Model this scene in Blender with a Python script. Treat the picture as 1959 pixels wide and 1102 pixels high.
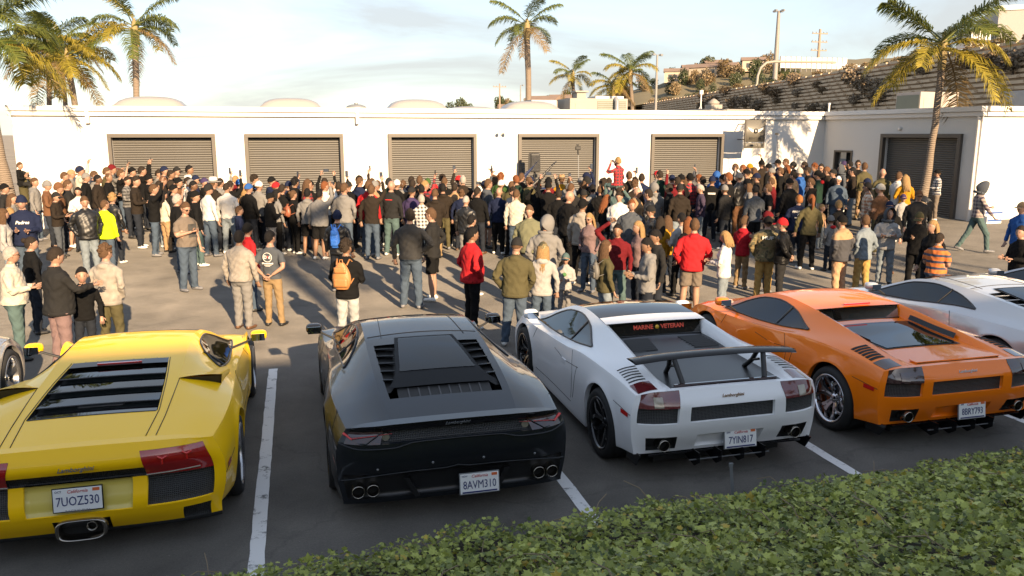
import bpy, bmesh, math, random
import numpy as np
from mathutils import Vector, Matrix, noise as mnoise
R_ = math.radians
scene = bpy.context.scene
for o in list(bpy.data.objects): bpy.data.objects.remove(o)
COL = scene.collection

# ---------------------------------------------------------------- camera
CAM_H = 3.0
cam_d = bpy.data.cameras.new('Camera'); cam_d.lens = 28.22; cam_d.sensor_width = 36.0
cam_d.clip_start = 0.1; cam_d.clip_end = 4000
cam = bpy.data.objects.new('Camera', cam_d); COL.objects.link(cam)
cam.location = (0, 0, CAM_H); cam.rotation_euler = (R_(90 - 10.87), R_(0.0), R_(-15.0))
scene.camera = cam
# ---------------------------------------------------------------- sky and sun
SUN_EL, SUN_AZ = 18.5, 170.0       # the sun stands behind the camera, a little to the right
world = bpy.data.worlds.new('World'); scene.world = world; world.use_nodes = True
wn, wl = world.node_tree.nodes, world.node_tree.links
wn.clear()
w_out = wn.new('ShaderNodeOutputWorld'); w_bg = wn.new('ShaderNodeBackground'); w_bg.inputs[1].default_value = 0.128
sky = wn.new('ShaderNodeTexSky'); sky.sky_type = 'NISHITA'; sky.sun_disc = False
sky.sun_elevation = R_(SUN_EL); sky.sun_rotation = R_(SUN_AZ); sky.air_density = 1.0; sky.dust_density = 0.6; sky.ozone_density = 2.0
w_tc = wn.new('ShaderNodeTexCoord'); w_mp = wn.new('ShaderNodeMapping'); w_mp.inputs['Scale'].default_value = (1.0, 1.0, 5.5)
w_mp.inputs['Rotation'].default_value = (0.12, 0.18, 0.5)
w_nz = wn.new('ShaderNodeTexNoise'); w_nz.inputs['Scale'].default_value = 1.7; w_nz.inputs['Detail'].default_value = 7; w_nz.inputs['Roughness'].default_value = 0.55
w_nz.inputs['Distortion'].default_value = 0.6
w_rp = wn.new('ShaderNodeValToRGB'); w_rp.color_ramp.elements[0].position = 0.36; w_rp.color_ramp.elements[1].position = 0.66
w_rp.color_ramp.elements[0].color = (0.55, 0.55, 0.55, 1); w_rp.color_ramp.elements[1].color = (0.95, 0.95, 0.95, 1)
w_mx = wn.new('ShaderNodeMixRGB'); w_mx.inputs[2].default_value = (1.74, 1.73, 1.69, 1)
wl.new(w_tc.outputs['Generated'], w_mp.inputs[0]); wl.new(w_mp.outputs[0], w_nz.inputs[0]); wl.new(w_nz.outputs[0], w_rp.inputs[0])
w_sx = wn.new('ShaderNodeSeparateXYZ'); wl.new(w_tc.outputs['Generated'], w_sx.inputs[0])
w_mr = wn.new('ShaderNodeMapRange'); w_mr.inputs[1].default_value = 0.0; w_mr.inputs[2].default_value = 0.6; w_mr.inputs[3].default_value = 1.0; w_mr.inputs[4].default_value = 0.75; wl.new(w_sx.outputs[2], w_mr.inputs[0])   # haze thins with height
w_ml = wn.new('ShaderNodeMath'); w_ml.operation = 'MULTIPLY'; wl.new(w_rp.outputs[0], w_ml.inputs[0]); wl.new(w_mr.outputs[0], w_ml.inputs[1]); wl.new(w_ml.outputs[0], w_mx.inputs[0]); wl.new(sky.outputs[0], w_mx.inputs[1]); wl.new(w_mx.outputs[0], w_bg.inputs[0]); wl.new(w_bg.outputs[0], w_out.inputs[0])
sun_d = bpy.data.lights.new('Sun', 'SUN'); sun_d.energy = 5.0; sun_d.angle = R_(0.53); sun_d.color = (1.0, 0.73, 0.45)
sun = bpy.data.objects.new('Sun', sun_d); COL.objects.link(sun)
_sd = Vector((-math.sin(R_(SUN_AZ)) * math.cos(R_(SUN_EL)), -math.cos(R_(SUN_AZ)) * math.cos(R_(SUN_EL)), -math.sin(R_(SUN_EL))))
sun.rotation_euler = _sd.to_track_quat('-Z', 'Y').to_euler()
vs = scene.view_settings; vs.view_transform = 'Standard'; vs.look = 'None'; vs.gamma = 1.0; vs.exposure = 1.6; vs.use_curve_mapping = False
scene.render.engine = 'CYCLES'; scene.cycles.max_bounces = 8; scene.cycles.transparent_max_bounces = 12
scene.render.resolution_x, scene.render.resolution_y = 1024, 576

# ---------------------------------------------------------------- helpers
SCRATCH = bpy.data.scenes.new('scratch')       # modifiers are applied in here, away from the big scene; removed at the end
def evaluated(ob):
    SCRATCH.collection.objects.link(ob); vl = SCRATCH.view_layers[0]; vl.update(); me = bpy.data.meshes.new_from_object(ob.evaluated_get(vl.depsgraph)); bpy.data.objects.remove(ob); return me
rng = random.Random(7)
_mats = {}
def mat(name, col, rough=0.6, metal=0.0, var=0.12, vscale=3.0, bump=0.0, bscale=60.0, coat=0.0, spec=0.5, emit=None, subs=None, fleck=0.0):
    """procedural principled material: base colour with noise mottling, optional fine relief"""
    if name in _mats: return _mats[name]
    m = bpy.data.materials.new(name); m.use_nodes = True; _mats[name] = m
    n, l = m.node_tree.nodes, m.node_tree.links
    b = n['Principled BSDF']; b.inputs['Roughness'].default_value = rough; b.inputs['Metallic'].default_value = metal
    b.inputs['Specular IOR Level'].default_value = spec
    if coat: b.inputs['Coat Weight'].default_value = coat; b.inputs['Coat Roughness'].default_value = 0.03
    c = (*col, 1)
    b.inputs['Base Color'].default_value = c
    if var or bump:
        tc = n.new('ShaderNodeTexCoord')
    if var:
        nz = n.new('ShaderNodeTexNoise'); nz.inputs['Scale'].default_value = vscale; nz.inputs['Detail'].default_value = 5
        hs = n.new('ShaderNodeMixRGB'); hs.blend_type = 'MIX'
        hs.inputs[1].default_value = (*[max(0, x * (1 - var)) for x in col], 1); hs.inputs[2].default_value = (*[min(1, x * (1 + var)) for x in col], 1)
        l.new(tc.outputs['Object'], nz.inputs[0]); l.new(nz.outputs[0], hs.inputs[0]); l.new(hs.outputs[0], b.inputs['Base Color'])
    if bump:
        nb = n.new('ShaderNodeTexNoise'); nb.inputs['Scale'].default_value = bscale; nb.inputs['Detail'].default_value = 3
        bp = n.new('ShaderNodeBump'); bp.inputs['Strength'].default_value = bump; bp.inputs['Distance'].default_value = 0.02
        l.new(tc.outputs['Object'], nb.inputs[0]); l.new(nb.outputs[0], bp.inputs['Height']); l.new(bp.outputs[0], b.inputs['Normal'])
    return m
def glass(name, tint, ior=1.5, rough=0.0):
    """thin tinted pane: fresnel reflection over a tinted see-through"""
    if name in _mats: return _mats[name]
    m = bpy.data.materials.new(name); m.use_nodes = True; _mats[name] = m
    n, l = m.node_tree.nodes, m.node_tree.links
    n.remove(n['Principled BSDF']); out = n['Material Output']
    t = n.new('ShaderNodeBsdfTransparent'); t.inputs[0].default_value = (*tint, 1)
    g = n.new('ShaderNodeBsdfGlossy'); g.inputs['Roughness'].default_value = rough; g.inputs[0].default_value = (0.95, 0.97, 1, 1)
    f = n.new('ShaderNodeFresnel'); f.inputs[0].default_value = ior
    a = n.new('ShaderNodeMath'); a.operation = 'MULTIPLY_ADD'; a.inputs[1].default_value = 0.9; a.inputs[2].default_value = 0.01; a.use_clamp = True
    x = n.new('ShaderNodeMixShader')
    l.new(f.outputs[0], a.inputs[0]); l.new(a.outputs[0], x.inputs[0]); l.new(t.outputs[0], x.inputs[1]); l.new(g.outputs[0], x.inputs[2]); l.new(x.outputs[0], out.inputs[0])
    return m

class MB:
    """collects geometry for ONE mesh"""
    def __init__(s): s.v = []; s.f = []; s.m = []; s.sm = []
    def add(s, vs, fs, mi=0, smooth=False):
        o = len(s.v); s.v.extend([tuple(map(float, p)) for p in vs])
        for f in fs: s.f.append([i + o for i in f]); s.m.append(mi); s.sm.append(smooth)
        return s
    def box(s, c, d, mi=0, rot=None, taper=None):
        hx, hy, hz = d[0] / 2, d[1] / 2, d[2] / 2
        vs = []
        for z in (-1, 1):
            k = 1 if (taper is None or z < 0) else taper
            for x, y in ((-1, -1), (1, -1), (1, 1), (-1, 1)): vs.append(Vector((x * hx * k, y * hy * k, z * hz)))
        if rot is not None: vs = [rot @ p for p in vs]
        vs = [p + Vector(c) for p in vs]
        return s.add(vs, [(3, 2, 1, 0), (4, 5, 6, 7), (0, 1, 5, 4), (1, 2, 6, 5), (2, 3, 7, 6), (3, 0, 4, 7)], mi)
    def tube(s, pts, rad, n=8, mi=0, cap=True, smooth=True, sq=None):
        pts = [Vector(p) for p in pts]; rads = rad if isinstance(rad, (list, tuple)) else [rad] * len(pts)
        vs, fs = [], []; up = Vector((0.0123, 0.02, 1)); a = None
        for i, p in enumerate(pts):
            t = (pts[min(i + 1, len(pts) - 1)] - pts[max(i - 1, 0)]); t.normalize()
            if a is None:
                a = t.cross(up)
                if a.length < 0.05: a = t.cross(Vector((1, 0, 0.01)))
            else: a = a - t * a.dot(t)
            a.normalize(); b = t.cross(a)
            for k in range(n):
                an = 2 * math.pi * k / n + math.pi / n
                vs.append(p + (a * math.cos(an) + b * math.sin(an) * (sq or 1)) * rads[i])
        for i in range(len(pts) - 1):
            for k in range(n): fs.append((i * n + k, i * n + (k + 1) % n, (i + 1) * n + (k + 1) % n, (i + 1) * n + k))
        s.add(vs, fs, mi, smooth)
        if cap:
            s.add([vs[k] for k in range(n)], [tuple(reversed(range(n)))], mi)
            s.add([vs[(len(pts) - 1) * n + k] for k in range(n)], [tuple(range(n))], mi)
        return s
    def lathe(s, prof, n=24, mi=0, axis='Z', c=(0, 0, 0), smooth=True):
        vs, fs = [], []
        for r, h in prof:
            for k in range(n):
                a = 2 * math.pi * k / n; x, y = r * math.cos(a), r * math.sin(a)
                p = (x, y, h) if axis == 'Z' else ((h, x, y) if axis == 'X' else (y, h, x))
                vs.append((p[0] + c[0], p[1] + c[1], p[2] + c[2]))
        for i in range(len(prof) - 1):
            for k in range(n): fs.append((i * n + k, i * n + (k + 1) % n, (i + 1) * n + (k + 1) % n, (i + 1) * n + k))
        return s.add(vs, fs, mi, smooth)
    def grid(s, P, mi=0, smooth=True, flip=False):
        """P[i][j] points"""
        ni, nj = len(P), len(P[0]); vs = [p for r in P for p in r]; fs = []
        for i in range(ni - 1):
            for j in range(nj - 1):
                q = (i * nj + j, i * nj + j + 1, (i + 1) * nj + j + 1, (i + 1) * nj + j)
                fs.append(tuple(reversed(q)) if flip else q)
        return s.add(vs, fs, mi, smooth)
    def prism(s, poly, ax, d0, d1, mi=0):
        """polygon of 2D points extruded along axis ax ('X','Y','Z') from d0 to d1"""
        def P(a, b, d): return (d, a, b) if ax == 'X' else ((a, d, b) if ax == 'Y' else (a, b, d))
        n = len(poly); vs = [P(a, b, d0) for a, b in poly] + [P(a, b, d1) for a, b in poly]
        fs = [tuple(range(n)), tuple(range(2 * n - 1, n - 1, -1))] + [(i, (i + 1) % n + 0, (i + 1) % n + n, i + n) for i in range(n)]
        return s.add(vs, fs, mi)
    def blob(s, c, r, nu=12, nv=8, mi=0, jit=0.0, seed=0):
        rr = random.Random(seed); rad = r if isinstance(r, (tuple, list)) else (r, r, r); vs, fs = [], []
        for i in range(nv + 1):
            th = math.pi * i / nv
            for k in range(nu):
                ph = 2 * math.pi * k / nu; j = 1 + rr.uniform(-jit, jit)
                vs.append((c[0] + rad[0] * math.sin(th) * math.cos(ph) * j, c[1] + rad[1] * math.sin(th) * math.sin(ph) * j, c[2] + rad[2] * math.cos(th) * j))
        for i in range(nv):
            for k in range(nu): fs.append((i * nu + k, (i + 1) * nu + k, (i + 1) * nu + (k + 1) % nu, i * nu + (k + 1) % nu))
        return s.add(vs, fs, mi, True)
    def mesh(s, name, mats=(), fix=True, weld=None):
        me = bpy.data.meshes.new(name); me.from_pydata(s.v, [], s.f)
        for m in mats: me.materials.append(m)
        me.polygons.foreach_set('material_index', s.m); me.polygons.foreach_set('use_smooth', s.sm)
        if fix or weld:
            bm = bmesh.new(); bm.from_mesh(me)
            if weld: bmesh.ops.remove_doubles(bm, verts=bm.verts, dist=weld)
            if fix: bmesh.ops.recalc_face_normals(bm, faces=bm.faces)
            bm.to_mesh(me); bm.free()
        me.update(); return me
    def build(s, name, mats, parent=None, loc=None, fix=True, weld=None, bevel=None, seg=2, ang=30, solid=None):
        if not isinstance(mats, (list, tuple)): mats = [mats]
        o = link(name, s.mesh(name, mats, fix, weld), parent, loc)
        if solid: md = o.modifiers.new('Solidify', 'SOLIDIFY'); md.thickness = solid; md.offset = -1
        if bevel:
            md = o.modifiers.new('Bevel', 'BEVEL'); md.width = bevel; md.segments = seg; md.limit_method = 'ANGLE'; md.angle_limit = R_(ang); md.harden_normals = False
        return o
def link(name, data, parent=None, loc=None):
    o = bpy.data.objects.new(name, data); COL.objects.link(o)
    if parent is not None: o.parent = parent
    if loc is not None: o.location = loc
    return o
def tag(o, label=None, cat=None, group=None, kind=None):
    if label: o['label'] = label
    if cat: o['category'] = cat
    if group: o['group'] = group
    if kind: o['kind'] = kind
    return o
def thing(name, label, cat, loc=(0, 0, 0), rz=0.0, group=None):
    o = link(name, None, None, loc); o.empty_display_size = 0.2; o.rotation_euler = (0, 0, rz)
    return tag(o, label, cat, group)
def dup(o, parent, loc=None, rot=None, scale=None):
    c = o.copy(); COL.objects.link(c); c.parent = parent
    if loc is not None: c.location = loc
    if rot is not None: c.rotation_euler = rot
    if scale is not None: c.scale = scale
    return c
def sm(a, b, x):
    t = min(1.0, max(0.0, (x - a) / (b - a))); return t * t * (3 - 2 * t)
def ground_z(u, v):
    """height of the paved lot: nearly level by the stalls, a shallow swale, then a slight rise to the garages"""
    return -0.15 * sm(9.5, 13.5, v) + 0.33 * sm(14.5, 26.5, v) + 0.022 * max(0.0, u - 5.0) * sm(10.5, 18, v) * (1 - sm(24, 60, u))
def text(name, body, size, m, parent, loc, rot, extrude=0.002, shear=0.0, align='CENTER', sx=1.0, bold=0.0):
    cu = bpy.data.curves.new(name, 'FONT'); cu.body = body; cu.size = size; cu.extrude = extrude; cu.align_x = align; cu.align_y = 'CENTER'; cu.shear = shear; cu.offset = bold; cu.resolution_u = 2
    me = evaluated(bpy.data.objects.new('tmp', cu))
    me.materials.clear(); me.materials.append(m); me.name = name
    o = link(name, me, parent, loc); o.rotation_euler = rot; o.scale = (sx, 1, 1); return o
# ================================================================ SETTING
def asphalt():
    m = bpy.data.materials.new('asphalt'); m.use_nodes = True
    n, l = m.node_tree.nodes, m.node_tree.links; b = n['Principled BSDF']
    tc = n.new('ShaderNodeTexCoord')
    def noise(sc, det, ro=0.55):
        z = n.new('ShaderNodeTexNoise'); z.inputs['Scale'].default_value = sc; z.inputs['Detail'].default_value = det; z.inputs['Roughness'].default_value = ro; l.new(tc.outputs['Object'], z.inputs[0]); return z
    def mix(bt, fac, a, c):
        x = n.new('ShaderNodeMixRGB'); x.blend_type = bt
        for s, v in ((0, fac), (1, a), (2, c)):
            if hasattr(v, 'outputs'): l.new(v.outputs[0], x.inputs[s])
            elif isinstance(v, tuple): x.inputs[s].default_value = (*v, 1)
            else: x.inputs[s].default_value = v
        return x
    big = noise(0.16, 6); mid = noise(1.3, 5, 0.65); fine = noise(55, 3, 0.7); grit = noise(260, 2, 0.6)
    r1 = n.new('ShaderNodeValToRGB'); l.new(big.outputs[0], r1.inputs[0])
    r1.color_ramp.elements[0].position = 0.32; r1.color_ramp.elements[0].color = (0.082, 0.076, 0.067, 1)
    r1.color_ramp.elements[1].position = 0.68; r1.color_ramp.elements[1].color = (0.128, 0.117, 0.102, 1)
    a = mix('OVERLAY', 0.6, r1, mid); a2 = mix('OVERLAY', 0.45, a, fine); a3 = mix('OVERLAY', 0.75, a2, grit)
    # oil stains
    st = noise(0.55, 2, 0.4); r2 = n.new('ShaderNodeValToRGB'); l.new(st.outputs[0], r2.inputs[0])
    r2.color_ramp.elements[0].position = 0.62; r2.color_ramp.elements[0].color = (1, 1, 1, 1); r2.color_ramp.elements[1].position = 0.74; r2.color_ramp.elements[1].color = (0.60, 0.59, 0.58, 1)
    a4 = mix('MULTIPLY', 1.0, a3, r2)
    # hairline cracks
    vo = n.new('ShaderNodeTexVoronoi'); vo.feature = 'DISTANCE_TO_EDGE'; vo.inputs['Scale'].default_value = 0.11; vo.inputs['Randomness'].default_value = 1
    wob = n.new('ShaderNodeVectorMath'); wob.operation = 'MULTIPLY_ADD'
    nw = noise(2.2, 4); l.new(nw.outputs[1], wob.inputs[0]); wob.inputs[1].default_value = (0.9, 0.9, 0); l.new(tc.outputs['Object'], wob.inputs[2]); l.new(wob.outputs[0], vo.inputs[0])
    r3 = n.new('ShaderNodeValToRGB'); l.new(vo.outputs[0], r3.inputs[0])
    r3.color_ramp.elements[0].position = 0.0; r3.color_ramp.elements[0].color = (0.42, 0.42, 0.42, 1); r3.color_ramp.elements[1].position = 0.0015; r3.color_ramp.elements[1].color = (1, 1, 1, 1)
    a5 = mix('MULTIPLY', 0.35, a4, r3)
    sp = noise(34, 2, 0.5); r4 = n.new('ShaderNodeValToRGB'); l.new(sp.outputs[0], r4.inputs[0])
    r4.color_ramp.elements[0].position = 0.745; r4.color_ramp.elements[0].color = (0, 0, 0, 1); r4.color_ramp.elements[1].position = 0.77; r4.color_ramp.elements[1].color = (0.35, 0.33, 0.3, 1)
    a6 = mix('SCREEN', 0.5, a5, r4)
    l.new(a6.outputs[0], b.inputs['Base Color'])
    b.inputs['Roughness'].default_value = 0.82; b.inputs['Diffuse Roughness'].default_value = 1.0
    bp = n.new('ShaderNodeBump'); bp.inputs['Strength'].default_value = 0.45; bp.inputs['Distance'].default_value = 0.01; l.new(grit.outputs[0], bp.inputs['Height']); l.new(bp.outputs[0], b.inputs['Normal'])
    return m
M_ASPH = asphalt()
us = list(np.linspace(-40, 60, 101)); vv = list(np.linspace(-12, 40, 105))
mb = MB(); us2 = [-900] + us + [900]; vs2 = [-300] + vv + [1800]
mb.grid([[(u, v, ground_z(u, min(v, 40))) for u in us2] for v in vs2])
tag(mb.build('parking_lot', M_ASPH), kind='structure')

# worn paint of the stall lines
def worn_paint():
    m = bpy.data.materials.new('stall_paint'); m.use_nodes = True; n, l = m.node_tree.nodes, m.node_tree.links; b = n['Principled BSDF']
    tc = n.new('ShaderNodeTexCoord'); z = n.new('ShaderNodeTexNoise'); z.inputs['Scale'].default_value = 7; z.inputs['Detail'].default_value = 8; z.inputs['Roughness'].default_value = 0.75
    l.new(tc.outputs['Object'], z.inputs[0]); r = n.new('ShaderNodeValToRGB'); l.new(z.outputs[0], r.inputs[0])
    r.color_ramp.elements[0].position = 0.36; r.color_ramp.elements[0].color = (0.10, 0.10, 0.10, 1); r.color_ramp.elements[1].position = 0.45; r.color_ramp.elements[1].color = (0.66, 0.66, 0.65, 1)
    l.new(r.outputs[0], b.inputs['Base Color']); b.inputs['Roughness'].default_value = 0.7; return m
M_PAINT = worn_paint()
for i, (u, v1) in enumerate(((-2.97, 10.6), (-0.4, 10.6), (2.15, 10.4), (4.73, 10.4), (7.35, 10.4), (9.9, 10.4), (12.5, 10.4), (-5.55, 10.6))):
    mb = MB(); rr = random.Random(i); rows = []
    for v in np.linspace(4.2, v1, 40):
        w = 0.055; rows.append([(u - w + rr.uniform(-.004, .004), v, ground_z(u, v) + .004), (u + w + rr.uniform(-.004, .004), v, ground_z(u, v) + .004)])
    mb.grid(rows); tag(mb.build('stall_line', M_PAINT), kind='structure')

# ------------------------------------------------ garage building (front wall at v = 27)
W0 = 27.0; ROOF = 3.82; GL = 0.0
M_WALL = mat('white_stucco', (0.56, 0.55, 0.53), 0.85, var=0.03, vscale=0.8, bump=0.15, bscale=90)
M_TRIM = mat('white_trim', (0.62, 0.60, 0.575), 0.6, var=0.03)
M_FRAME = mat('taupe_frame', (0.07, 0.06, 0.05), 0.5, var=0.05)
M_SLAT = mat('taupe_slat', (0.080, 0.076, 0.069), 0.5, metal=0.0, var=0.08, vscale=2)
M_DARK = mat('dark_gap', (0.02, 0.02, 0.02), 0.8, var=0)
M_STEEL = mat('galvanised', (0.22, 0.23, 0.24), 0.5, metal=0.3, var=0.15, vscale=4)
M_UNIT = mat('unit_beige', (0.24, 0.22, 0.19), 0.6, var=0.1, vscale=2)
DOORS = [(-5.42, -2.35), (-1.48, 1.56), (3.01, 5.98), (7.45, 10.39), (12.4, 15.27)]
UL, UR = -7.95, 19.55
bld = thing('garage_building', 'long low white garage building with five grey roller doors', 'building', (0, W0, 0))
# wall panels between the door openings
DTOP = 3.0
mb = MB(); edges = [UL] + [e for d in DOORS for e in (d[0] + .1, d[1] - .1)] + [UR]
for i in range(0, len(edges), 2):
    mb = MB(); mb.box(((edges[i] + edges[i + 1]) / 2, .15, 1.2), (edges[i + 1] - edges[i], .3, 3.4)); mb.build('wall', M_WALL, bld)
mb2 = MB(); mb2.box(((UL + UR) / 2, .15, (2.9 + ROOF - .02) / 2), (UR - UL, .3, ROOF - .02 - 2.9)); mb2.build('wall', M_WALL, bld)
mb = MB(); mb.box((UL + .15, 7.2, 1.9), (.3, 13.8, 3.8)); mb.build('wall', M_WALL, bld)
mb = MB(); mb.box(((UL + 36) / 2, 7.4, ROOF - .32), (36 - UL, 14.2, .12)); mb.build('roof', mat('roof_membrane', (0.55, 0.53, 0.5), .8), bld)
# parapet fascia: two bands with a shadow groove, in long sheets
mb = MB(); mb.box(((UL + UR) / 2 - .02, -.09, ROOF - .075), (UR - UL + .1, .22, .15)); mb.build('parapet_cap', M_TRIM, bld, bevel=.01)
mb = MB(); mb.box(((UL + UR) / 2 - .02, -.055, ROOF - .225), (UR - UL + .08, .13, .13)); mb.build('parapet_fascia', M_TRIM, bld, bevel=.008)
mb = MB(); pass
for u in (2.03, -5.89):
    mb = MB(); mb.box((u, -.09, ROOF - .30), (.10, .20, .42)); mb.box((u, -.012, 1.6), (.03, .024, 3.4)); mb.build('expansion_joint', M_TRIM, bld, bevel=.006)
slat_mesh = None
for di, (a, b) in enumerate(DOORS):
    dr = MB(); wd = .105
    # mitred surround
    dr.box((a + wd / 2, -.03, 1.35), (wd, .14, 3.3)); dr.box((b - wd / 2, -.03, 1.35), (wd, .14, 3.3)); 
    f = MB(); f.box((a + wd / 2, -.03, 1.45), (wd, .14, 3.09)); f.box((b - wd / 2, -.03, 1.45), (wd, .14, 3.09)); f.box(((a + b) / 2, -.032, DTOP - .053), (b - a - .002, .15, .11))
    door = link('roller_door', f.mesh('roller_door', [M_FRAME]), bld)
    tag(door, ['roller door furthest from the shaded wing', None, None, None, 'roller door next to the hanging sign'][di] or '') if di in (0, 4) else None
    h = MB(); h.box(((a + b) / 2, .2, DTOP - .155), (b - a - 2 * wd, .02, .10)); h.build('head_box', M_DARK, door)
    # curtain: one curved slat mesh shared by all slats of a door
    w = b - a - 2 * wd - .01; nS = 40; sh = 2.85 / nS
    prof = [(0, 0), (-.014, sh * .2), (-.02, sh * .5), (-.014, sh * .8), (0, sh * .93)]
    sl = MB(); sl.grid([[(-w / 2, y, z), (w / 2, y, z)] for y, z in prof]); sme = sl.mesh('slat', [M_SLAT], fix=False)
    for k in range(nS): link('slat', sme, door, ((a + b) / 2, .17 + rng.uniform(-.001, .001), DTOP - .14 - (k + 1) * sh))
    bk = MB(); bk.box(((a + b) / 2, .2, 1.4), (w, .02, 2.9)); bk.build('door_backing', M_FRAME, door)
# domed skylights and plant on the roof
M_DOME = mat('skylight_dome', (0.27, 0.26, 0.25), 0.35, var=0.04)
def px_dome(uc, w, d, v, h, i):
    t = thing('skylight', ['white domed skylight above the roller door %s' % s for s in ('furthest from the wing', 'second from the far end', 'in the middle of the row', 'beside the rooftop air unit', 'next to the sign')][i] if i < 5 else 'low white domed skylight behind the one by the air unit', 'skylight', (uc, W0 + v, ROOF - .26), group=None)
    mb = MB(); mb.box((0, 0, .16), (w, d, .24)); mb.build('kerb', M_TRIM, t, bevel=.01)
    P = []
    for i2 in range(13):
        r = []
        for j in range(13):
            x, y = (i2 / 6 - 1), (j / 6 - 1); r.append((x * w * .47, y * d * .47, .28 + h * ((1 - x ** 4) * (1 - y ** 4)) ** .6 * (1 - .35 * (x * x + y * y) / 2)))
        P.append(r)
    mb = MB(); mb.grid(P); mb.build('dome', M_DOME, t)
for i, (px0, px1, vd, hh) in enumerate(((-5.6, -3.3, 1.6, .34), (-1.2, .95, 1.6, .34), (3.0, 5.2, 1.6, .34), (7.1, 9.3, 1.6, .32))): px_dome((px0 + px1) / 2 + .1, px1 - px0, 1.5, vd, hh, i)
px_dome(6.7, 2.2, 1.5, 4.2, .2, 5)
t = thing('roof_vent', 'mushroom shaped metal roof vent between two skylights', 'vent', (2.1, W0 + 1.1, ROOF - .26))
mb = MB(); mb.lathe([(.0, .1), (.22, .1), (.22, .24), (.34, .25), (.36, .29), (.30, .36), (.16, .41), (.0, .42)], 24); mb.build('cowl', M_STEEL, t)
mb = MB(); mb.lathe([(.05, .41), (.07, .43), (.06, .46), (0, .47)], 12); mb.build('cap', M_STEEL, t)

def hvac(name, label, c, d, dz, mats, louv=True, extra=None):
    t = thing(name, label, 'air conditioner', (c[0], c[1], ROOF - .26))
    mb = MB(); mb.box((0, 0, dz / 2 + .06), (d[0], d[1], dz)); mb.build('cabinet', mats, t, bevel=.015)
    mb = MB(); mb.box((0, 0, .03), (d[0] + .1, d[1] + .1, .06)); mb.build('curb', M_STEEL, t)
    if louv:
        mb = MB(); mb.box((d[0] * .22, -d[1] / 2 - .004, dz * .5 + .06), (d[0] * .5, .02, dz * .72)); lv = mb.build('coil_panel', mat('coil', (.12, .13, .10), .6), t)
        for k in range(7):
            mb = MB(); mb.box((d[0] * .22, -d[1] / 2 - .02, .16 + k * dz * .105), (d[0] * .5, .014, .012)); mb.build('fin', M_STEEL, lv)
    mb = MB(); mb.box((-d[0] * .3, -d[1] / 2 - .006, dz * .5), (d[0] * .22, .012, dz * .6)); mb.build('access_panel', mats, t, bevel=.004)
    return t
u = hvac('rooftop_unit', 'beige rooftop air unit with mesh panels behind the parapet', (11.1, W0 + 2.6), (2.3, 1.5), .68, M_UNIT)
mb = MB(); mb.tube([(.65, -.9, .06), (.65, -.9, .62), (.65, -.75, .75)], .09, 10); mb.build('duct', M_STEEL, u)
mb = MB(); mb.box((-.55, -.1, .84), (.36, .45, .24)); mb.box((-.55, -.1, 1.0), (.52, .6, .06)); mb.build('flue', M_UNIT, u, bevel=.01)
mb = MB(); mb.box((.25, 0, .79), (.55, .9, .1)); mb.box((.88, 0, .79), (.45, .9, .1)); mb.build('fan_guard', M_TRIM, u, bevel=.01)
mb = MB(); mb.box((-1.9, .5, .4), (1.0, .9, .6)); mb.build('duct_box', M_STEEL, u, bevel=.01)
u = hvac('rooftop_unit', 'low rooftop unit with a small capped flue above the sign', (16.6, W0 + 2.6), (2.4, 1.0), .34, M_UNIT)
mb = MB(); mb.box((-.35, 0, .5), (.5, .5, .16)); mb.lathe([(.0, .58), (.2, .58), (.24, .66), (.1, .78), (.03, .82), (0, .82)], 12, c=(-.35, 0, 0)); mb.build('flue', M_UNIT, u)
u = hvac('rooftop_unit', 'square pinkish rooftop cabinet standing on the shaded wing', (23.9, W0 - .2), (1.75, 1.3), .95, mat('unit_pink', (.30, .26, .23), .6), louv=False)
mb = MB(); mb.box((-.878, 0, .5), (.02, 1.2, .8)); mb.build('dark_side', mat('coil', (.12, .13, .10), .6), u)
mb = MB(); mb.box((.3, -.69, .42), (.16, .06, .06)); mb.build('disconnect', M_DARK, u)
u = hvac('rooftop_unit', 'galvanised grey rooftop unit half behind the palm trunk', (27.6, W0 - 1.6), (1.6, 1.4), 1.0, M_STEEL, louv=False)
mb = MB(); mb.prism([(-.7, 1.06), (.1, 1.06), (.1, 1.5), (-.5, 1.5)], 'X', -.4, .5); mb.build('hood', M_STEEL, u, bevel=.01)
mb = MB(); mb.box((1.3, 0, .45), (.9, 1.2, .9)); mb.build('blower', M_UNIT, u, bevel=.01)
u = hvac('rooftop_unit', 'large plain grey duct box on the far corner of the wing', (30.6, W0 - 2.5), (2.2, 1.8), 1.35, M_STEEL, louv=False)
# wing: shaded side wall, then the sunlit front
wing = thing('garage_wing', 'white garage wing with a shaded side wall and one roller door', 'building', (0, 0, 0))
C0, C1 = Vector((UR, W0, 0)), Vector((20.15, 20.25, 0)); wd_ = (C1 - C0); WL = wd_.length; wd_.normalize(); wnrm = Vector((wd_.y, -wd_.x, 0))
if wnrm.x > 0: wnrm = -wnrm
wang = math.atan2(wd_.y, wd_.x)
def wbox(mbx, s0, s1, z0, z1, out, dep, mi=0):
    """box on the wing's side wall: s along the wall, 'out' proud of its face, 'dep' deep"""
    c = C0 + wd_ * ((s0 + s1) / 2) + wnrm * (out - dep / 2); mbx.box((c.x, c.y, (z0 + z1) / 2), (s1 - s0, dep, z1 - z0), mi, Matrix.Rotation(wang, 3, 'Z'))
d0 = (Vector((19.8, 24.0, 0)) - C0).length; DW = [d0 - .1, d0 + 3.15]; SD = [.62, 1.55]
def wz(s): return ground_z(C0.x, C0.y + wd_.y * s)
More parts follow.
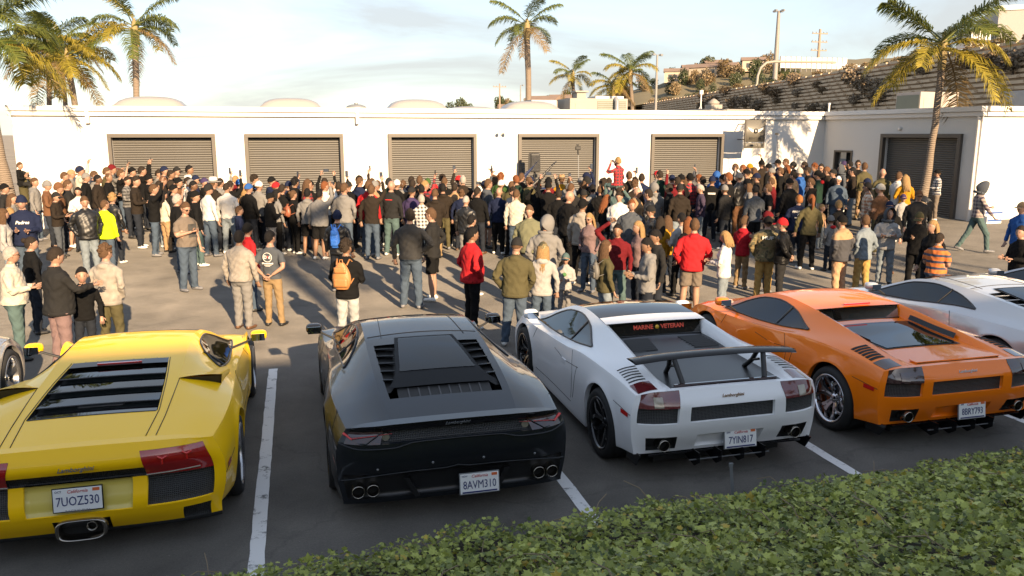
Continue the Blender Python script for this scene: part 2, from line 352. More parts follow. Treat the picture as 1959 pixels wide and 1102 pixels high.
for a, b, z0 in ((0, SD[0], -.2), (SD[1], DW[0] + .1, -.2), (DW[1] - .1, WL, -.2), (SD[0], SD[1], 2.36), (DW[0] + .1, DW[1] - .1, 2.9)):
    mb = MB(); wbox(mb, a, b, z0, 3.8, 0, .3); mb.build('wall', M_WALL, wing)
mb = MB(); mb.box((C1.x + 8.2, C1.y + .15, 1.75), (16.4, .3, 4.1)); mb.build('wall', M_WALL, wing)
for z, h, o in ((ROOF - .075, .15, .2), (ROOF - .225, .13, .12)):
    mb = MB(); wbox(mb, .14, WL + .1, z - h / 2, z + h / 2, o, o + .02); mb.box((C1.x + 8.2, C1.y - o / 2 + .01, z), (16.3, o + .02, h)); mb.build('parapet_fascia', M_TRIM, wing)
mb = MB(); mb.grid([[(UR + .3, W0 + 1, ROOF - .27), (36.5, W0 + 1, ROOF - .27)], [(C1.x + .2, C1.y + .2, ROOF - .27), (36.5, C1.y + .2, ROOF - .27)]]); mb.build('roof', _mats['roof_membrane'], wing)
mb = MB(); wbox(mb, DW[0], DW[0] + .12, 0, DTOP, .11, .14); wbox(mb, DW[1] - .12, DW[1], 0, DTOP, .11, .14); wbox(mb, DW[0], DW[1], DTOP - .12, DTOP + .002, .112, .14)
door = mb.build('roller_door', M_FRAME, wing)
nS = 40; sh = 2.85 / nS; w = DW[1] - DW[0] - .25
sl = MB(); sl.grid([[(-w / 2, y, z), (w / 2, y, z)] for y, z in [(0, 0), (-.014, sh * .2), (-.02, sh * .5), (-.014, sh * .8), (0, sh * .93)]]); sme = sl.mesh('slat', [M_SLAT], fix=False)
cc = C0 + wd_ * ((DW[0] + DW[1]) / 2) - wnrm * .16
for k in range(nS):
    o = link('slat', sme, door, (cc.x, cc.y, DTOP - .14 - (k + 1) * sh)); o.rotation_euler = (0, 0, wang)
mb = MB(); wbox(mb, DW[0] + .1, DW[1] - .1, .0, 2.95, -.19, .02); mb.build('door_backing', M_FRAME, door)
mb = MB(); wbox(mb, SD[0], SD[0] + .07, .15, 2.4, .03, .2); wbox(mb, SD[1] - .07, SD[1], .15, 2.4, .03, .2); wbox(mb, SD[0], SD[1], 2.33, 2.4, .032, .2)
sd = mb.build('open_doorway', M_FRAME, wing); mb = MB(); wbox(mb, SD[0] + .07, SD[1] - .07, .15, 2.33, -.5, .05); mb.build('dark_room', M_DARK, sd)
mb = MB(); p = C1 + wd_ * (-.06) + wnrm * .09
mb.tube([(p.x, p.y, ROOF - .3), (p.x, p.y, ROOF - .42), (p.x + .05, p.y + .05, ROOF - .5), (p.x + .05, p.y + .05, .3)], .05, 10); mb.build('downpipe', M_TRIM, wing)
def floodlight(label, c, n, ang):
    t = thing('security_light', label, 'lamp', c, ang)
    mb = MB(); mb.lathe([(0, -.02), (.06, -.02), (.06, .03), (0, .03)], 14, axis='Y'); mb.build('base', M_TRIM, t)
    for s in (-1, 1):
        mb = MB(); mb.tube([(s * .03, -.03, 0), (s * .09, -.09, .02)], .015, 8); mb.lathe([(.03, .0), (.055, -.10), (.06, -.14), (.045, -.13), (0, -.12)], 12, axis='Y', c=(s * .11, -.09, .0)); mb.build('lamp_head', M_TRIM, t)
floodlight('white twin security floodlight on the wall between two roller doors', (6.85, W0 - .04, 3.03), 0, 0)
p = C0 + wd_ * (DW[0] + .75) + wnrm * .04
floodlight('white twin security floodlight over the wing roller door', (p.x, p.y, 3.17), 0, wang + math.pi)

# hanging service sign on two arms
sg = thing('service_sign', 'grey metal service sign with winged badge hung off the white wall', 'sign', (15.87, W0 - 1.15, 2.5))
M_SIGN = mat('sign_silver', (0.115, 0.108, 0.092), 0.5, metal=0.0, var=0.05, vscale=6)
M_INK = mat('sign_ink', (0.008, 0.008, 0.008), 0.5, var=0)
def curved_panel(z0, z1, wd):
    mb = MB(); P = []
    for i in range(9):
        x = -wd / 2 + wd * i / 8; P.append([(x, -.05 * (1 - (2 * x / wd) ** 2), z0), (x, -.05 * (1 - (2 * x / wd) ** 2), z1)])
    mb.grid(P); return mb
curved_panel(.215, .985, .83).build('main_panel', M_SIGN, sg, solid=.03); curved_panel(0, .19, .81).build('lower_panel', M_SIGN, sg, solid=.03)
mb = MB(); mb.tube([(-.38, 0, .0), (-.38, 0, .985)], .022, 8); mb.tube([(.38, 0, .0), (.38, 0, .985)], .022, 8); mb.build('side_rail', M_FRAME, sg)
for z in (.3, .85):
    mb = MB(); mb.tube([(0, .0, z), (0, 1.14, z)], .02, 8); mb.build('arm', M_FRAME, sg)
RX = (R_(90), 0, 0)
text('lettering', 'BENTLEY', .115, M_INK, sg, (0, -.056, .34), RX, sx=1.05)
text('lettering', 'SERVICE', .115, M_INK, sg, (-.08, -.056, .095), RX, sx=1.05)
mb = MB(); mb.prism([(.28, .05), (.34, .05), (.34, .1), (.36, .1), (.31, .16), (.26, .1), (.28, .1)], 'Y', -.05, -.046); mb.build('arrow', M_INK, sg)
bd = MB(); bd.lathe([(0, -.0), (.085, -.0), (.085, -.012), (0, -.012)], 24, axis='Y', c=(0, -.052, .60)); badge = bd.build('badge', M_INK, sg)
text('badge_letter', 'B', .11, M_TRIM, badge, (0, -.067, .60), RX)
for s in (-1, 1):
    mb = MB(); mb.prism([(s * .08, .64), (s * .33, .73), (s * .27, .66), (s * .20, .60), (s * .12, .555), (s * .085, .56)] if s > 0 else [(-.085, .56), (-.12, .555), (-.2, .6), (-.27, .66), (-.33, .73), (-.08, .64)], 'Y', -.047, -.052); mb.build('badge_wing', M_TRIM, badge)

# ------------------------------------------------ behind the camera: a neighbouring block whose shade covers the parked cars
bk = thing('neighbour_building', 'plain two storey block standing across the road', 'building', (0, -12, 0))
mb = MB(); mb.box((0, -4, 3.7), (90, 8, 7.5)); mb.build('wall', mat('neighbour_wall', (.45, .42, .38), .8), bk)
mb = MB(); mb.box((0, .05, 7.52), (90.4, .5, .3)); mb.build('parapet', M_TRIM, bk)
for k in range(14):
    mb = MB(); mb.box((-40 + k * 6, .03, 5.4), (2.2, .06, 1.4)); wdw = mb.build('window', M_FRAME, bk); mb = MB(); mb.box((-40 + k * 6, .07, 5.4), (2.0, .03, 1.2)); mb.build('pane', mat('dark_pane', (.03, .04, .05), .05, var=0), wdw)
# ================================================================ PALMS, HILLSIDE, DISTANCE
def leafmat(name, a, b, rough=0.5, trans=0.35, scale=1.5):
    """leaf: noise between two leaf colours, some light let through"""
    m = bpy.data.materials.new(name); m.use_nodes = True; _mats[name] = m
    n, l = m.node_tree.nodes, m.node_tree.links; p = n['Principled BSDF']; out = n['Material Output']
    g = n.new('ShaderNodeNewGeometry'); tc = n.new('ShaderNodeTexCoord'); z = n.new('ShaderNodeTexNoise'); z.inputs['Scale'].default_value = scale; z.inputs['Detail'].default_value = 3
    l.new(tc.outputs['Object'], z.inputs[0])
    ad = n.new('ShaderNodeMath'); ad.operation = 'ADD'; l.new(z.outputs[0], ad.inputs[0]); l.new(g.outputs['Random Per Island'], ad.inputs[1])
    mu = n.new('ShaderNodeMath'); mu.operation = 'MULTIPLY_ADD'; l.new(ad.outputs[0], mu.inputs[0]); mu.inputs[1].default_value = 0.9; mu.inputs[2].default_value = -0.4; mu.use_clamp = True
    x = n.new('ShaderNodeMixRGB'); x.inputs[1].default_value = (*a, 1); x.inputs[2].default_value = (*b, 1); l.new(mu.outputs[0], x.inputs[0]); l.new(x.outputs[0], p.inputs['Base Color'])
    p.inputs['Roughness'].default_value = rough; p.inputs['Specular IOR Level'].default_value = 0.35
    t = n.new('ShaderNodeBsdfTranslucent'); l.new(x.outputs[0], t.inputs[0]); ms = n.new('ShaderNodeMixShader'); ms.inputs[0].default_value = trans
    l.new(p.outputs[0], ms.inputs[1]); l.new(t.outputs[0], ms.inputs[2]); l.new(ms.outputs[0], out.inputs[0]); return m
M_FG = leafmat('palm_green', (0.06, 0.09, 0.022), (0.17, 0.18, 0.035))
M_FY = leafmat('palm_yellow', (0.18, 0.16, 0.02), (0.36, 0.28, 0.04))
M_FD = leafmat('palm_dry', (0.17, 0.115, 0.05), (0.28, 0.20, 0.09))
def trunkmat():
    m = bpy.data.materials.new('palm_trunk'); m.use_nodes = True; n, l = m.node_tree.nodes, m.node_tree.links; b = n['Principled BSDF']; b.inputs['Roughness'].default_value = 0.9
    tc = n.new('ShaderNodeTexCoord'); w = n.new('ShaderNodeTexWave'); w.bands_direction = 'Z'; w.inputs['Scale'].default_value = 5.5; w.inputs['Distortion'].default_value = 4.0; w.inputs['Detail'].default_value = 3
    l.new(tc.outputs['Object'], w.inputs[0]); r = n.new('ShaderNodeValToRGB'); l.new(w.outputs[0], r.inputs[0])
    r.color_ramp.elements[0].color = (0.13, 0.10, 0.075, 1); r.color_ramp.elements[1].color = (0.22, 0.175, 0.135, 1); l.new(r.outputs[0], b.inputs['Base Color'])
    bp = n.new('ShaderNodeBump'); bp.inputs['Strength'].default_value = 0.6; bp.inputs['Distance'].default_value = 0.03; l.new(w.outputs[0], bp.inputs['Height']); l.new(bp.outputs[0], b.inputs['Normal']); return m
M_TRUNK = trunkmat()
def frond_mesh(seed, L, rise, droop, nl=62, ll=0.55):
    """one feather frond along +X: rachis and drooping leaflets"""
    rr = random.Random(seed); mb = MB(); N = 14; pts = []
    for i in range(N + 1):
        t = i / N; pts.append(Vector((L * (t - 0.25 * droop * t * t * t), 0.06 * L * math.sin(t * 2.5 + seed), L * (rise * t - droop * t * t))))
    mb.tube(pts, [0.028 * (1 - 0.85 * i / N) + 0.003 for i in range(N + 1)], 5, cap=False)
    for k in range(nl):
        t = 0.16 + 0.84 * (k + rr.uniform(-.3, .3)) / nl; f = min(0.999, max(0, t)) * N; i = int(f); p = pts[i].lerp(pts[i + 1], f - i); tg = (pts[i + 1] - pts[i]).normalized()
        side = tg.cross(Vector((0, 0, 1))).normalized()
        up = side.cross(tg)
        ln = ll * L / 2.4 * (0.45 + 0.9 * math.sin(math.pi * min(1, t * 0.95)) ** 0.7) * rr.uniform(.75, 1.15)
        for s in (-1, 1):
            if rr.random() < 0.06: continue
            d = (tg * rr.uniform(.45, .8) + side * s * rr.uniform(.7, 1.0) + up * rr.uniform(-.05, .35)).normalized()
            a = p; b = a + d * ln * .5; c = b + (d * .8 + Vector((0, 0, -rr.uniform(.5, 1.1)))).normalized() * ln * .55
            wv = tg * (0.026 * L / 2.4); w2 = wv * .75
            mb.add([a - wv * .5, a + wv * .5, b + w2, b - w2, c], [(0, 1, 2, 3), (3, 2, 4)])
    return mb.mesh('frond', [M_FG], fix=False)
FR = [[frond_mesh(10 + i, 2.5, r, d, nl=86) for i in range(2)] for r, d in ((1.05, .50), (.68, .66), (.32, .66), (.0, .66), (-.6, .42))]
def palm(label, base, top, crown, nf, trunk_r, seed, dry=0.15, yel=0.4, scale=1.0, group=None, gz=0.0):
    """queen palm: ringed trunk from base to top, arching feather fronds"""
    rr = random.Random(seed); b, t = Vector((base[0], base[1], gz)), Vector(top)
    o = thing('palm_tree', label, 'palm tree', b, 0, group)
    N = 12; pts = []; rad = []
    for i in range(N + 1):
        f = i / N; p = b.lerp(t, f) - b; p.x += 0.10 * math.sin(f * math.pi) * rr.uniform(.8, 1.2) * (1 if seed % 2 else -1); pts.append(p); rad.append(trunk_r * (1.35 - .5 * min(1, f * 2.2) + .0 * f) * (1 + .02 * math.sin(i * 2.1)))
    mb = MB(); mb.tube(pts, rad, 16); mb.build('trunk', M_TRUNK, o)
    tp = t - b
    # fibrous boot at the crown
    mb = MB(); mb.tube([tp + Vector((0, 0, -.5 * scale)), tp + Vector((0, 0, -.1)), tp + Vector((0, 0, .35 * scale)), tp + Vector((0, 0, .6 * scale))], [trunk_r * .9, trunk_r * 1.15, trunk_r * .8, trunk_r * .3], 10); mb.build('crownshaft', mat('palm_boot', (.22, .17, .08), .85, var=.3, vscale=8, bump=.5, bscale=20), o)
    for k in range(nf):
        f = (k + .5) / nf; tier = min(4, int(f * 4.2 + rr.uniform(-.3, .3))) if f < .93 else 4
        tier = max(0, tier); az = k * 2.399 + rr.uniform(-.35, .35)
        if tier == 4 and dry <= 0: tier = 3
        fo = link('frond', FR[tier][k % 2], o, tp + Vector((0, 0, .38 * scale * (1 - f * .9))))
        s = crown / 2.5 * rr.uniform(.85, 1.1); fo.rotation_euler = (rr.uniform(-.25, .25), rr.uniform(-.1, .1), az); fo.scale = (s, s, s)
        q = rr.random(); m = M_FD if (tier == 4 or (tier == 3 and q < dry * 2)) else (M_FY if (tier >= 2 and q < yel * 1.3) or q < yel * .35 else M_FG)
        fo.material_slots[0].link = 'OBJECT'; fo.material_slots[0].material = m
    return o
palm('tall palm with yellowing fronds growing against the shaded wing door', (18.3, 20.4), (18.6, 20.4, 5.35), 2.25, 17, .115, 3, dry=.02, yel=.75, gz=ground_z(18.3, 20.4))
palm('stout palm hard against the far end of the white wall', (-7.62, 25.3), (-7.9, 25.3, 5.3), 2.4, 18, .17, 6, dry=.05, yel=.7, gz=ground_z(-7.6, 25.3))
palm('leaning palm with a long trunk behind the far end of the roof', (-8.32, 36), (-8.4, 36, 5.7), 2.1, 17, .13, 5, yel=.8, dry=.1)
palm('slim palm trunk rising behind the roof corner', (-10.32, 40), (-10.05, 40, 6.4), 2.1, 16, .12, 8, yel=.7)
palm('slim palm close beside the other slim palm behind the roof', (-10.6, 43), (-10.3, 43, 6.9), 2.1, 16, .12, 11, yel=.6)
palm('palm with a skirt of dry hanging fronds behind the end skylight', (-6.03, 36), (-5.87, 36, 6.9), 2.2, 15, .14, 20, dry=.3, yel=.35)
palm('lone tall palm with sparse ragged crown behind the middle of the roof', (12.05, 42), (12.06, 42, 8.3), 2.1, 13, .18, 15, dry=.35, yel=.3)
palm('small palm just behind the beige rooftop air unit', (18.31, 52), (18.11, 52, 6.6), 1.6, 13, .13, 9, dry=.1, yel=.7)
palm('short bushy palm with yellow fronds beyond the roof', (19.55, 48), (19.4, 48, 5.7), 1.7, 14, .14, 30, dry=.3, yel=.9)
palm('palm with pale forked trunk standing by the terraced slope', (20.39, 47), (20.08, 47, 6.5), 1.9, 15, .14, 33, dry=.15, yel=.6)
# palms along the road behind the camera (they throw the long trunk shadows on the lot)
palm('palm by the road behind the ivy bank with a bare trunk', (4.2, -6.5), (4.2, -6.5, 9.0), 2.0, 12, .17, 41, yel=.4)
palm('palm by the road near the wing side of the lot', (17, -7.0), (17, -7.0, 9.2), 2.6, 14, .17, 44, yel=.4)

# ------------------------------------------------ terraced crib wall on the right
def polar(az, d): a = R_(az); return Vector((d * math.sin(a), d * math.cos(a), 0))
M_SOIL = mat('dry_soil', (0.40, 0.29, 0.19), .95, var=.35, vscale=.35, bump=.5, bscale=3)
M_CRIB = mat('crib_concrete', (0.54, 0.42, 0.29), .9, var=.3, vscale=.8, bump=.3, bscale=12)
M_GRASS = mat('dry_grass', (0.26, 0.19, 0.11), .95, var=.4, vscale=.25, bump=.6, bscale=6)
A0 = Vector((52.0, 32.0, 0)); adir = Vector((.199, .98, 0)); adir.normalize(); anrm = Vector((adir.y, -adir.x, 0))   # pointing right, into the slope
LEN = 172; BAT = .42; ZT = 11.0; ZB = 2.0
def cw(s, z, out=0.0): p = A0 + adir * s + anrm * ((z - ZB) * BAT - out); return Vector((p.x, p.y, z))
crib = thing('crib_wall', 'tall terraced concrete crib wall on the hillside behind the wing', 'retaining wall', A0)
def rel(p): return p - A0
mb = MB(); mb.grid([[rel(cw(s, z) + anrm * .25) for s in np.linspace(-6, LEN, 60)] for z in np.linspace(0, ZT, 12)]); mb.build('fill_soil', M_SOIL, crib)
rows = int((ZT - ZB) / .5); beams = []
ang = math.atan2(adir.y, adir.x)
rb = Matrix.Rotation(ang, 3, 'Z')
bmsh = MB(); bmsh.box((0, 0, 0), (2.36, .16, .27)); bmesh_ = bmsh.mesh('crib_beam', [M_CRIB])
hm = MB(); hm.box((0, 0, 0), (.16, .5, .17)); hmesh_ = hm.mesh('crib_header', [M_CRIB])
cand = []
for r in range(rows):
    z = ZT - .2 - r * .5
    for k in range(int((LEN + 6) / 2.4)):
        s = -6 + 2.4 * k + 1.2 * (r % 2) + 1.2; cand.append((s, z))
cand.sort(key=lambda q: ((cw(*q)).xy.length + (200 if q[1] < 4.6 else 0)))
far, farh = MB(), MB(); rr = random.Random(5)
for i, (s, z) in enumerate(cand):
    j = Vector((rr.uniform(-.03, .03), rr.uniform(-.03, .03), rr.uniform(-.02, .02)))
    pb = rel(cw(s, z, .06)) + j; ph = rel(cw(s + 1.2, z - .02, .22)) + j
    if i < 300:
        o = link('crib_beam', bmesh_, crib, pb); o.rotation_euler = (0, rr.uniform(-.006, .006), ang)
        o = link('crib_header', hmesh_, crib, ph); o.rotation_euler = (0, 0, ang)
    else:
        far.box(pb, (2.36, .16, .27), rot=rb); farh.box(ph, (.16, .5, .17), rot=rb)
tag(far.build('far_crib_beams', M_CRIB, crib, fix=False), kind='stuff'); tag(farh.build('far_crib_headers', M_CRIB, crib, fix=False), kind='stuff')
# ground behind and beyond
def hz(s, t):   # land above the wall: rises gently away from its edge
    return ZT - .15 + t * .035 + .5 * mnoise.noise(Vector((s * .05, t * .05, 1.3))) * min(1, t / 6)
mb = MB(); mb.grid([[(lambda p: (p.x, p.y, hz(s, t)))(cw(s, ZT) + anrm * (.1 + t)) for s in np.linspace(-60, LEN + 140, 70)] for t in (0, 1.5, 4, 8, 15, 25, 45, 80, 140)]); tag(mb.build('hill_top', M_GRASS), kind='structure')
# distant ridge: height by azimuth
RID = [(-12, 4), (2, 5.5), (8, 8), (10.6, 10.5), (12.1, 12), (15.8, 13), (18, 15), (22.3, 18), (24.5, 21), (26.6, 24), (31.4, 27), (36, 29), (44, 30), (60, 30)]
def rid(az):
    for (a, h), (a2, h2) in zip(RID, RID[1:]):
        if a <= az <= a2: return h + (h2 - h) * sm(a, a2, az)
    return RID[-1][1]
def ridge_z(az, d): return rid(az) * sm(180, 320, d) + .9 * mnoise.noise(Vector((az * .7, d * .02, 0))) * sm(180, 260, d)
mb = MB(); mb.grid([[(lambda p: (p.x, p.y, ridge_z(az, d)))(polar(az, d)) for az in np.linspace(-12, 60, 100)] for d in (180, 200, 225, 250, 275, 300, 320, 380, 500)]); tag(mb.build('far_hill', mat('far_hill_scrub', (.15, .125, .07), .95, var=.45, vscale=.06), fix=False), kind='structure')
# shrubs and trees
def clump(seed, n, r, leaf, flat=1.0):
    rr = random.Random(seed); mb = MB()
    for k in range(n):
        while True:
            p = Vector((rr.uniform(-1, 1), rr.uniform(-1, 1), rr.uniform(-1, 1)))
            if p.length < 1 and p.length > .35: break
        lob = 1 + .25 * mnoise.noise(p * 2.3 + Vector((seed, 0, 0))); p = Vector((p.x * r * lob, p.y * r * lob, (p.z * flat * lob + flat * .9) * r))
        a = Vector((rr.gauss(0, 1), rr.gauss(0, 1), rr.gauss(0, 1))).normalized(); b = a.orthogonal().normalized() * leaf * rr.uniform(.4, .8); a = a * leaf * rr.uniform(.7, 1.3)
        mb.add([p - b, p + a * .9 - b * .2, p + b, p - a * .7], [(0, 1, 2, 3)])
    return mb.mesh('foliage', [], fix=False)
M_DRY = leafmat('dry_brush', (.09, .068, .045), (.22, .16, .095), trans=.15); M_OLV = leafmat('olive_leaf', (.03, .042, .018), (.085, .095, .04), trans=.2); M_STRAW = leafmat('straw_brush', (.16, .115, .06), (.27, .2, .11), trans=.2)
CL = [clump(i, 420, 1.0, .16, .8) for i in range(3)]; CT = [clump(20 + i, 520, 1.0, .17, 1.15) for i in range(3)]
for ms in CL + CT: ms.materials.append(M_DRY)
stem = MB(); stem.tube([(0, 0, -.3), (.03, .02, .5), (-.02, .04, 1.2)], [.08, .06, .02], 6); stem_me = stem.mesh('stem', [mat('bark', (.09, .065, .045), .9)])
def shrub(name, label, cat, loc, s, m, ms, group, sz=1.0):
    t = thing(name, label, cat, loc, rng.uniform(0, 6.3), group)
    o = link('foliage', ms, t); o.scale = (s, s, s * sz); o.material_slots[0].link = 'OBJECT'; o.material_slots[0].material = m
    o = link('stem', stem_me, t); o.scale = (s, s, s * sz)
rr = random.Random(12)
for k in range(46):
    s = 2 + 2.6 * k + rr.uniform(-2, 2); z = rr.choice((5.6, 6.4, 7.3, 8.2, 9.0, 9.8)); p = cw(s, z, .15); shrub('wall_shrub', 'dry brown shrub in the %s courses of the crib wall, %s' % ('upper' if z > 8.5 else ('middle' if z > 6.8 else 'lower'), ('behind the wing end', 'above the wing', 'above the sign', 'towards the far hill')[min(3, int(s / 28))]), 'shrub', p, rr.uniform(.6, 1.5), M_DRY, CL[k % 3], 'dry shrubs on the crib wall', .9)
for k in range(60):
    s = -6 + 3.0 * k + rr.uniform(-2, 2); t = rr.uniform(.2, 5); p = cw(s, ZT) + anrm * t; p.z = hz(s, t) - .2
    q = rr.random(); shrub('brow_brush', ('straw coloured brush' if q < .7 else 'olive green bush') + ' on the crib wall brow ' + ('near the hilltop warehouse', 'above the wing roof', 'below the white fence', 'near the bent pipe', 'towards the far houses')[min(4, max(0, int(s / 36)))], 'shrub', p, rr.uniform(.5, 1.2), M_STRAW if q < .7 else M_OLV, CL[k % 3], 'straw brush above the crib wall' if q < .7 else 'green bushes above the crib wall', .75)
for k in range(70):
    az = rr.choice((rr.uniform(10.5, 19), rr.uniform(22, 34), rr.uniform(25, 33))); d = rr.uniform(255, 315); p = polar(az, d); p.z = ridge_z(az, d) - .3
    q = rr.random(); shrub('hill_tree', ('dark green tree' if q < .65 else 'pale brown scrub tree') + ' on the far ridge ' + ('left of the lone tall palm' if az < 15.8 else ('right of the lone tall palm' if az < 20 else ('near the grey light pole' if az < 26 else 'beside the crest villas'))), 'tree', p, rr.uniform(1.1, 2.3), M_OLV if q < .65 else M_STRAW, CT[k % 3], 'green trees on the far ridge' if q < .65 else 'brown trees on the far ridge', rr.uniform(.8, 1.5))
for az, d, h in ((-8.8, 120, 4.6), (-4.6, 120, 5.0), (-7.6, 118, 4.4)):
    p = polar(az + 0, d); p.z = .1; shrub('far_tree', 'tree top peeping over the white parapet between skylights', 'tree', p, 2.2, M_OLV, CT[0], 'tree tops over the parapet', h / 4.2)
M_HW = mat('house_wall', (.38, .32, .25), .85, var=.08); M_HR = mat('house_roof', (.20, .14, .105), .85, var=.2, vscale=.6); M_HG = mat('house_pane', (.05, .06, .07), .15, var=0)
def house(label, az, d, w, h, dep, rz):
    p = polar(az, d); p.z = ridge_z(az, d) - .6; t = thing('hill_house', label, 'house', p, rz)
    mb = MB(); mb.box((0, 0, h / 2), (w, dep, h)); mb.build('wall', M_HW, t)
    mb = MB(); mb.prism([(-dep / 2 - .4, h - .02), (dep / 2 + .4, h - .02), (0, h + dep * .22)], 'X', -w / 2 - .4, w / 2 + .4); mb.build('roof', M_HR, t)
    for k in range(max(2, int(w / 3))):
        mb = MB(); mb.box((-w / 2 + (k + .5) * w / max(2, int(w / 3)), -dep / 2 - .02, h * .55), (1.2, .08, 1.5)); mb.build('window', M_HG, t)
HL = ['long pale house below the far ridge beside the lone palm', 'low tan house under the ridge left of the air unit', 'two storey tan house behind the tall palm', 'red roofed house halfway along the ridge', 'tan villa near the light pole on the ridge', 'wide villa with many windows on the ridge crest', 'small house near the top of the far ridge', 'end house where the ridge meets the crib wall', 'narrow tan house tucked among ridge trees', 'upper terrace house on the ridge crest']
for i, (az, d, w, h, dep) in enumerate(((12.4, 262, 11, 3.4, 8), (14.9, 268, 10, 3.6, 8), (17.2, 262, 13, 6, 9), (18.4, 272, 9, 5.5, 8), (26.2, 285, 10, 4.5, 8), (28.0, 290, 16, 5, 9), (29.6, 288, 8, 4, 8), (31.2, 292, 10, 4.5, 8), (27.1, 300, 7, 4.5, 7), (28.9, 305, 12, 4.5, 8))): house(HL[i], az, d, w * .75, h * .8, dep * .75, rr.uniform(-.4, .2) - R_(az))

# ------------------------------------------------ poles, pipe rail, upper buildings
M_POLE = mat('pole_grey', (.20, .19, .18), .6, var=.1); M_WOODP = mat('pole_wood', (.24, .19, .15), .9)
def lightpole(label, p, h, r, heads):
    t = thing('light_pole', label, 'light pole', p)
    mb = MB(); mb.tube([(0, 0, -1), (0, 0, h * .6), (0, 0, h)], [r * 1.2, r, r * .75], 10); mb.build('pole', M_POLE, t)
    for k in range(heads):
        a = 2 * math.pi * k / heads + .4; mb = MB(); mb.tube([(0, 0, h - .1), (.8 * math.cos(a), .8 * math.sin(a), h + .05)], .05, 6); mb.box((1.0 * math.cos(a), 1.0 * math.sin(a), h + .0), (.6, .5, .35), rot=Matrix.Rotation(a, 3, 'Z')); mb.build('lamp_head', M_STEEL, t)
lightpole('tall dark floodlight mast on the hill above the sign', (96, 150, 14), 13.4, .42, 4)
lightpole('grey light pole standing at the foot of the terraced slope', (65, 140, 7), 10.2, .22, 2)
lightpole('thin light pole behind the lone tall palm', (72, 258, 12), 6.5, .2, 1)
def utility(label, p, h, arms, r=.25):
    t = thing('utility_pole', label, 'utility pole', p); mb = MB(); mb.tube([(0, 0, -2), (0, 0, h)], [r, r * .6], 8); mb.build('pole', M_WOODP, t)
    for k in range(arms):
        z = h - 1.0 - k * 1.9; mb = MB(); mb.box((0, 0, z), (4.2, .2, .22)); a = mb.build('crossarm', M_WOODP, t)
        for x in (-1.9, -1, 1, 1.9): mb = MB(); mb.lathe([(.0, 0), (.12, 0), (.07, .2), (.12, .25), (0, .4)], 8, c=(x, 0, z + .1)); mb.build('insulator', M_STEEL, a)
utility('wooden utility pole with stacked crossarms behind the hill brow', (120, 170, 12), 15, 4, .45)
utility('distant utility pole rising left of the lone tall palm', (63, 250, 12), 6.4, 1, .3)
t = thing('pipe_rail', 'thick painted pipe bending down at the brow of the hill', 'pipe', (73.5, 120, 0))
mb = MB(); mb.tube([(0, 0, 10.5), (0.1, 0, 12.3), (.6, 0, 13.6), (1.6, 0, 14.4), (3, 0, 14.6), (8, .6, 14.7), (16, 2, 14.9)], .2, 10); mb.build('pipe', M_UNIT, t)
t = thing('white_fence', 'long white panel fence standing on the hill behind the pipe', 'fence', (97, 150, 15.5))
pm = MB(); pm.box((0, 0, 1.9), (1.15, .12, 2.2)); pme = pm.mesh('panel', [mat('fence_white', (.5, .5, .5), .6, var=.04)])
po = MB(); po.box((0, -.05, 1.6), (.12, .2, 3.0)); pom = po.mesh('post', [M_POLE])
for k in range(13): link('panel', pme, t, (k * 1.22 + .61, 0, rng.uniform(-.03, .03))); link('post', pom, t, (k * 1.22, 0, 0))
for k in range(13, 22): link('panel', pme, t, (k * 1.22 + .61, 3, -.9)); link('post', pom, t, (k * 1.22, 3, -.9))
t = thing('hill_warehouse', 'large pale warehouse at the top of the hill above the wing', 'building', (90, 76, 11.5), -.6)
mb = MB(); mb.box((0, 0, 2.8), (22, 12, 5.6)); mb.build('wall', mat('warehouse_wall', (.28, .27, .26), .7, var=.05), t)
mb = MB(); mb.box((0, -6.05, 5.4), (22.2, .2, .5)); mb.build('parapet', M_TRIM, t)
t = thing('white_shed', 'small white shed beside the pale hilltop warehouse', 'shed', (73.2, 76, 12.2)); mb = MB(); mb.box((0, 0, .9), (2.6, 2, 1.6)); mb.build('wall', M_TRIM, t); mb = MB(); mb.box((0, 0, 1.76), (2.9, 2.3, .12)); mb.build('roof', M_TRIM, t)
t = thing('roof_antenna', 'thin tripod antenna mast standing on the white roof', 'antenna', (15.9, W0 + 3, ROOF - .26))
mb = MB(); mb.tube([(0, 0, .3), (0, 0, 1.05)], .025, 8); mb.build('mast', M_TRIM, t); mb = MB(); mb.box((0, 0, 1.08), (.12, .1, .16)); mb.build('sensor', M_TRIM, t)
for k in range(3): a = k * 2.1 + .3; mb = MB(); mb.tube([(0, 0, .55), (.25 * math.cos(a), .25 * math.sin(a), .05)], .018, 6); mb.build('leg', M_TRIM, t)
t = thing('roof_finial', 'small white post on the corner where the wing meets the garage', 'post', (19.75, W0 + .1, ROOF - .03)); mb = MB(); mb.tube([(0, 0, 0), (0, 0, .3)], .035, 8); mb.tube([(0, 0, .3), (0, 0, .36)], .05, 8); mb.build('post', M_TRIM, t)

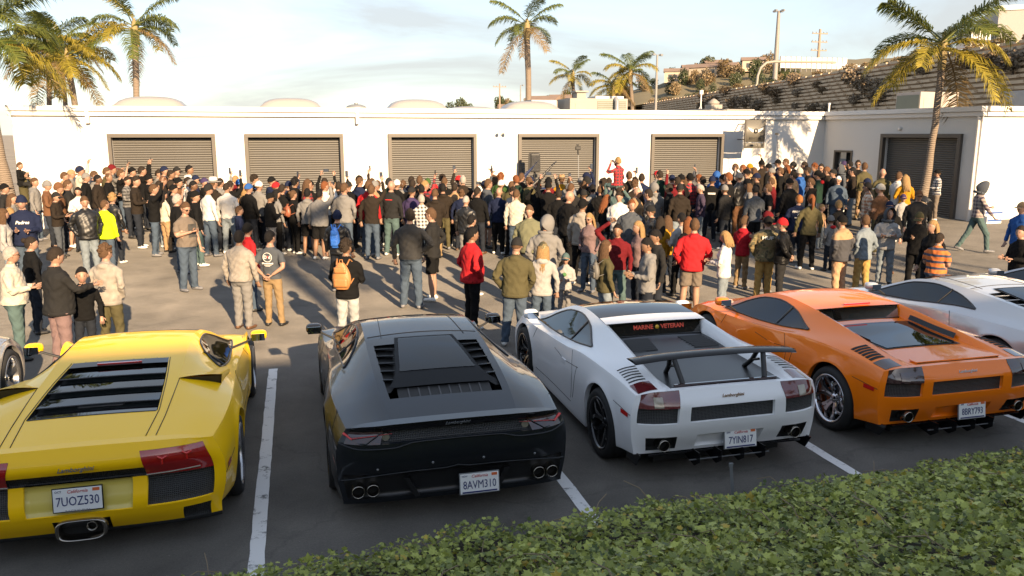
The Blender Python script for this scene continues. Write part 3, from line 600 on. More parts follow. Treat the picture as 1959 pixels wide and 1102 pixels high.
# ------------------------------------------------ ivy bank in the foreground
def bank_z(u, v):
    n1 = mnoise.noise(Vector((u * .9, v * .9, 3.1))); n2 = mnoise.noise(Vector((u * 3.1, v * 3.1, 7.7)))
    e = 5.10 + .062 * max(-4, min(9, u)) + .10 * mnoise.noise(Vector((u * .8, 0, 5))) + .03 * mnoise.noise(Vector((u * 4, 0, 5)))
    base = .30 * max(0, e - v); base = base if base < 1.2 else 1.2 + (base - 1.2) * .25
    edge = sm(e + .12, e - .22, v)
    return edge * (.20 + base + .13 * n1 + .07 * n2) - .05 * (1 - edge)
mb = MB(); mb.grid([[(u, v, bank_z(u, v) - .05) for u in np.linspace(-14, 20, 171)] for v in np.linspace(-1.5, 5.75, 60)])
tag(mb.build('bank', mat('bank_soil', (.035, .028, .018), .95, var=.3)), kind='structure')
LEAF = [(0, 0), (-.30, .10), (-.52, .02), (-.42, .38), (-.60, .62), (-.22, .66), (0, 1.05), (.22, .66), (.60, .62), (.42, .38), (.52, .02), (.30, .10)]
def ivy(n, seed, vlo, vhi, ulo, uhi, smin, smax, lift):
    rr = np.random.RandomState(seed); V = []; Fc = []
    u = rr.uniform(ulo, uhi, n); v = rr.uniform(vlo, vhi, n)
    for i in range(n):
        z = bank_z(u[i], v[i]); 
        if z < .03: continue
        s = rr.uniform(smin, smax); p = Vector((u[i], v[i], z + rr.uniform(-.04, lift)))
        az = rr.uniform(0, 6.28); tilt = rr.uniform(-.3, 1.35)
        nx = Matrix.Rotation(az, 3, 'Z') @ Matrix.Rotation(tilt, 3, 'X') @ Matrix.Rotation(rr.uniform(-.4, .4), 3, 'Y')
        b = len(V)
        for x, y in LEAF:
            V.append(tuple(p + nx @ Vector((x * s, y * s, -.25 * s * (x * x) - .12 * s * y * y + .1 * s * abs(x)))))
        Fc.append((b, b + 1, b + 2, b + 3)); Fc.append((b, b + 3, b + 4, b + 5)); Fc.append((b, b + 5, b + 6, b + 7)); Fc.append((b, b + 7, b + 8, b + 9)); Fc.append((b, b + 9, b + 10, b + 11))
    return V, Fc
def ivymat():
    m = leafmat('ivy_leaf', (.06, .09, .02), (.46, .50, .11), rough=.38, trans=.18, scale=2.2)
    n, l = m.node_tree.nodes, m.node_tree.links; g = n.new('ShaderNodeNewGeometry'); r = n.new('ShaderNodeValToRGB'); l.new(g.outputs['Random Per Island'], r.inputs[0])
    r.color_ramp.interpolation = 'CONSTANT'; r.color_ramp.elements[0].color = (0, 0, 0, 1); r.color_ramp.elements[1].position = .962; r.color_ramp.elements[1].color = (1, 1, 1, 1)
    p = n['Principled BSDF']; old = p.inputs['Base Color'].links[0].from_socket; x = n.new('ShaderNodeMixRGB'); x.inputs[2].default_value = (.45, .33, .05, 1); l.new(r.outputs[0], x.inputs[0]); l.new(old, x.inputs[1]); l.new(x.outputs[0], p.inputs['Base Color']); return m
M_IVY = ivymat()
for nm, a in (('ivy', (62000, 1, 2.2, 5.75, -1.2, 9.5, .018, .038, .08)), ('ivy', (11000, 2, 2.0, 4.7, .5, 8, .028, .054, .11)), ('ivy', (9000, 3, -1, 5.6, -10, 16, .04, .07, .05))):
    V, Fc = ivy(*a); me = bpy.data.meshes.new('ivy'); me.from_pydata(V, [], Fc); me.materials.append(M_IVY); o = link('ivy', me)
    tag(o, ['low ivy with small dark leaves along the edge of the stalls', 'larger pale ivy leaves on the upper bank', 'ivy covering the rest of the bank'][a[1] - 1], 'ivy', kind='stuff')
mb = MB(); rr = random.Random(8)
for k in range(320):
    u = rr.uniform(-1, 9); v = rr.uniform(3, 5.5); p = Vector((u, v, bank_z(u, v) + .02)); a = rr.uniform(0, 6.28); q = p + Vector((math.cos(a), math.sin(a), rr.uniform(-.2, .3))) * rr.uniform(.1, .35)
    mb.tube([p, (p + q) / 2 + Vector((0, 0, .05)), q], .0035, 4, cap=False)
tag(mb.build('ivy_stems', mat('ivy_stem', (.20, .15, .09), .8), fix=False), 'thin woody ivy runners lying over the leaves', 'ivy', kind='stuff')
t = thing('marker_stake', 'slim grey metal stake standing in the ivy edge', 'stake', (3.3, 5.38, 0)); mb = MB(); mb.box((-.02, 0, .19), (.022, .012, .40), rot=Matrix.Rotation(-.12, 3, 'Y')); mb.build('shaft', M_STEEL, t); mb = MB(); mb.box((-.045, 0, .40), (.03, .016, .03)); mb.build('cap', M_STEEL, t)
# ================================================================ CARS
def pchip(keys):
    """monotone cubic through (y, value) keys"""
    k = sorted(keys); X = [a for a, _ in k]; Y = [b for _, b in k]; n = len(X)
    if n == 1: return lambda t: Y[0]
    h = [X[i + 1] - X[i] for i in range(n - 1)]; d = [(Y[i + 1] - Y[i]) / h[i] for i in range(n - 1)]; m = [0.0] * n
    for i in range(1, n - 1):
        if d[i - 1] * d[i] > 0:
            w1, w2 = 2 * h[i] + h[i - 1], h[i] + 2 * h[i - 1]; m[i] = (w1 + w2) / (w1 / d[i - 1] + w2 / d[i])
    m[0], m[-1] = d[0], d[-1]
    def f(t):
        t = min(X[-1], max(X[0], t)); i = 0
        while i < n - 2 and t > X[i + 1]: i += 1
        s = (t - X[i]) / h[i]
        return (2 * s ** 3 - 3 * s * s + 1) * Y[i] + (s ** 3 - 2 * s * s + s) * h[i] * m[i] + (-2 * s ** 3 + 3 * s * s) * Y[i + 1] + (s ** 3 - s * s) * h[i] * m[i + 1]
    return f
def paint(name, col, rough=.25, metal=0.0, coat=1.0):
    return mat(name, col, rough, metal, var=0.03, vscale=1.2, coat=coat, spec=.15)
M_TYRE = mat('tyre_rubber', (.018, .018, .018), .75, var=.2, vscale=20)
M_CHROME = mat('rim_chrome', (.62, .62, .64), .12, metal=1.0, var=.03)
M_BLKRIM = mat('rim_black', (.012, .012, .013), .2, var=0, coat=.6)
M_SILRIM = mat('rim_silver', (.45, .45, .46), .25, metal=.9, var=.03)
M_GLOSSK = mat('gloss_black', (.008, .008, .009), .3, var=0, coat=1.0, spec=0.0)
M_SATK = mat('satin_black', (.012, .012, .013), .35, var=.1)
M_PLAST = mat('black_plastic', (.016, .016, .016), .55, var=.2, vscale=10)
M_DISC = mat('brake_disc', (.22, .21, .20), .35, metal=.8)
M_RED = mat('tail_red', (.33, .008, .008), .12, var=.25, vscale=14, coat=1.0)
M_REDB = mat('tail_red_bright', (.60, .02, .015), .15, var=.1, coat=1.0)
M_SMOKE = mat('tail_smoke', (.028, .006, .006), .08, var=.3, vscale=10, coat=1.0)
M_DRED = mat('tail_dark_red', (.11, .012, .014), .1, var=.35, vscale=16, coat=1.0)
M_CLEAR = mat('lamp_clear', (.30, .27, .22), .12, metal=.4, var=.2, vscale=20)
M_SEAM = mat('panel_seam', (.006, .006, .006), .8, var=0)
M_SEAT = mat('seat_leather', (.03, .028, .027), .55); M_TAN = mat('seat_tan', (.26, .18, .11), .6)
M_TIP = mat('exhaust_steel', (.38, .35, .31), .22, metal=1.0, var=.15, vscale=8)
M_GLS = glass('car_glass', (.22, .25, .26)); M_GLD = glass('car_glass_dark', (.05, .055, .06)); M_GLB = glass('engine_glass', (.10, .14, .14))
def meshmat():
    m = bpy.data.materials.new('hex_mesh'); m.use_nodes = True; n, l = m.node_tree.nodes, m.node_tree.links; b = n['Principled BSDF']
    tc = n.new('ShaderNodeTexCoord'); v = n.new('ShaderNodeTexVoronoi'); v.feature = 'DISTANCE_TO_EDGE'; v.inputs['Scale'].default_value = 75; v.inputs['Randomness'].default_value = .12; mp = n.new('ShaderNodeMapping'); mp.inputs['Scale'].default_value = (1, 0, 1.0); l.new(tc.outputs['Object'], mp.inputs[0]); l.new(mp.outputs[0], v.inputs[0])
    r = n.new('ShaderNodeValToRGB'); l.new(v.outputs[0], r.inputs[0]); r.color_ramp.elements[0].position = .1; r.color_ramp.elements[0].color = (.05, .05, .05, 1); r.color_ramp.elements[1].position = .2; r.color_ramp.elements[1].color = (.004, .004, .004, 1)
    l.new(r.outputs[0], b.inputs['Base Color']); b.inputs['Roughness'].default_value = .4
    bp = n.new('ShaderNodeBump'); bp.inputs['Strength'].default_value = .9; bp.inputs['Distance'].default_value = .01; bp.invert = True; l.new(v.outputs[0], bp.inputs['Height']); l.new(bp.outputs[0], b.inputs['Normal']); return m
M_HEX = meshmat()

def make_wheel_meshes(R, rr_, w, kind, spin=.0):
    """tyre, rim with spokes, disc; axis X, outer face at +X"""
    t = MB(); h = w / 2
    t.lathe([(rr_ - .012, -h + .01), (rr_ + .02, -h), (R - .03, -h), (R - .006, -h + .03), (R, -h + .06), (R, h - .06), (R - .006, h - .03), (R - .03, h), (rr_ + .02, h), (rr_ - .012, h - .01), (rr_ - .012, -h + .01)], 40, axis='X')
    # tread grooves
    for x in (-.5, 0, .5):
        t.lathe([(R + .001, x * h - .006), (R + .0015, x * h), (R + .001, x * h + .006)], 40, axis='X', mi=1)
    r = MB(); r.lathe([(rr_ - .008, h - .012), (rr_ + .004, h - .004), (rr_ - .005, h + .002), (rr_ - .02, h - .004), (rr_ - .028, h - .03), (rr_ - .035, -h + .02)], 40, axis='X')
    xo = h - .035
    def spoke(a0, segs, th=.03):
        """flat bar through polar points (radius, angle, width)"""
        P = []
        for rad, an, wd, dx in segs:
            a = a0 + an; c = Vector((0, math.cos(a) * rad, math.sin(a) * rad)); tn = Vector((0, -math.sin(a), math.cos(a))) * wd / 2
            P.append([c - tn + Vector((xo + dx - th, 0, 0)), c - tn * .8 + Vector((xo + dx, 0, 0)), c + tn * .8 + Vector((xo + dx, 0, 0)), c + tn + Vector((xo + dx - th, 0, 0)), c - tn + Vector((xo + dx - th, 0, 0))])
        r.grid(P, smooth=False)
    k = rr_ - .025
    for i in range(5):
        a = spin + i * 2 * math.pi / 5
        if kind == 'Y':       # twin-leg spokes joined to a hub: bull style
            for s in (-1, 1): spoke(a, [(.045, s * .12, .05, -.035), (k * .45, s * .14, .045, -.012), (k * .70, s * .22, .04, .004), (k * 1.0, s * .46, .05, .012)])
            spoke(a, [(k * .30, 0, .07, -.03), (k * .62, 0, .05, -.014), (k * .78, 0, .02, -.006)])
        elif kind == 'T':     # broad tapering five spoke
            spoke(a, [(.04, 0, .07, -.045), (k * .5, 0, .075, -.02), (k * .85, 0, .10, .0), (k, 0, .15, .008)]); 
            spoke(a + .63, [(.05, 0, .03, -.05), (k * .4, 0, .03, -.045)])
        else:
            for s in (-1, 1): spoke(a, [(.05, s * .25, .035, -.04), (k * .6, s * .12, .032, -.015), (k, s * .10, .045, .006)])
    r.lathe([(0, xo - .02), (.03, xo - .022), (.038, xo - .03), (.07, xo - .05), (.07, xo - .08)], 20, axis='X')
    d = MB(); d.lathe([(.06, -.03), (rr_ * .74, -.03), (rr_ * .74, .0), (.06, .0)], 32, axis='X'); d.lathe([(0, -h + .03), (rr_ - .03, -h + .03)], 24, axis='X', mi=1)
    cal = MB(); cal.box((.0, -rr_ * .52, .02), (.07, .07, .17)); 
    return t.mesh('tyre', [M_TYRE, M_SEAM]), r.mesh('rim', [M_CHROME]), d.mesh('brake_disc', [M_DISC, M_SEAM]), cal.mesh('caliper', [mat('caliper_yellow', (.5, .12, .02), .4)])
_wm = {}
def wheel(car, x, y, R, rr_, w, kind, rimmat, spin=.3, cal=None):
    key = (R, rr_, w, kind)
    if key not in _wm: _wm[key] = make_wheel_meshes(R, rr_, w, kind)
    e = link('wheel', None, car, (x, y, R - .004)); e.rotation_euler = (0 if x > 0 else 0, 0, 0 if x > 0 else math.pi)
    if x < 0: e.rotation_euler = (spin, 0, math.pi)
    else: e.rotation_euler = (spin, 0, 0)
    for nm, me in zip(('tyre', 'rim', 'brake_disc', 'caliper'), _wm[key]):
        o = link(nm, me, e)
        if nm == 'rim': o.material_slots[0].link = 'OBJECT'; o.material_slots[0].material = rimmat
    return e

class Car:
    def __init__(s, spec, label, cat, loc, body, group=None, name='sports_car', rz=0.0):
        s.sp = spec; s.t = thing(name, label, cat, (*loc, 0), rz, group); s.m = body
        s.L = {k: (pchip([(y, x) for y, x, z in v]), pchip([(y, z) for y, x, z in v])) for k, v in spec['lines'].items()}
        s.H = pchip(spec['H']); s.arch = spec['arch']; s.ys0 = spec['ys0']
        s.order = spec.get('order', 'ABCDEF'); s.crease = spec.get('crease', 'DF')
    def x(s, k, y): return s.L[k][0](y)
    def z(s, k, y): return s.L[k][1](y)
    def section(s, y, sub=5):
        """dense half section, bottom to rail; returns points and index where line D sits"""
        ctl = [(s.x(k, y), s.z(k, y)) for k in s.order]; n = len(ctl); out = []; iD = 0
        cr = [i for i, k in enumerate(s.order) if k in s.crease]
        for i in range(n - 1):
            p0 = ctl[i - 1] if i > 0 and i not in cr else (2 * ctl[i][0] - ctl[i + 1][0], 2 * ctl[i][1] - ctl[i + 1][1])
            p3 = ctl[i + 2] if i + 2 < n and (i + 1) not in cr else (2 * ctl[i + 1][0] - ctl[i][0], 2 * ctl[i + 1][1] - ctl[i][1])
            if s.order[i] == 'D': iD = len(out)
            for q in range(sub):
                t = q / sub; a, b = ctl[i], ctl[i + 1]
                out.append(tuple(.5 * (2 * a[c] + (b[c] - p0[c]) * t + (2 * p0[c] - 5 * a[c] + 4 * b[c] - p3[c]) * t * t + (3 * a[c] - p0[c] - 3 * b[c] + p3[c]) * t ** 3) for c in (0, 1)))
        out.append(ctl[-1]); return out, iD
    def xs(s, y, z):
        """outer x of the flank at height z"""
        P, iD = s.section(y)
        for (x0, z0), (x1, z1) in zip(P[:iD + 1], P[1:iD + 1]):
            if z0 <= z <= z1: return x0 + (x1 - x0) * (z - z0) / max(1e-6, z1 - z0)
        return P[0][0] if z < P[0][1] else P[iD][0]
    def up(s, y, q):
        """point on the upper flank: q 0 at D, 1 at rail F"""
        P, iD = s.section(y); U = P[iD:]; f = q * (len(U) - 1); i = min(len(U) - 2, int(f)); a, b = U[i], U[i + 1]; t = f - i
        return (a[0] + (b[0] - a[0]) * t, y, a[1] + (b[1] - a[1]) * t)
    def top(s, x, y):
        fx, fz = s.x('F', y), s.z('F', y); return (x, y, s.H(y) + (fz - s.H(y)) * min(1, (x / fx) ** 2))
    def archz(s, y):
        z = -9
        for yc, zc, R in s.arch:
            if abs(y - yc) < R: z = max(z, zc + math.sqrt(max(0, R * R - (y - yc) ** 2)))
        return z
    def stations(s, y1):
        ys = list(np.arange(s.ys0, y1, .07)) + [y1]
        for yc, zc, R in s.arch:
            ys = [y for y in ys if abs(y - yc) > R + .01] + [yc - R * math.cos(a) for a in np.linspace(0.0, math.pi, 25)] + [yc - R - .002, yc + R + .002]
        return sorted(y for y in ys if s.ys0 <= y <= y1)
    def shell(s, name='body'):
        y1 = s.sp['L']; mb = MB()
        for sg in (-1, 1):
            G = []
            for y in s.stations(y1):
                P, iD = s.section(y); za = s.archz(y); row = []
                for i, (x, z) in enumerate(P):
                    if i <= iD and z < za + .004 * i:
                        z = za + .004 * i; x = s.xs(y, z) if z < P[iD][1] else P[iD][0]
                    if i <= iD:   # slight flare round the arches
                        for yc, zc, R in s.arch:
                            d = math.hypot(y - yc, z - zc) - R
                            if d > -.03: x += .014 * math.exp(-(d / .05) ** 2) * (1 if z > zc - .1 else .3)
                    row.append((sg * x, y, z))
                if za > -1 or True:
                    b = row[0]; row = [(b[0] - sg * .05, b[1], b[2] + .004)] + row
                G.append(row)
            mb.grid(G, flip=sg < 0)
            # nose closing
            mb.add([(0, y1, G[-1][0][2])] + [p for p in G[-1]] + [(0, y1, s.H(y1))], [tuple(range(len(G[-1]) + 2))])
        return mb
    def panel(s, y0, y1, n=24, m=12, x_in=0.0):
        """surface between the rails, over the centre line"""
        mb = MB(); mb.grid([[s.top(s.x('F', y) * q, y) for q in np.linspace(-1, 1, m * 2 + 1)] for y in np.linspace(y0, y1, n)], flip=True); return mb
    def strip(s, fn, path, off=.004):
        """patch from pairs of parameters: fn(*p) -> point, lifted by off along the normal away from the car's middle"""
        mb = MB(); P = []
        for a, b in path:
            n = 5; r = []
            for k in range(n + 1):
                t = k / n; q = Vector(fn(a[0] + (b[0] - a[0]) * t, a[1] + (b[1] - a[1]) * t)); r.append(q)
            P.append(r)
        # normals by finite difference, pointing outward from (0, ymid, .45)
        for i in range(len(P)):
            for j in range(len(P[0])): pass
        Q = [[None] * len(P[0]) for _ in P]
        for i in range(len(P)):
            for j in range(len(P[0])):
                du = P[min(i + 1, len(P) - 1)][j] - P[max(i - 1, 0)][j]; dv = P[i][min(j + 1, len(P[0]) - 1)] - P[i][max(j - 1, 0)]
                nn = du.cross(dv)
                if nn.length < 1e-9: nn = Vector((0, 0, 1))
                nn.normalize(); c = P[i][j]
                if nn.dot(Vector((c.x, 0, c.z - .45))) < 0 and abs(nn.y) < .9: nn = -nn
                elif abs(nn.y) >= .9 and nn.y > 0: nn = -nn
                Q[i][j] = c + nn * off
        mb.grid(Q); return mb
    def sides(s, name, fn, path, m, parent=None, off=.004, label=None, solid=None):
        """the same patch on both flanks, two objects"""
        for sg in (-1, 1):
            f2 = lambda a, b: (lambda p: (sg * p[0], p[1], p[2]))(fn(a, b))
            o = s.strip(f2, path, off).build(name, m, parent or s.t)
            if solid: md = o.modifiers.new('Solidify', 'SOLIDIFY'); md.thickness = solid; md.offset = 0
    def flank(s, y, z): return (s.xs(y, z), y, z)
    def fas(s, x, z):
        """rear face: depth y at (x, z)"""
        xo = s.xs(s.ys0, z); w = min(1, abs(x) / xo) ** s.sp.get('wrap', 5); return s.sp['yp'](z) * (1 - w) + s.ys0 * w
    def ztop(s, x):
        P, iD = s.section(s.ys0); U = P[iD:]
        x = abs(x)
        for (x0, z0), (x1, z1) in zip(U, U[1:]):
            if x1 <= x <= x0: return z0 + (z1 - z0) * (x0 - x) / max(1e-6, x0 - x1)
        if x > U[0][0]: return U[0][1]
        return s.top(x, s.ys0)[2]
    def fpt(s, c, r):
        """fascia point: c fraction of width (signed), r = (z0, z1, t) row; top row z1 None follows the deck edge"""
        z0, z1, t = r; zr = z0
        xo = s.xs(s.ys0, max(z0, .2))
        x = c * xo
        for _ in range(2):
            zt = z1 if z1 is not None else s.ztop(x) - .001
            z = z0 + (zt - z0) * t; xo = s.xs(s.ys0, z); x = c * xo
        return Vector((x, s.fas(x, z), z))
    def fascia(s, zs, cs, rows, kinds, n=4):
        """rear face as cells. kinds: char -> (part name, material, depth)"""
        groups = {}
        for ri, row in enumerate(rows):
            z1, z0 = zs[ri], zs[ri + 1]
            for sg in (-1, 1):
                for ci, ch in enumerate(row):
                    nm, m, dep = kinds[ch]; key = (ch, sg if (ch not in 'BKDSGP' or kinds[ch][2] == -9) else 0)
                    if ch not in 'BK' and cs[ci] > .3 and ch in 'M': key = (ch, sg)
                    mb = groups.setdefault(key, MB()); c0, c1 = cs[ci] * sg, cs[ci + 1] * sg
                    G = [[s.fpt(c0 + (c1 - c0) * a / n, (z0, z1, b / n)) + Vector((0, dep, 0)) for a in range(n + 1)] for b in range(n + 1)]
                    mb.grid(G, flip=sg < 0)
                    if dep > 0.003:
                        def wall(pts):
                            mb.grid([[p + Vector((0, -dep, 0)) for p in pts], pts], mi=1)
                        if ri == 0 or rows[ri - 1][ci] != ch: wall(G[-1])
                        if ri == len(rows) - 1 or rows[ri + 1][ci] != ch: wall(G[0])
                        if (ci > 0 and row[ci - 1] != ch): wall([g[0] for g in G])
                        if ci == len(row) - 1 or row[ci + 1] != ch: wall([g[-1] for g in G])
        xo = s.x('D', s.ys0); mb = MB(); X = [xo * q for q in np.linspace(-1, 1, 61)]
        mb.grid([[(x, s.fas(x, s.ztop(x) - .001), s.ztop(x) - .001) for x in X], [(x, s.ys0 + .004, s.ztop(x) + (.0015 if abs(x) < xo * .98 else 0)) for x in X]], flip=True); mb.build('tail_lip', s.m, s.t)
        out = {}
        for (ch, sg), mb in groups.items():
            nm, m, dep = kinds[ch]; o = mb.build(nm, [m, s.m if ch in 'PMG' else M_PLAST], s.t, weld=.0008); out[(ch, sg)] = o
        return out
    def rearpt(s, x, z, off=.01): return Vector((x, s.fas(x, z) - off, z))
    def plate(s, c, z, num, month, frame, wd=.31, ht=.16, tilt=.12, foot=None):
        p = s.rearpt(c, z, .035); e = link('license_plate', None, s.t, p); e.rotation_euler = (R_(90) - tilt, 0, 0)
        mb = MB(); mb.box((0, 0, -.004), (wd + .014, ht + .014, .008)); mb.build('plate_frame', frame, e, bevel=.002)
        mb = MB(); mb.box((0, 0, .003), (wd, ht, .006)); mb.build('plate_blank', mat('plate_white', (.78, .78, .76), .35, var=.02), e, bevel=.004)
        blue = mat('plate_blue', (.02, .03, .13), .4, var=0)
        text('plate_number', num, .092, blue, e, (0, -.012, .0075), (0, 0, 0), .0012, sx=.72)
        text('plate_state', 'California', .034, mat('plate_red', (.5, .03, .03), .4, var=0), e, (.0, .058, .0075), (0, 0, 0), .001, shear=.25)
        text('plate_month', month, .02, blue, e, (-wd / 2 + .035, .062, .0075), (0, 0, 0), .001)
        mb = MB(); mb.box((wd / 2 - .035, .062, .0065), (.045, .022, .002)); mb.build('year_sticker', mat('sticker', (.62, .14, .04), .5, var=0), e)
        if foot: text('plate_footer', foot, .026, mat('plate_grey', (.22, .22, .23), .4, var=0), e, (0, -ht / 2 + .0, .0085), (0, 0, 0), .001)
        else: mb = MB(); mb.box((0, -ht / 2 + .012, .0068), (wd - .03, .012, .0015)); mb.build('plate_band', blue, e)
    def script(s, z, m, size=.042, x=0.0):
        p = s.rearpt(x, z, .006); sl = (s.sp['yp'](z + .03) - s.sp['yp'](z - .03)) / .06
        text('script_badge', 'Lamborghini', size, m, s.t, p, (R_(90) - math.atan(sl), 0, 0), .003, shear=.4)
    def mirror(s, y, z, xi, xo, m):
        for sg in (-1, 1):
            mb = MB(); mb.tube([(sg * xi, y, z), (sg * (xi + (xo - xi) * .5), y - .02, z + .06), (sg * (xo - .05), y - .03, z + .10)], [.022, .018, .02], 8, sq=.6); e = mb.build('door_mirror', M_PLAST, s.t)
            mb = MB(); P = []
            for i in range(9):
                a = i / 8; yy = y - .09 + .17 * a; wd = .082 * math.sin(math.pi * (.22 + .78 * (1 - a) * .98)) ** .6 + .004; hh = .050 * math.sin(math.pi * (.25 + .75 * (1 - a) * .98)) ** .6 + .004
                P.append([(sg * xo + wd * sgn(math.cos(b)) * abs(math.cos(b)) ** .6, yy, z + .12 + hh * sgn(math.sin(b)) * abs(math.sin(b)) ** .6) for b in np.linspace(0, 2 * math.pi, 17)])
            mb.grid(P); mb.build('mirror_housing', m, e)
            mb = MB(); mb.box((sg * xo, y - .093, z + .12), (.135, .006, .076)); mb.build('mirror_glass', mat('mirror_glass', (.75, .8, .85), .02, metal=1.0, var=0), e)
    def interior(s, y0, seatm=None, low=0.0):
        sm_ = seatm or M_SEAT
        mb = MB(); mb.box((0, y0 + .25, .32), (1.42, 1.9, .22)); mb.box((0, y0 - .62, .62), (1.25, .08, .6)); mb.build('cabin_floor', M_SEAT, s.t)
        for sg in (-1, 1):
            mb = MB(); mb.box((sg * .36, y0, .47 - low * .3), (.48, .5, .16)); mb.box((sg * .36, y0 - .28, .66 - low), (.46, .14, .52), rot=Matrix.Rotation(.34, 3, 'X')); mb.box((sg * .36, y0 - .36, .90 - low), (.24, .09, .12), rot=Matrix.Rotation(.34, 3, 'X')); mb.build('seat', sm_, s.t, bevel=.04, seg=3)
        mb = MB(); mb.box((0, y0 + .95, .58), (1.4, .36, .18)); mb.build('dashboard', M_SEAT, s.t, bevel=.05)
        mb = MB(); mb.tube([(-.36 + .17 * math.cos(a), y0 + .62 + .05 * math.sin(a), .70 - low + .14 * math.sin(a)) for a in np.linspace(0, 2 * math.pi, 20)], .014, 6, cap=False); mb.tube([(-.36, y0 + .64, .70 - low), (-.36, y0 + .8, .64 - low)], .03, 8); mb.tube([(-.52, y0 + .62, .7 - low), (-.2, y0 + .62, .7 - low)], .013, 6); mb.build('steering_wheel', M_SEAT, s.t)
    def underside(s):
        mb = MB(); L = s.sp['L']; mb.box((0, L / 2, .19), (1.25, L - .5, .1)); mb.build('underbody', M_PLAST, s.t)
        for yc, zc, R in s.arch:
            for sg in (-1, 1):
                mb = MB(); xo = s.xs(yc, zc + R + .02) - .03
                mb.grid([[(sg * xx, yc + R * 1.0 * math.cos(a), zc + R * 1.0 * math.sin(a)) for a in np.linspace(-.5, math.pi + .5, 20)] for xx in (xo, .5)])
                mb.add([(sg * .5, yc + R * math.cos(a), zc + R * math.sin(a)) for a in np.linspace(-.5, math.pi + .5, 20)], [tuple(range(20))]); mb.build('wheel_liner', M_PLAST, s.t)
def sgn(v): return 1 if v >= 0 else -1
def tip(car, x, z, r, inner=None, sx=1.0, n=24, y=None, ln=.12):
    p = Vector((x, (car.fas(x, z) if y is None else y), z)); mb = MB()
    prof = [(r * .86, .10), (r * .86, -.04), (r * .93, -.05), (r, -.04), (r, .10)]
    mb.lathe(prof, n, axis='Y'); mb.lathe([(0, .02), (r * .86, .02)], n, axis='Y', mi=1); o = mb.build('exhaust_tip', [M_TIP, M_SEAM], car.t, p); o.scale = (sx, 1, 1); return o

# ---------------------------------------------------------------- body tables (y from the tail forward, half width x, height z)
GAL = dict(L=4.30, ys0=.13, wrap=7, arch=[(.80, .335, .375), (3.40, .325, .365)],
    lines=dict(A=[(.13, .87, .28), (.45, .90, .24), (.9, .93, .18), (1.5, .915, .14), (3.0, .905, .14), (3.46, .93, .16), (4.0, .87, .18), (4.25, .68, .2), (4.3, .45, .22)],
        B=[(.13, .90, .45), (.5, .92, .46), (.9, .945, .46), (1.5, .92, .36), (2.4, .90, .30), (3.0, .91, .34), (3.46, .94, .42), (4.0, .88, .40), (4.25, .70, .36), (4.3, .47, .33)],
        C=[(.13, .905, .66), (.5, .925, .68), (.9, .945, .68), (1.5, .93, .62), (2.2, .895, .58), (3.0, .91, .58), (3.46, .93, .60), (4.0, .86, .54), (4.25, .68, .44), (4.3, .45, .40)],
        D=[(.13, .865, .815), (.5, .89, .86), (.9, .905, .875), (1.4, .895, .855), (1.9, .88, .79), (2.6, .87, .745), (3.1, .885, .735), (3.46, .89, .745), (4.0, .78, .64), (4.25, .60, .50), (4.3, .4, .43)],
        E=[(.13, .74, .845), (.5, .77, .905), (.9, .785, .925), (1.4, .79, .905), (1.9, .79, .84), (2.6, .80, .785), (3.1, .80, .77), (3.46, .77, .78), (4.0, .63, .68), (4.25, .45, .54), (4.3, .3, .45)],
        F=[(.13, .60, .85), (.5, .605, .915), (.9, .595, .985), (1.4, .575, 1.065), (1.8, .555, 1.115), (2.2, .545, 1.14), (2.5, .555, 1.115), (2.8, .61, 1.02), (3.05, .675, .905), (3.25, .715, .815), (3.46, .69, .79), (4.0, .50, .69), (4.25, .32, .55), (4.3, .18, .46)]),
    H=[(.13, .855), (1.6, 1.10), (1.8, 1.135), (2.2, 1.163), (2.5, 1.143), (2.8, 1.06), (3.05, .95), (3.28, .84), (3.46, .81), (4.0, .705), (4.25, .56), (4.3, .47)],
    yp=pchip([(.2, .14), (.30, .10), (.44, .03), (.56, .0), (.70, .0), (.84, .075), (.9, .1)]))
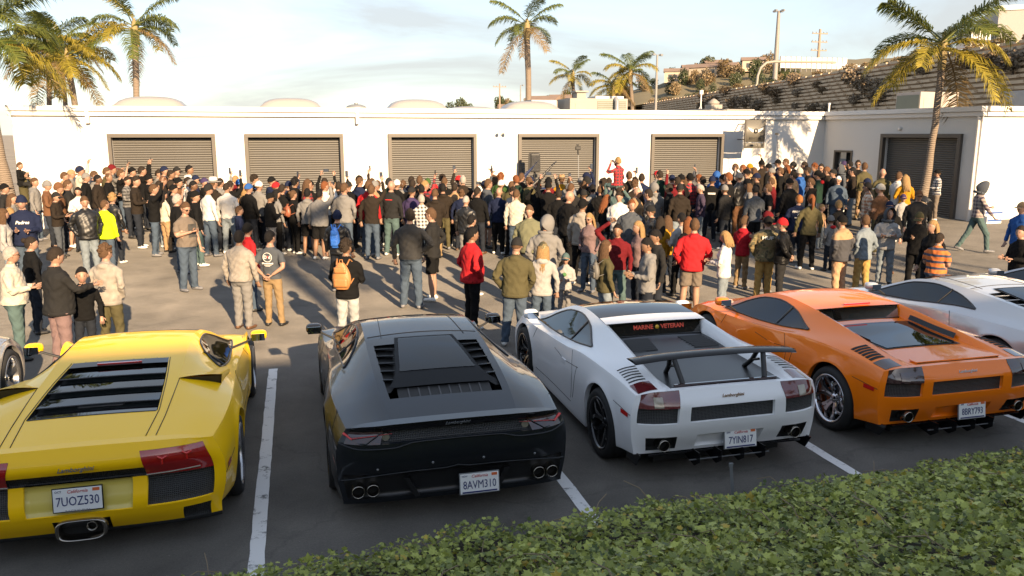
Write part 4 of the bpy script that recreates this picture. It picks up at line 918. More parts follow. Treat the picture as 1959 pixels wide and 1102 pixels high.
HUR = dict(crease='DEF', L=4.46, ys0=.14, wrap=6, arch=[(.93, .335, .38), (3.55, .33, .37)],
    lines=dict(A=[(.14, .88, .22), (.5, .92, .18), (.95, .95, .15), (1.5, .93, .13), (3.0, .92, .13), (3.55, .94, .15), (4.1, .88, .17), (4.38, .7, .2), (4.46, .45, .22)],
        B=[(.14, .915, .42), (.6, .945, .45), (.95, .965, .46), (1.6, .94, .36), (2.4, .91, .30), (3.0, .92, .34), (3.55, .955, .42), (4.1, .9, .4), (4.38, .72, .36), (4.46, .47, .33)],
        C=[(.14, .915, .66), (.6, .95, .68), (.95, .965, .70), (1.6, .95, .64), (2.2, .90, .60), (3.0, .92, .60), (3.55, .95, .62), (4.1, .87, .54), (4.38, .7, .44), (4.46, .45, .39)],
        D=[(.14, .84, .815), (.6, .895, .84), (.95, .915, .85), (1.6, .90, .845), (2.0, .885, .82), (2.6, .88, .77), (3.2, .90, .74), (3.55, .90, .75), (4.1, .78, .63), (4.38, .6, .5), (4.46, .4, .43)],
        E=[(.14, .72, .84), (.6, .755, .885), (.95, .765, .905), (1.6, .775, .92), (2.0, .78, .885), (2.6, .80, .81), (3.2, .80, .77), (3.55, .77, .775), (4.1, .62, .66), (4.38, .45, .53), (4.46, .3, .45)],
        F=[(.14, .50, .855), (.6, .54, .945), (.95, .55, 1.01), (1.5, .555, 1.085), (1.9, .55, 1.125), (2.3, .545, 1.14), (2.6, .56, 1.11), (2.95, .63, .99), (3.25, .70, .85), (3.4, .71, .80), (3.55, .68, .785), (4.1, .48, .67), (4.38, .3, .55), (4.46, .18, .47)]),
    H=[(.14, .86), (.6, .955), (.95, 1.022), (1.5, 1.10), (1.9, 1.142), (2.3, 1.163), (2.6, 1.14), (2.95, 1.03), (3.35, .83), (3.55, .80), (4.1, .685), (4.46, .475)],
    yp=pchip([(.15, .12), (.22, .08), (.42, .05), (.55, .0), (.68, .0), (.78, .06), (.84, .03), (.9, .05)]))
MUR = dict(L=4.61, ys0=.16, wrap=5, arch=[(.98, .34, .385), (3.645, .33, .375)],
    lines=dict(A=[(.16, .92, .30), (.5, .96, .24), (1.0, .985, .17), (1.5, .97, .14), (3.0, .95, .14), (3.6, .98, .16), (4.2, .90, .18), (4.5, .75, .2), (4.61, .5, .22)],
        B=[(.16, .96, .46), (.6, 1.0, .45), (1.0, 1.02, .46), (1.6, 1.0, .38), (2.4, .95, .32), (3.2, .97, .35), (3.65, 1.0, .42), (4.2, .93, .4), (4.5, .78, .36), (4.61, .52, .33)],
        C=[(.16, .96, .66), (.6, 1.0, .69), (1.0, 1.025, .70), (1.6, 1.01, .65), (2.4, .94, .58), (3.2, .97, .58), (3.65, .99, .60), (4.2, .90, .52), (4.5, .75, .43), (4.61, .5, .38)],
        D=[(.16, .89, .86), (.6, .95, .885), (1.0, .965, .89), (1.6, .95, .85), (2.0, .93, .79), (2.6, .91, .73), (3.2, .93, .71), (3.65, .94, .73), (4.2, .82, .60), (4.5, .66, .48), (4.61, .45, .41)],
        E=[(.16, .70, .895), (.6, .76, .935), (1.0, .78, .955), (1.6, .79, .94), (2.0, .80, .87), (2.6, .82, .77), (3.2, .82, .74), (3.65, .80, .75), (4.2, .66, .62), (4.5, .5, .5), (4.61, .35, .43)],
        F=[(.16, .50, .905), (.6, .52, .955), (1.0, .53, 1.005), (1.5, .53, 1.06), (2.0, .525, 1.105), (2.4, .52, 1.12), (2.75, .53, 1.09), (3.1, .60, .98), (3.4, .68, .83), (3.55, .70, .765), (3.65, .70, .76), (4.2, .5, .63), (4.5, .35, .51), (4.61, .2, .43)]),
    H=[(.16, .91), (.6, .965), (1.0, 1.015), (1.7, 1.09), (2.0, 1.115), (2.4, 1.135), (2.75, 1.115), (3.1, 1.0), (3.5, .79), (3.65, .775), (4.2, .64), (4.61, .44)],
    yp=pchip([(.18, .12), (.34, .02), (.42, .0), (.60, .06), (.66, .03), (.72, .0), (.86, .07), (.92, .11)]))

def squash(sp, z0, k):
    """lower everything above z0 by the factor k"""
    f = lambda z: z if z < z0 else z0 + (z - z0) * k
    sp['lines'] = {n: [(y, x, f(z)) for y, x, z in v] for n, v in sp['lines'].items()}; sp['H'] = [(y, f(z)) for y, z in sp['H']]
squash(GAL, .75, .92); squash(HUR, .75, .90); squash(MUR, .40, .90)
def glasshouse(c, pillar_y, q0, roofy, wsy, side_keys, gl, frame=True):
    """windscreen and side windows. side_keys: (y, q_low, q_high) on the upper flank"""
    mb = MB(); mb.grid([[c.top(c.x('F', y) * q * .96, y) for q in np.linspace(-1, 1, 17)] for y in np.linspace(roofy, wsy, 14)], flip=True); mb.build('windscreen', gl, c.t)
    c.sides('side_window', c.up, [((y, a), (y, b)) for y, a, b in side_keys], gl, off=.006)
    for sg in (-1, 1):   # dark rubber border
        pts = [Vector(c.up(y, a)) for y, a, b in side_keys] + [Vector(c.up(y, b)) for y, a, b in reversed(side_keys)]
        pts = [Vector((sg * (p.x + .004), p.y, p.z + .003)) for p in pts]; mb = MB(); mb.tube(pts + [pts[0]], .010, 5, cap=False); mb.build('window_seal', M_SATK, c.t)
        mb = MB(); a, b = Vector(c.up(pillar_y, side_at(side_keys, pillar_y)[0])), Vector(c.up(pillar_y - .06, side_at(side_keys, pillar_y)[1])); mb.tube([Vector((sg * (a.x + .005), a.y, a.z)), Vector((sg * (b.x + .005), b.y, b.z + .004))], .014, 5); mb.build('window_divider', M_SATK, c.t)
def side_at(keys, y):
    k = sorted(keys)
    for (y0, a0, b0), (y1, a1, b1) in zip(k, k[1:]):
        if y0 <= y <= y1: t = (y - y0) / (y1 - y0); return a0 + (a1 - a0) * t, b0 + (b1 - b0) * t
    return k[0][1:]
def dense(keys, n=18):
    ys = np.linspace(keys[0][0], keys[-1][0], n); fa, fb = pchip([(k[0], k[1]) for k in keys]), pchip([(k[0], k[2]) for k in keys]); return [(y, fa(y), fb(y)) for y in ys]
def seams(c, runs):
    """dark panel gaps on both flanks: polylines of (y, z)"""
    for run in runs:
        for sg in (-1, 1):
            pts = []
            for (a, b) in zip(run, run[1:]):
                for k in range(6): t = k / 6; y, z = a[0] + (b[0] - a[0]) * t, a[1] + (b[1] - a[1]) * t; pts.append(Vector((sg * (c.xs(y, z) + .0), y, z)))
            y, z = run[-1]; pts.append(Vector((sg * c.xs(y, z), y, z))); mb = MB(); mb.tube(pts, .0032, 4, cap=False); mb.build('panel_gap', M_SEAM, c.t)

def gallardo(label, loc, body, roofm, rimm, kind, smoke, loud):
    c = Car(GAL, label, 'car', loc, body)
    c.shell().build('body', body, c.t, weld=.0005, bevel=.010, ang=28)
    c.panel(1.62, 2.52).build('roof', roofm, c.t)
    if loud:   # white band across the back of the black roof
        mb = MB(); mb.grid([[Vector(c.top(c.x('F', y) * q, y)) + Vector((0, 0, .006)) for q in np.linspace(-1, 1, 17)] for y in np.linspace(1.60, 1.80, 4)], flip=True); mb.build('roof_band', body, c.t)
    mb = MB(); mb.grid([[c.top(c.x('F', y) * q, y) for q in np.linspace(-1, 1, 15)] for y in np.linspace(3.24, 4.3, 16)], flip=True); mb.build('bonnet', body, c.t)
    glasshouse(c, 2.02, 0, 2.52, 3.26, dense([(1.42, .52, .54), (1.62, .50, .70), (1.9, .50, .86), (2.3, .51, .92), (2.6, .52, .92), (2.85, .54, .88), (3.08, .57, .72), (3.18, .60, .62)]), M_GLD if not loud else M_GLS)
    # sunken engine deck between the buttresses
    dz = pchip([(.14, .842), (.5, .855), (1.0, .88), (1.45, .92), (1.62, .925)])
    for sg in (-1, 1):
        mb = MB(); mb.grid([[Vector((sg * c.x('F', y), y, c.z('F', y))), Vector((sg * (c.x('F', y) - .035), y, c.z('F', y) - .012)), Vector((sg * (c.x('F', y) - .06), y, min(c.z('F', y) - .002, dz(y))))] for y in np.linspace(.14, 1.63, 24)], flip=sg > 0); mb.build('buttress_wall', body, c.t)
    def dk(x, y): return (x, y, dz(y) + .012 * (1 - (x / .56) ** 2))
    mb = MB(); mb.grid([[dk((c.x('F', y) - .06) * q, y) for q in np.linspace(-1, 1, 13)] for y in np.linspace(.14, 1.63, 24)], flip=True); mb.build('engine_deck', M_SATK if loud else body, c.t)
    # upright rear window under the roof lip
    mb = MB(); mb.grid([[(.50 * q, 1.60 - .045 * t, c.top(.5 * q, 1.64)[2] - .012 - t * .155) for q in np.linspace(-1, 1, 9)] for t in np.linspace(0, 1, 4)]); rw = mb.build('rear_window', M_GLD, c.t)
    mb = MB(); mb.box((0, 1.58, .91), (1.0, .05, .06)); mb.build('window_frame', M_SATK, rw)
    if loud:
        for k, sgn_ in ((0, 1),):
            text('window_lettering', 'MARINE', .062, mat('lettering_red', (.75, .07, .03), .4, var=0), rw, (-.155, 1.580, 1.02), (R_(90 - 16), 0, 0), .001, bold=.002); text('window_lettering', 'VETERAN', .062, _mats['lettering_red'], rw, (.175, 1.580, 1.02), (R_(90 - 16), 0, 0), .001, bold=.002)
            mb = MB(); mb.lathe([(0, 0), (.022, 0), (.022, .002), (0, .002)], 10); o = mb.build('window_emblem', mat('emblem_gold', (.7, .4, .03), .4, var=0), rw, (0, 1.579, 1.02)); o.rotation_euler = (R_(74), 0, 0)
    else:
        mb = MB(); mb.box((0, 1.655, 1.098), (.34, .02, .014)); mb.build('brake_lamp', M_REDB, c.t)
    if loud:   # twin louvre banks on the deck
        for sg in (-1, 1):
            for k in range(7):
                y = 1.42 - k * .048; mb = MB(); mb.box((sg * (.30 + k * .006), y, dz(y) + .018), (.27, .026, .006), rot=Matrix.Rotation(.45, 3, 'X')); mb.build('louvre', M_PLAST, c.t)
        mb = MB(); mb.box((0, .155, .858), (1.0, .02, .022)); mb.build('brake_lamp', M_SMOKE, c.t)
    else:
        mb = MB(); mb.grid([[(lambda x: (x, y, dk(x, y)[2] + .012))(q * (.43 + .05 * (y - .6))) for q in np.linspace(-1, 1, 9)] for y in np.linspace(.62, 1.38, 10)], flip=True); mb.build('engine_cover_glass', M_GLB, c.t)
        mb = MB(); mb.grid([[(lambda x: (x, y, dk(x, y)[2] + .006))(q * (.455 + .05 * (y - .6))) for q in np.linspace(-1, 1, 9)] for y in np.linspace(.60, 1.40, 10)], flip=True); mb.build('engine_bay', M_SATK, c.t)
        for sg in (-1, 1):
            mb = MB(); mb.grid([[(sg * .505, y, dz(y) + .02), (sg * .53, y, dz(y) + .07)] for y in np.linspace(.75, 1.42, 8)]); mb.build('side_vent', M_PLAST, c.t)
        mb = MB(); mb.box((0, .20, .858), (.98, .10, .012), rot=Matrix.Rotation(.05, 3, 'X')); mb.build('tail_spoiler', body, c.t, bevel=.006); mb = MB(); mb.box((0, .16, .848), (.94, .02, .012)); mb.build('spoiler_gap', M_SEAM, c.t)
    kinds = {'B': ('rear_bumper', body, 0), 'L': ('tail_light', M_DRED if loud else M_SMOKE, -.004), 'G': ('rear_grille', M_HEX, .035), 'M': ('side_grille', M_HEX, .03), 'P': ('plate_recess', body, .03), 'X': ('exhaust_housing', M_PLAST, .05), 'K': ('lower_lip', M_PLAST, .0)}
    c.fascia([None, .705, .565, .44, .31, .28], [0, .36, .45, .57, .88, .955, 1], ['BBBLLB', 'GGBMMB', 'BBBBBB', 'PBBXBB', 'BBBBBB'], kinds)
    for sg in (-1, 1):   # reversing lamp column and lens bars
        mb = MB(); mb.grid([[Vector((x, c.fas(x, z) - .008, z)) for x in np.linspace(sg * .655, sg * .735, 4)] for z in np.linspace(.715, .80, 5)]); mb.build('lamp_column', M_CLEAR if loud else M_SMOKE, c.t)
    c.sides('tail_light_top', c.up, [((y, .10), (y, .78)) for y in np.linspace(.135, .30, 5)], M_DRED if loud else M_SMOKE, off=.004)
    for k in range(6): y = .335 + k * .055; c.sides('fender_slot', c.up, [((y, .16 + .02 * k), (y, .74 + .02 * k)), ((y + (.020 if loud else .040), .16 + .02 * k), (y + (.020 if loud else .040), .74 + .02 * k))], M_SEAM, off=.003)
    seams(c, [[(.14, .63), (.50, .66)], [(1.66, .30), (1.60, .60), (1.70, .80)], [(3.02, .30), (3.06, .60), (2.98, .74)], [(1.66, .26), (3.02, .26)], [(2.30, .67), (1.95, .63), (1.42, .69)], [(1.46, .69), (1.60, .32)]])
    c.sides('side_marker', c.flank, [((y, .60), (y, .64)) for y in (.18, .32)], M_REDB, off=.006)
    for sg in (-1, 1): mb = MB(); y = 1.93; mb.box((sg * (c.xs(y, .62) + .002), y, .62), (.012, .14, .055)); mb.build('door_handle', body, c.t, bevel=.005)
    for sg in (-1, 1): tip(c, sg * .64, .375, .052, y=.05)
    c.mirror(2.92, .80, .80, .98, body); c.interior(2.25, M_SEAT); c.underside()
    for sg in (-1, 1): wheel(c.t, sg * .80, .80, .335, .252, .29, kind, rimm); wheel(c.t, sg * .82, 3.40, .325, .245, .235, kind, rimm)
    # diffuser blades
    df = MB(); df.box((0, .26, .265), (1.5, .34, .016)); d = df.build('diffuser', M_GLOSSK, c.t)
    for x in (-.32, -.11, .11, .32): mb = MB(); mb.prism([(-.02, .29), (.34, .28), (.34, .20), (.06, .145), (-.02, .20)], 'X', x - .005, x + .005); mb.build('diffuser_fin', M_GLOSSK, d)
    mb = MB(); mb.box((0, .03, .215), (.78, .008, .008)); mb.build('diffuser_rod', M_STEEL, d)
    for sg in (-1, 1): mb = MB(); mb.prism([(.06, .29), (.34, .28), (.34, .17), (.14, .17)], 'X', sg * .84 - .006, sg * .84 + .006); mb.build('diffuser_fin', M_GLOSSK, d)
    return c
g1 = gallardo('white sports car with black roof and tall black rear wing', (3.58, 5.92), paint('satin_white', (.80, .80, .80), .32, coat=.35), M_GLOSSK, M_BLKRIM, 'Y', False, True)
g1.plate(.10, .365, '7YIN817', 'JUN', M_STEEL); g1.script(.775, mat('badge_bronze', (.22, .13, .06), .3, metal=.8, var=0))
wg = link('rear_wing', None, g1.t, (0, .33, 0))
mb = MB(); NP = 15; prof = [(-.10, .0), (-.08, .014), (-.02, .022), (.06, .016), (.11, .002), (.06, .0), (-.03, .0), (-.10, -.004)]
mb.grid([[(x, y + .02 + .05 * (x / .8) ** 2, z + 1.055 + .02 * math.cos(x * 1.9) - .03 * (abs(x) / .8) ** 3) for y, z in prof] for x in np.linspace(-.80, .80, NP)]); mb.build('wing_blade', mat('carbon', (.010, .010, .011), .5, var=.3, vscale=60, coat=.45, spec=.1), wg)
for sg in (-1, 1):
    mb = MB(); mb.tube([(sg * .40, -.15, .85), (sg * .44, -.04, 1.05)], .024, 8); mb.tube([(sg * .40, .20, .86), (sg * .42, .10, .95), (sg * .44, .05, 1.05)], .022, 8); mb.tube([(sg * .415, -.02, .99), (sg * .42, .10, .95)], .012, 8); mb.build('wing_strut', M_SATK, wg)
g2 = gallardo('orange sports car with chrome five spoke wheels', (6.12, 5.98), paint('orange_paint', (.93, .205, .005), .35, coat=.8), paint('orange_paint', (0, 0, 0)), M_CHROME, 'Y', True, False)
g2.plate(.10, .375, '8BRY793', 'APR', M_STEEL); g2.script(.775, M_TRIM)

def huracan(label, loc, body, rimm, plate=None):
    c = Car(HUR, label, 'car', loc, body)
    c.shell().build('body', body, c.t, weld=.0005, bevel=.010, ang=28)
    c.panel(1.72, 2.52).build('roof', body, c.t)
    mb = MB(); mb.grid([[c.top(c.x('F', y) * q, y) for q in np.linspace(-1, 1, 15)] for y in np.linspace(3.38, 4.46, 16)], flip=True); mb.build('bonnet', body, c.t)
    glasshouse(c, 2.05, 0, 2.52, 3.40, dense([(1.46, .50, .53), (1.60, .49, .66), (1.9, .49, .84), (2.3, .50, .92), (2.7, .52, .92), (3.0, .54, .86), (3.2, .57, .74), (3.33, .61, .63)]), M_GLS)
    # tail deck and engine cover
    mb = MB(); mb.grid([[c.top(c.x('F', y) * q, y) for q in np.linspace(-1, 1, 15)] for y in np.linspace(.14, .46, 6)], flip=True); mb.build('tail_deck', body, c.t)
    cvw = pchip([(1.72, .28), (1.2, .335), (.95, .36), (.76, .40), (.62, .465)])
    for sg in (-1, 1):   # side rails of the engine cover
        mb = MB(); mb.grid([[Vector(c.top(sg * c.x('F', y) * q, y)) for q in np.linspace(.88, 1.0, 4)] for y in np.linspace(.44, 1.74, 20)], flip=sg < 0); mb.build('cover_rail', body, c.t)
        for k in range(5):   # louvres: each a blade over a dark slot
            y0 = 1.54 - k * .165; x0 = cvw(y0 - .08) + .012; x1 = c.x('F', y0) * .885
            mb = MB(); mb.grid([[(sg * (x0 + (x1 - x0) * q), y + .03 * q, c.top(x0 + (x1 - x0) * q, y)[2] - .016 + .030 * t) for q in (0, .5, 1)] for t, y in ((0, y0 - .035), (.5, y0 - .08), (1, y0 - .125))]); mb.build('louvre', body, c.t, solid=.010)
        mb = MB(); mb.grid([[Vector((sg * (cvw(y) - .02 + (c.x('F', y) * .89 - cvw(y) + .02) * q), y, c.top(.42, y)[2] - .032)) for q in (0, 1)] for y in np.linspace(.62, 1.70, 10)]); mb.build('louvre_well', M_PLAST, c.t)
        mb = MB(); mb.grid([[Vector((sg * (cvw(y) - .02 + (c.x('F', y) * .89 - cvw(y) + .02) * q), y, c.top(cvw(y) - .02 + (c.x('F', y) * .89 - cvw(y) + .02) * q, y)[2] + .001)) for q in (0, .5, 1)] for y in np.linspace(1.56, 1.74, 4)]); mb.build('louvre_head', body, c.t)
    mb = MB(); mb.grid([[Vector((x, y, c.top(x, y)[2] + .010)) for x in np.linspace(-1, 1, 13) * cvw(y)] for y in np.linspace(.62, 1.70, 22)], flip=True); ec = mb.build('engine_cover', mat('cover_black', (.008, .008, .009), .55, var=0, spec=.12), c.t)
    mb = MB(); mb.grid([[Vector((x, y, c.top(x, y)[2] + .0145)) for x in np.linspace(-1, 1, 9) * (cvw(y) - .035)] for y in np.linspace(.90, 1.66, 10)], flip=True); mb.build('cover_glass', glass('cover_glass_tint', (.5, .6, .58), 1.35), ec)
    for sg in (-1, 1): mb = MB(); mb.tube([Vector(c.top(sg * (.40 - .05 * (y - 1.74)), y)) + Vector((0, 0, .001)) for y in np.linspace(1.74, 2.5, 10)], .004, 4, cap=False); mb.build('roof_gap', M_SEAM, c.t)
    mb = MB(); mb.tube([Vector(c.top(x, 1.80 + .05 * (1 - (x / .5) ** 2))) + Vector((0, 0, .001)) for x in np.linspace(-.53, .53, 21)], .004, 4, cap=False); mb.build('roof_gap', M_SEAM, c.t)
    mb = MB(); mb.box((0, .56, .895), (.78, .16, .02), rot=Matrix.Rotation(.35, 3, 'X')); vt = mb.build('tail_vent', M_PLAST, c.t)
    for k in range(8): mb = MB(); mb.box((-.30 + k * .086, .56, .900), (.012, .14, .02), rot=Matrix.Rotation(.35, 3, 'X')); mb.build('vent_rib', mat('rib_grey', (.06, .06, .062), .4), vt)
    kinds = {'B': ('rear_bumper', body, 0), 'K': ('lip_panel', M_GLOSSK, .0), 'G': ('rear_grille', M_HEX, .04), 'L': ('tail_light', M_SMOKE, .0), 'D': ('rear_diffuser', M_SATK, .03), 'P': ('plate_recess', body, 0)}
    c.fascia([None, .785, .70, .45, .245, .20], [0, .5, .66, .955, 1], ['KKKB', 'GGLB', 'BBBB', 'DDDB', 'BBBB'], kinds)
    for sg in (-1, 1):   # Y shaped lamp strokes
        for pts in ([(.86, .775), (.80, .735), (.83, .715)],):
            P = [Vector((sg * x, c.fas(sg * x, z) - .006, z)) for x, z in pts]; mb = MB(); mb.tube(P[:2], [.016, .011], 6, sq=.5); mb.build('lamp_stroke', M_REDB, c.t)
        P = [Vector((sg * x, c.fas(sg * x, z) - .005, z)) for x, z in ((.80, .74), (.66, .755), (.5, .765))]; mb = MB(); mb.tube(P, [.012, .008, .004], 6, sq=.5); mb.build('lamp_bar', M_RED, c.t)
        P = [Vector((sg * x, c.fas(sg * x, z) - .004, z)) for x, z in ((.90, .705), (.70, .705), (.58, .775))]; mb = MB(); mb.tube(P, .006, 5); mb.build('lamp_trim', body, c.t)
        mb = MB(); mb.lathe([(0, 0), (.03, 0)], 14, axis='Y', c=(sg * .55, c.fas(.55, .73) + .025, .74)); mb.build('reversing_lamp', M_CLEAR, c.t)
        for x in (.66, .77): tip(c, sg * x, .33, .05, y=.07)
        mb = MB(); mb.prism([(sg * .30, .24), (sg * .34, .24), (sg * .42, .40), (sg * .38, .40)], 'Y', .04, .09); mb.build('diffuser_fin', M_SATK, c.t)
    for keys in ([(.895, .70), (.74, .665), (.50, .668), (.34, .70), (.0, .705)], [(.89, .40), (.62, .44), (.3, .455), (.10, .455), (.0, .475)]):   # bumper creases
        zz = pchip([(-x, z) for x, z in keys]); X = np.linspace(-keys[0][0], keys[0][0], 41); mb = MB(); mb.tube([Vector((x, c.fas(x, zz(-abs(x))) - .002, zz(-abs(x)))) for x in X], .010, 6, sq=.6); mb.build('bumper_crease', body, c.t)
    for x, z in ((-.62, .50), (-.2, .52), (.2, .52), (.62, .50)): mb = MB(); p = c.rearpt(x, z, .001); mb.lathe([(0, -.003), (.009, -.003), (.01, .004)], 10, axis='Y', c=p); mb.build('parking_sensor', M_STEEL, c.t)
    c.sides('side_marker', c.flank, [((y, .50), (y, .54)) for y in (.18, .32)], M_REDB, off=.006)
    seams(c, [[(.5, .84), (.40, .66), (.15, .62)], [(1.70, .28), (1.62, .60), (1.72, .84)], [(3.10, .30), (3.14, .60), (3.06, .74)], [(1.7, .25), (3.1, .25)]])
    c.sides('side_intake', c.flank, [((1.40, .30), (1.42, .60)), ((1.52, .28), (1.50, .66)), ((1.60, .27), (1.53, .67))], M_SATK, off=.003)
    c.mirror(3.0, .80, .80, 1.0, M_GLOSSK if plate else body); c.interior(2.3); c.underside(); c.script(.815, M_STEEL, .038)
    for sg in (-1, 1): wheel(c.t, sg * .815, .93, .34, .258, .30, 'Y', rimm); wheel(c.t, sg * .83, 3.55, .33, .25, .245, 'Y', rimm)
    if plate: c.plate(.17, .30, plate[0], plate[1], M_STEEL)
    return c
huracan('black sports car with ribbed engine cover and quad exhausts', (1.117, 5.76), paint('dark_metallic', (.010, .012, .015), .35, coat=.6), M_BLKRIM, ('8AVM310', 'NOV'))
SILV = paint('pearl_silver', (.55, .55, .55), .28, metal=.35)
huracan('pearl silver sports car parked beyond the orange one', (8.68, 6.3), SILV, M_BLKRIM)
huracan('silver grey sports car at the end of the row with only its cabin showing', (11.3, 6.8), paint('grey_silver', (.42, .43, .45), .28, metal=.4), M_SILRIM)

def murcielago(label, loc, body):
    c = Car(MUR, label, 'car', loc, body)
    c.shell().build('body', body, c.t, weld=.0005, bevel=.010, ang=28)
    c.panel(1.74, 2.74).build('roof', body, c.t)
    mb = MB(); mb.grid([[c.top(c.x('F', y) * q, y) for q in np.linspace(-1, 1, 15)] for y in np.linspace(3.52, 4.61, 16)], flip=True); mb.build('bonnet', body, c.t)
    glasshouse(c, 2.20, 0, 2.74, 3.55, dense([(1.98, .50, .56), (2.15, .48, .78), (2.4, .48, .90), (2.8, .50, .92), (3.05, .52, .88), (3.3, .55, .74), (3.45, .60, .63)]), M_GLS)
    # tail deck round the engine window
    mb = MB(); mb.grid([[c.top(c.x('F', y) * q, y) for q in np.linspace(-1, 1, 15)] for y in np.linspace(.16, .60, 8)], flip=True); mb.build('engine_lid', body, c.t)
    ew = pchip([(.60, .455), (1.2, .43), (1.74, .39)])
    for sg in (-1, 1):
        mb = MB(); mb.grid([[Vector(c.top(sg * (ew(y) + (c.x('F', y) - ew(y)) * q), y)) for q in (0, .5, 1)] for y in np.linspace(.59, 1.75, 14)], flip=sg < 0); mb.build('deck_rail', body, c.t)
        mb = MB(); mb.grid([[Vector(c.top(sg * ew(y), y)), Vector(c.top(sg * ew(y), y)) - Vector((0, 0, .05))] for y in np.linspace(.59, 1.75, 14)]); mb.build('window_reveal', M_SATK, c.t)
    mb = MB(); mb.grid([[Vector((x, y, c.top(x, y)[2] - .05)) for x in np.linspace(-1, 1, 9) * ew(y)] for y in np.linspace(.59, 1.75, 10)], flip=True); bay = mb.build('engine_bay', mat('engine_dark', (.02, .022, .022), .4, var=.5, vscale=12), c.t)
    mb = MB(); mb.box((0, 1.1, .89), (.34, .5, .03)); mb.build('intake_plenum', mat('engine_metal', (.10, .10, .105), .35, metal=.5), bay, bevel=.02)
    for k, (ya, yb) in enumerate(((.60, .74), (.80, 1.02), (1.08, 1.30), (1.36, 1.58))):   # overlapping glass slats
        lift = .030
        mb = MB(); mb.grid([[Vector((x, y, c.top(x, y)[2] - .022 + lift * ((yb - y) / (yb - ya)) * .6)) for x in np.linspace(-1, 1, 9) * (ew(y) - .01)] for y in np.linspace(ya, yb, 4)], flip=True); mb.build('glass_slat', M_GLOSSK if k == 0 else M_GLB, c.t)
        mb = MB(); P = [Vector((x, ya, c.top(x, ya)[2] - .002)) for x in np.linspace(-1, 1, 9) * (ew(ya) - .01)]; mb.tube(P, .012, 5, sq=.5); mb.build('slat_edge', M_SATK, c.t)
    mb = MB(); mb.grid([[Vector((x, y, c.top(x, y)[2] + .0)) for x in np.linspace(-1, 1, 9) * ew(y)] for y in np.linspace(1.62, 1.75, 3)], flip=True); mb.build('window_head', M_GLOSSK, c.t)
    for sg in (-1, 1):   # lid shut lines
        mb = MB(); mb.tube([Vector(c.top(sg * (.465 - .03 * (.6 - y) / .44), y)) + Vector((0, 0, .001)) for y in np.linspace(.17, .60, 8)] + [Vector(c.top(sg * (ew(y) + .012), y)) + Vector((0, 0, .001)) for y in np.linspace(.64, 1.74, 10)], .0035, 4, cap=False); mb.build('lid_gap', M_SEAM, c.t)
        mb = MB(); mb.tube([Vector((sg * c.up(y, q)[0], y, c.up(y, q)[2] + .001)) for y, q in ((1.22, .98), (.9, .99), (.5, .985), (.17, .99))], .0035, 4, cap=False); mb.build('lid_gap', M_SEAM, c.t)
    for z_ in (0,): mb = MB(); mb.box((0, 1.66, c.top(0, 1.66)[2] + .004), (.36, .022, .01)); mb.build('brake_lamp', M_REDB, c.t)
    # raised shoulder intakes
    for sg in (-1, 1):
        A, B, C, D = (Vector(c.up(*q)) for q in ((2.06, .50), (1.22, .99), (1.30, .30), (1.86, .22)))
        h1, h2 = Vector((.012, 0, .085)), Vector((.012, 0, .035)); C2, D2, B2 = C + h1, D + h2, B + Vector((0, 0, .006)); mr = lambda q: [Vector((sg * p.x, p.y, p.z)) for p in q]
        mb = MB(); N = 6; top_ = [[A.lerp(B2, i / N).lerp(D2.lerp(C2, i / N), j / 4) + Vector((0, 0, .012 * math.sin(math.pi * j / 4))) for j in range(5)] for i in range(N + 1)]
        mb.grid([mr(r) for r in top_]); mb.grid([mr([D2.lerp(C2, i / N), D.lerp(C, i / N) - Vector((0, 0, .01))]) for i in range(N + 1)]); sc = mb.build('shoulder_intake', body, c.t, weld=.001)
        mb = MB(); mb.add(mr([B2, C2 + Vector((-.006, .004, -.008)), C + Vector((.0, .02, -.004)), B + Vector((0, .05, -.01))]), [(0, 1, 2, 3)]); mb.build('intake_mouth', M_SATK, sc)
    kinds = {'B': ('rear_bumper', body, 0), 'L': ('tail_light', M_RED, -.004), 'S': ('rear_grille', M_HEX, .02), 'M': ('side_grille', M_HEX, .03), 'P': ('plate_recess', mat('yellow_recess', (.66, .52, .10), .35, coat=.6), .02), 'D': ('exhaust_housing', M_SATK, .02), 'X': ('corner_vent', M_HEX, .03)}
    c.fascia([None, .80, .68, .60, .385, .335, .215], [0, .20, .36, .46, .72, .92, .955, 1], ['BBBBBBB', 'BBBLLBB', 'SSSLLBB', 'PPBMMBB', 'BBBBBBB', 'DBBBXBB'][:6], kinds)
    for sg in (-1, 1):
        for x, z in ((.56, .735), (.72, .745)):   # three-armed lamp stars
            mb = MB(); p = Vector((sg * x, c.fas(sg * x, z) - .010, z))
            for k in range(3): a = k * 2.094 + .5; q = p + Vector((.038 * math.cos(a), .0, .038 * math.sin(a))); mb.tube([p, q], .009, 5)
            mb.build('lamp_star', M_REDB, c.t)
        P = [Vector((sg * x, c.fas(sg * x, z) - .007, z)) for x, z in ((.44, .608), (.6, .614), (.80, .625))]; mb = MB(); mb.tube(P, .009, 5, sq=.7); mb.build('lamp_strip', M_CLEAR, c.t)
    # lower black splitter edge
    mb = MB(); mb.grid([[c.fpt(cc, (.20, .215, 1)) + Vector((0, dy, dz_)) for cc in np.linspace(-1, 1, 25)] for dy, dz_ in ((-.006, .012), (-.01, -.015), (.10, -.03))]); mb.build('lower_edge', M_PLAST, c.t)
    # single broad exhaust
    mb = MB(); P = []
    for r, y in ((1.0, .12), (1.0, -.045), (.93, -.05), (.86, -.04), (.86, .12)):
        P.append([(.165 * r * sgn(math.cos(a)) * abs(math.cos(a)) ** .55, y + .03, .270 + .078 * r * sgn(math.sin(a)) * abs(math.sin(a)) ** .55) for a in np.linspace(0, 2 * math.pi, 33)])
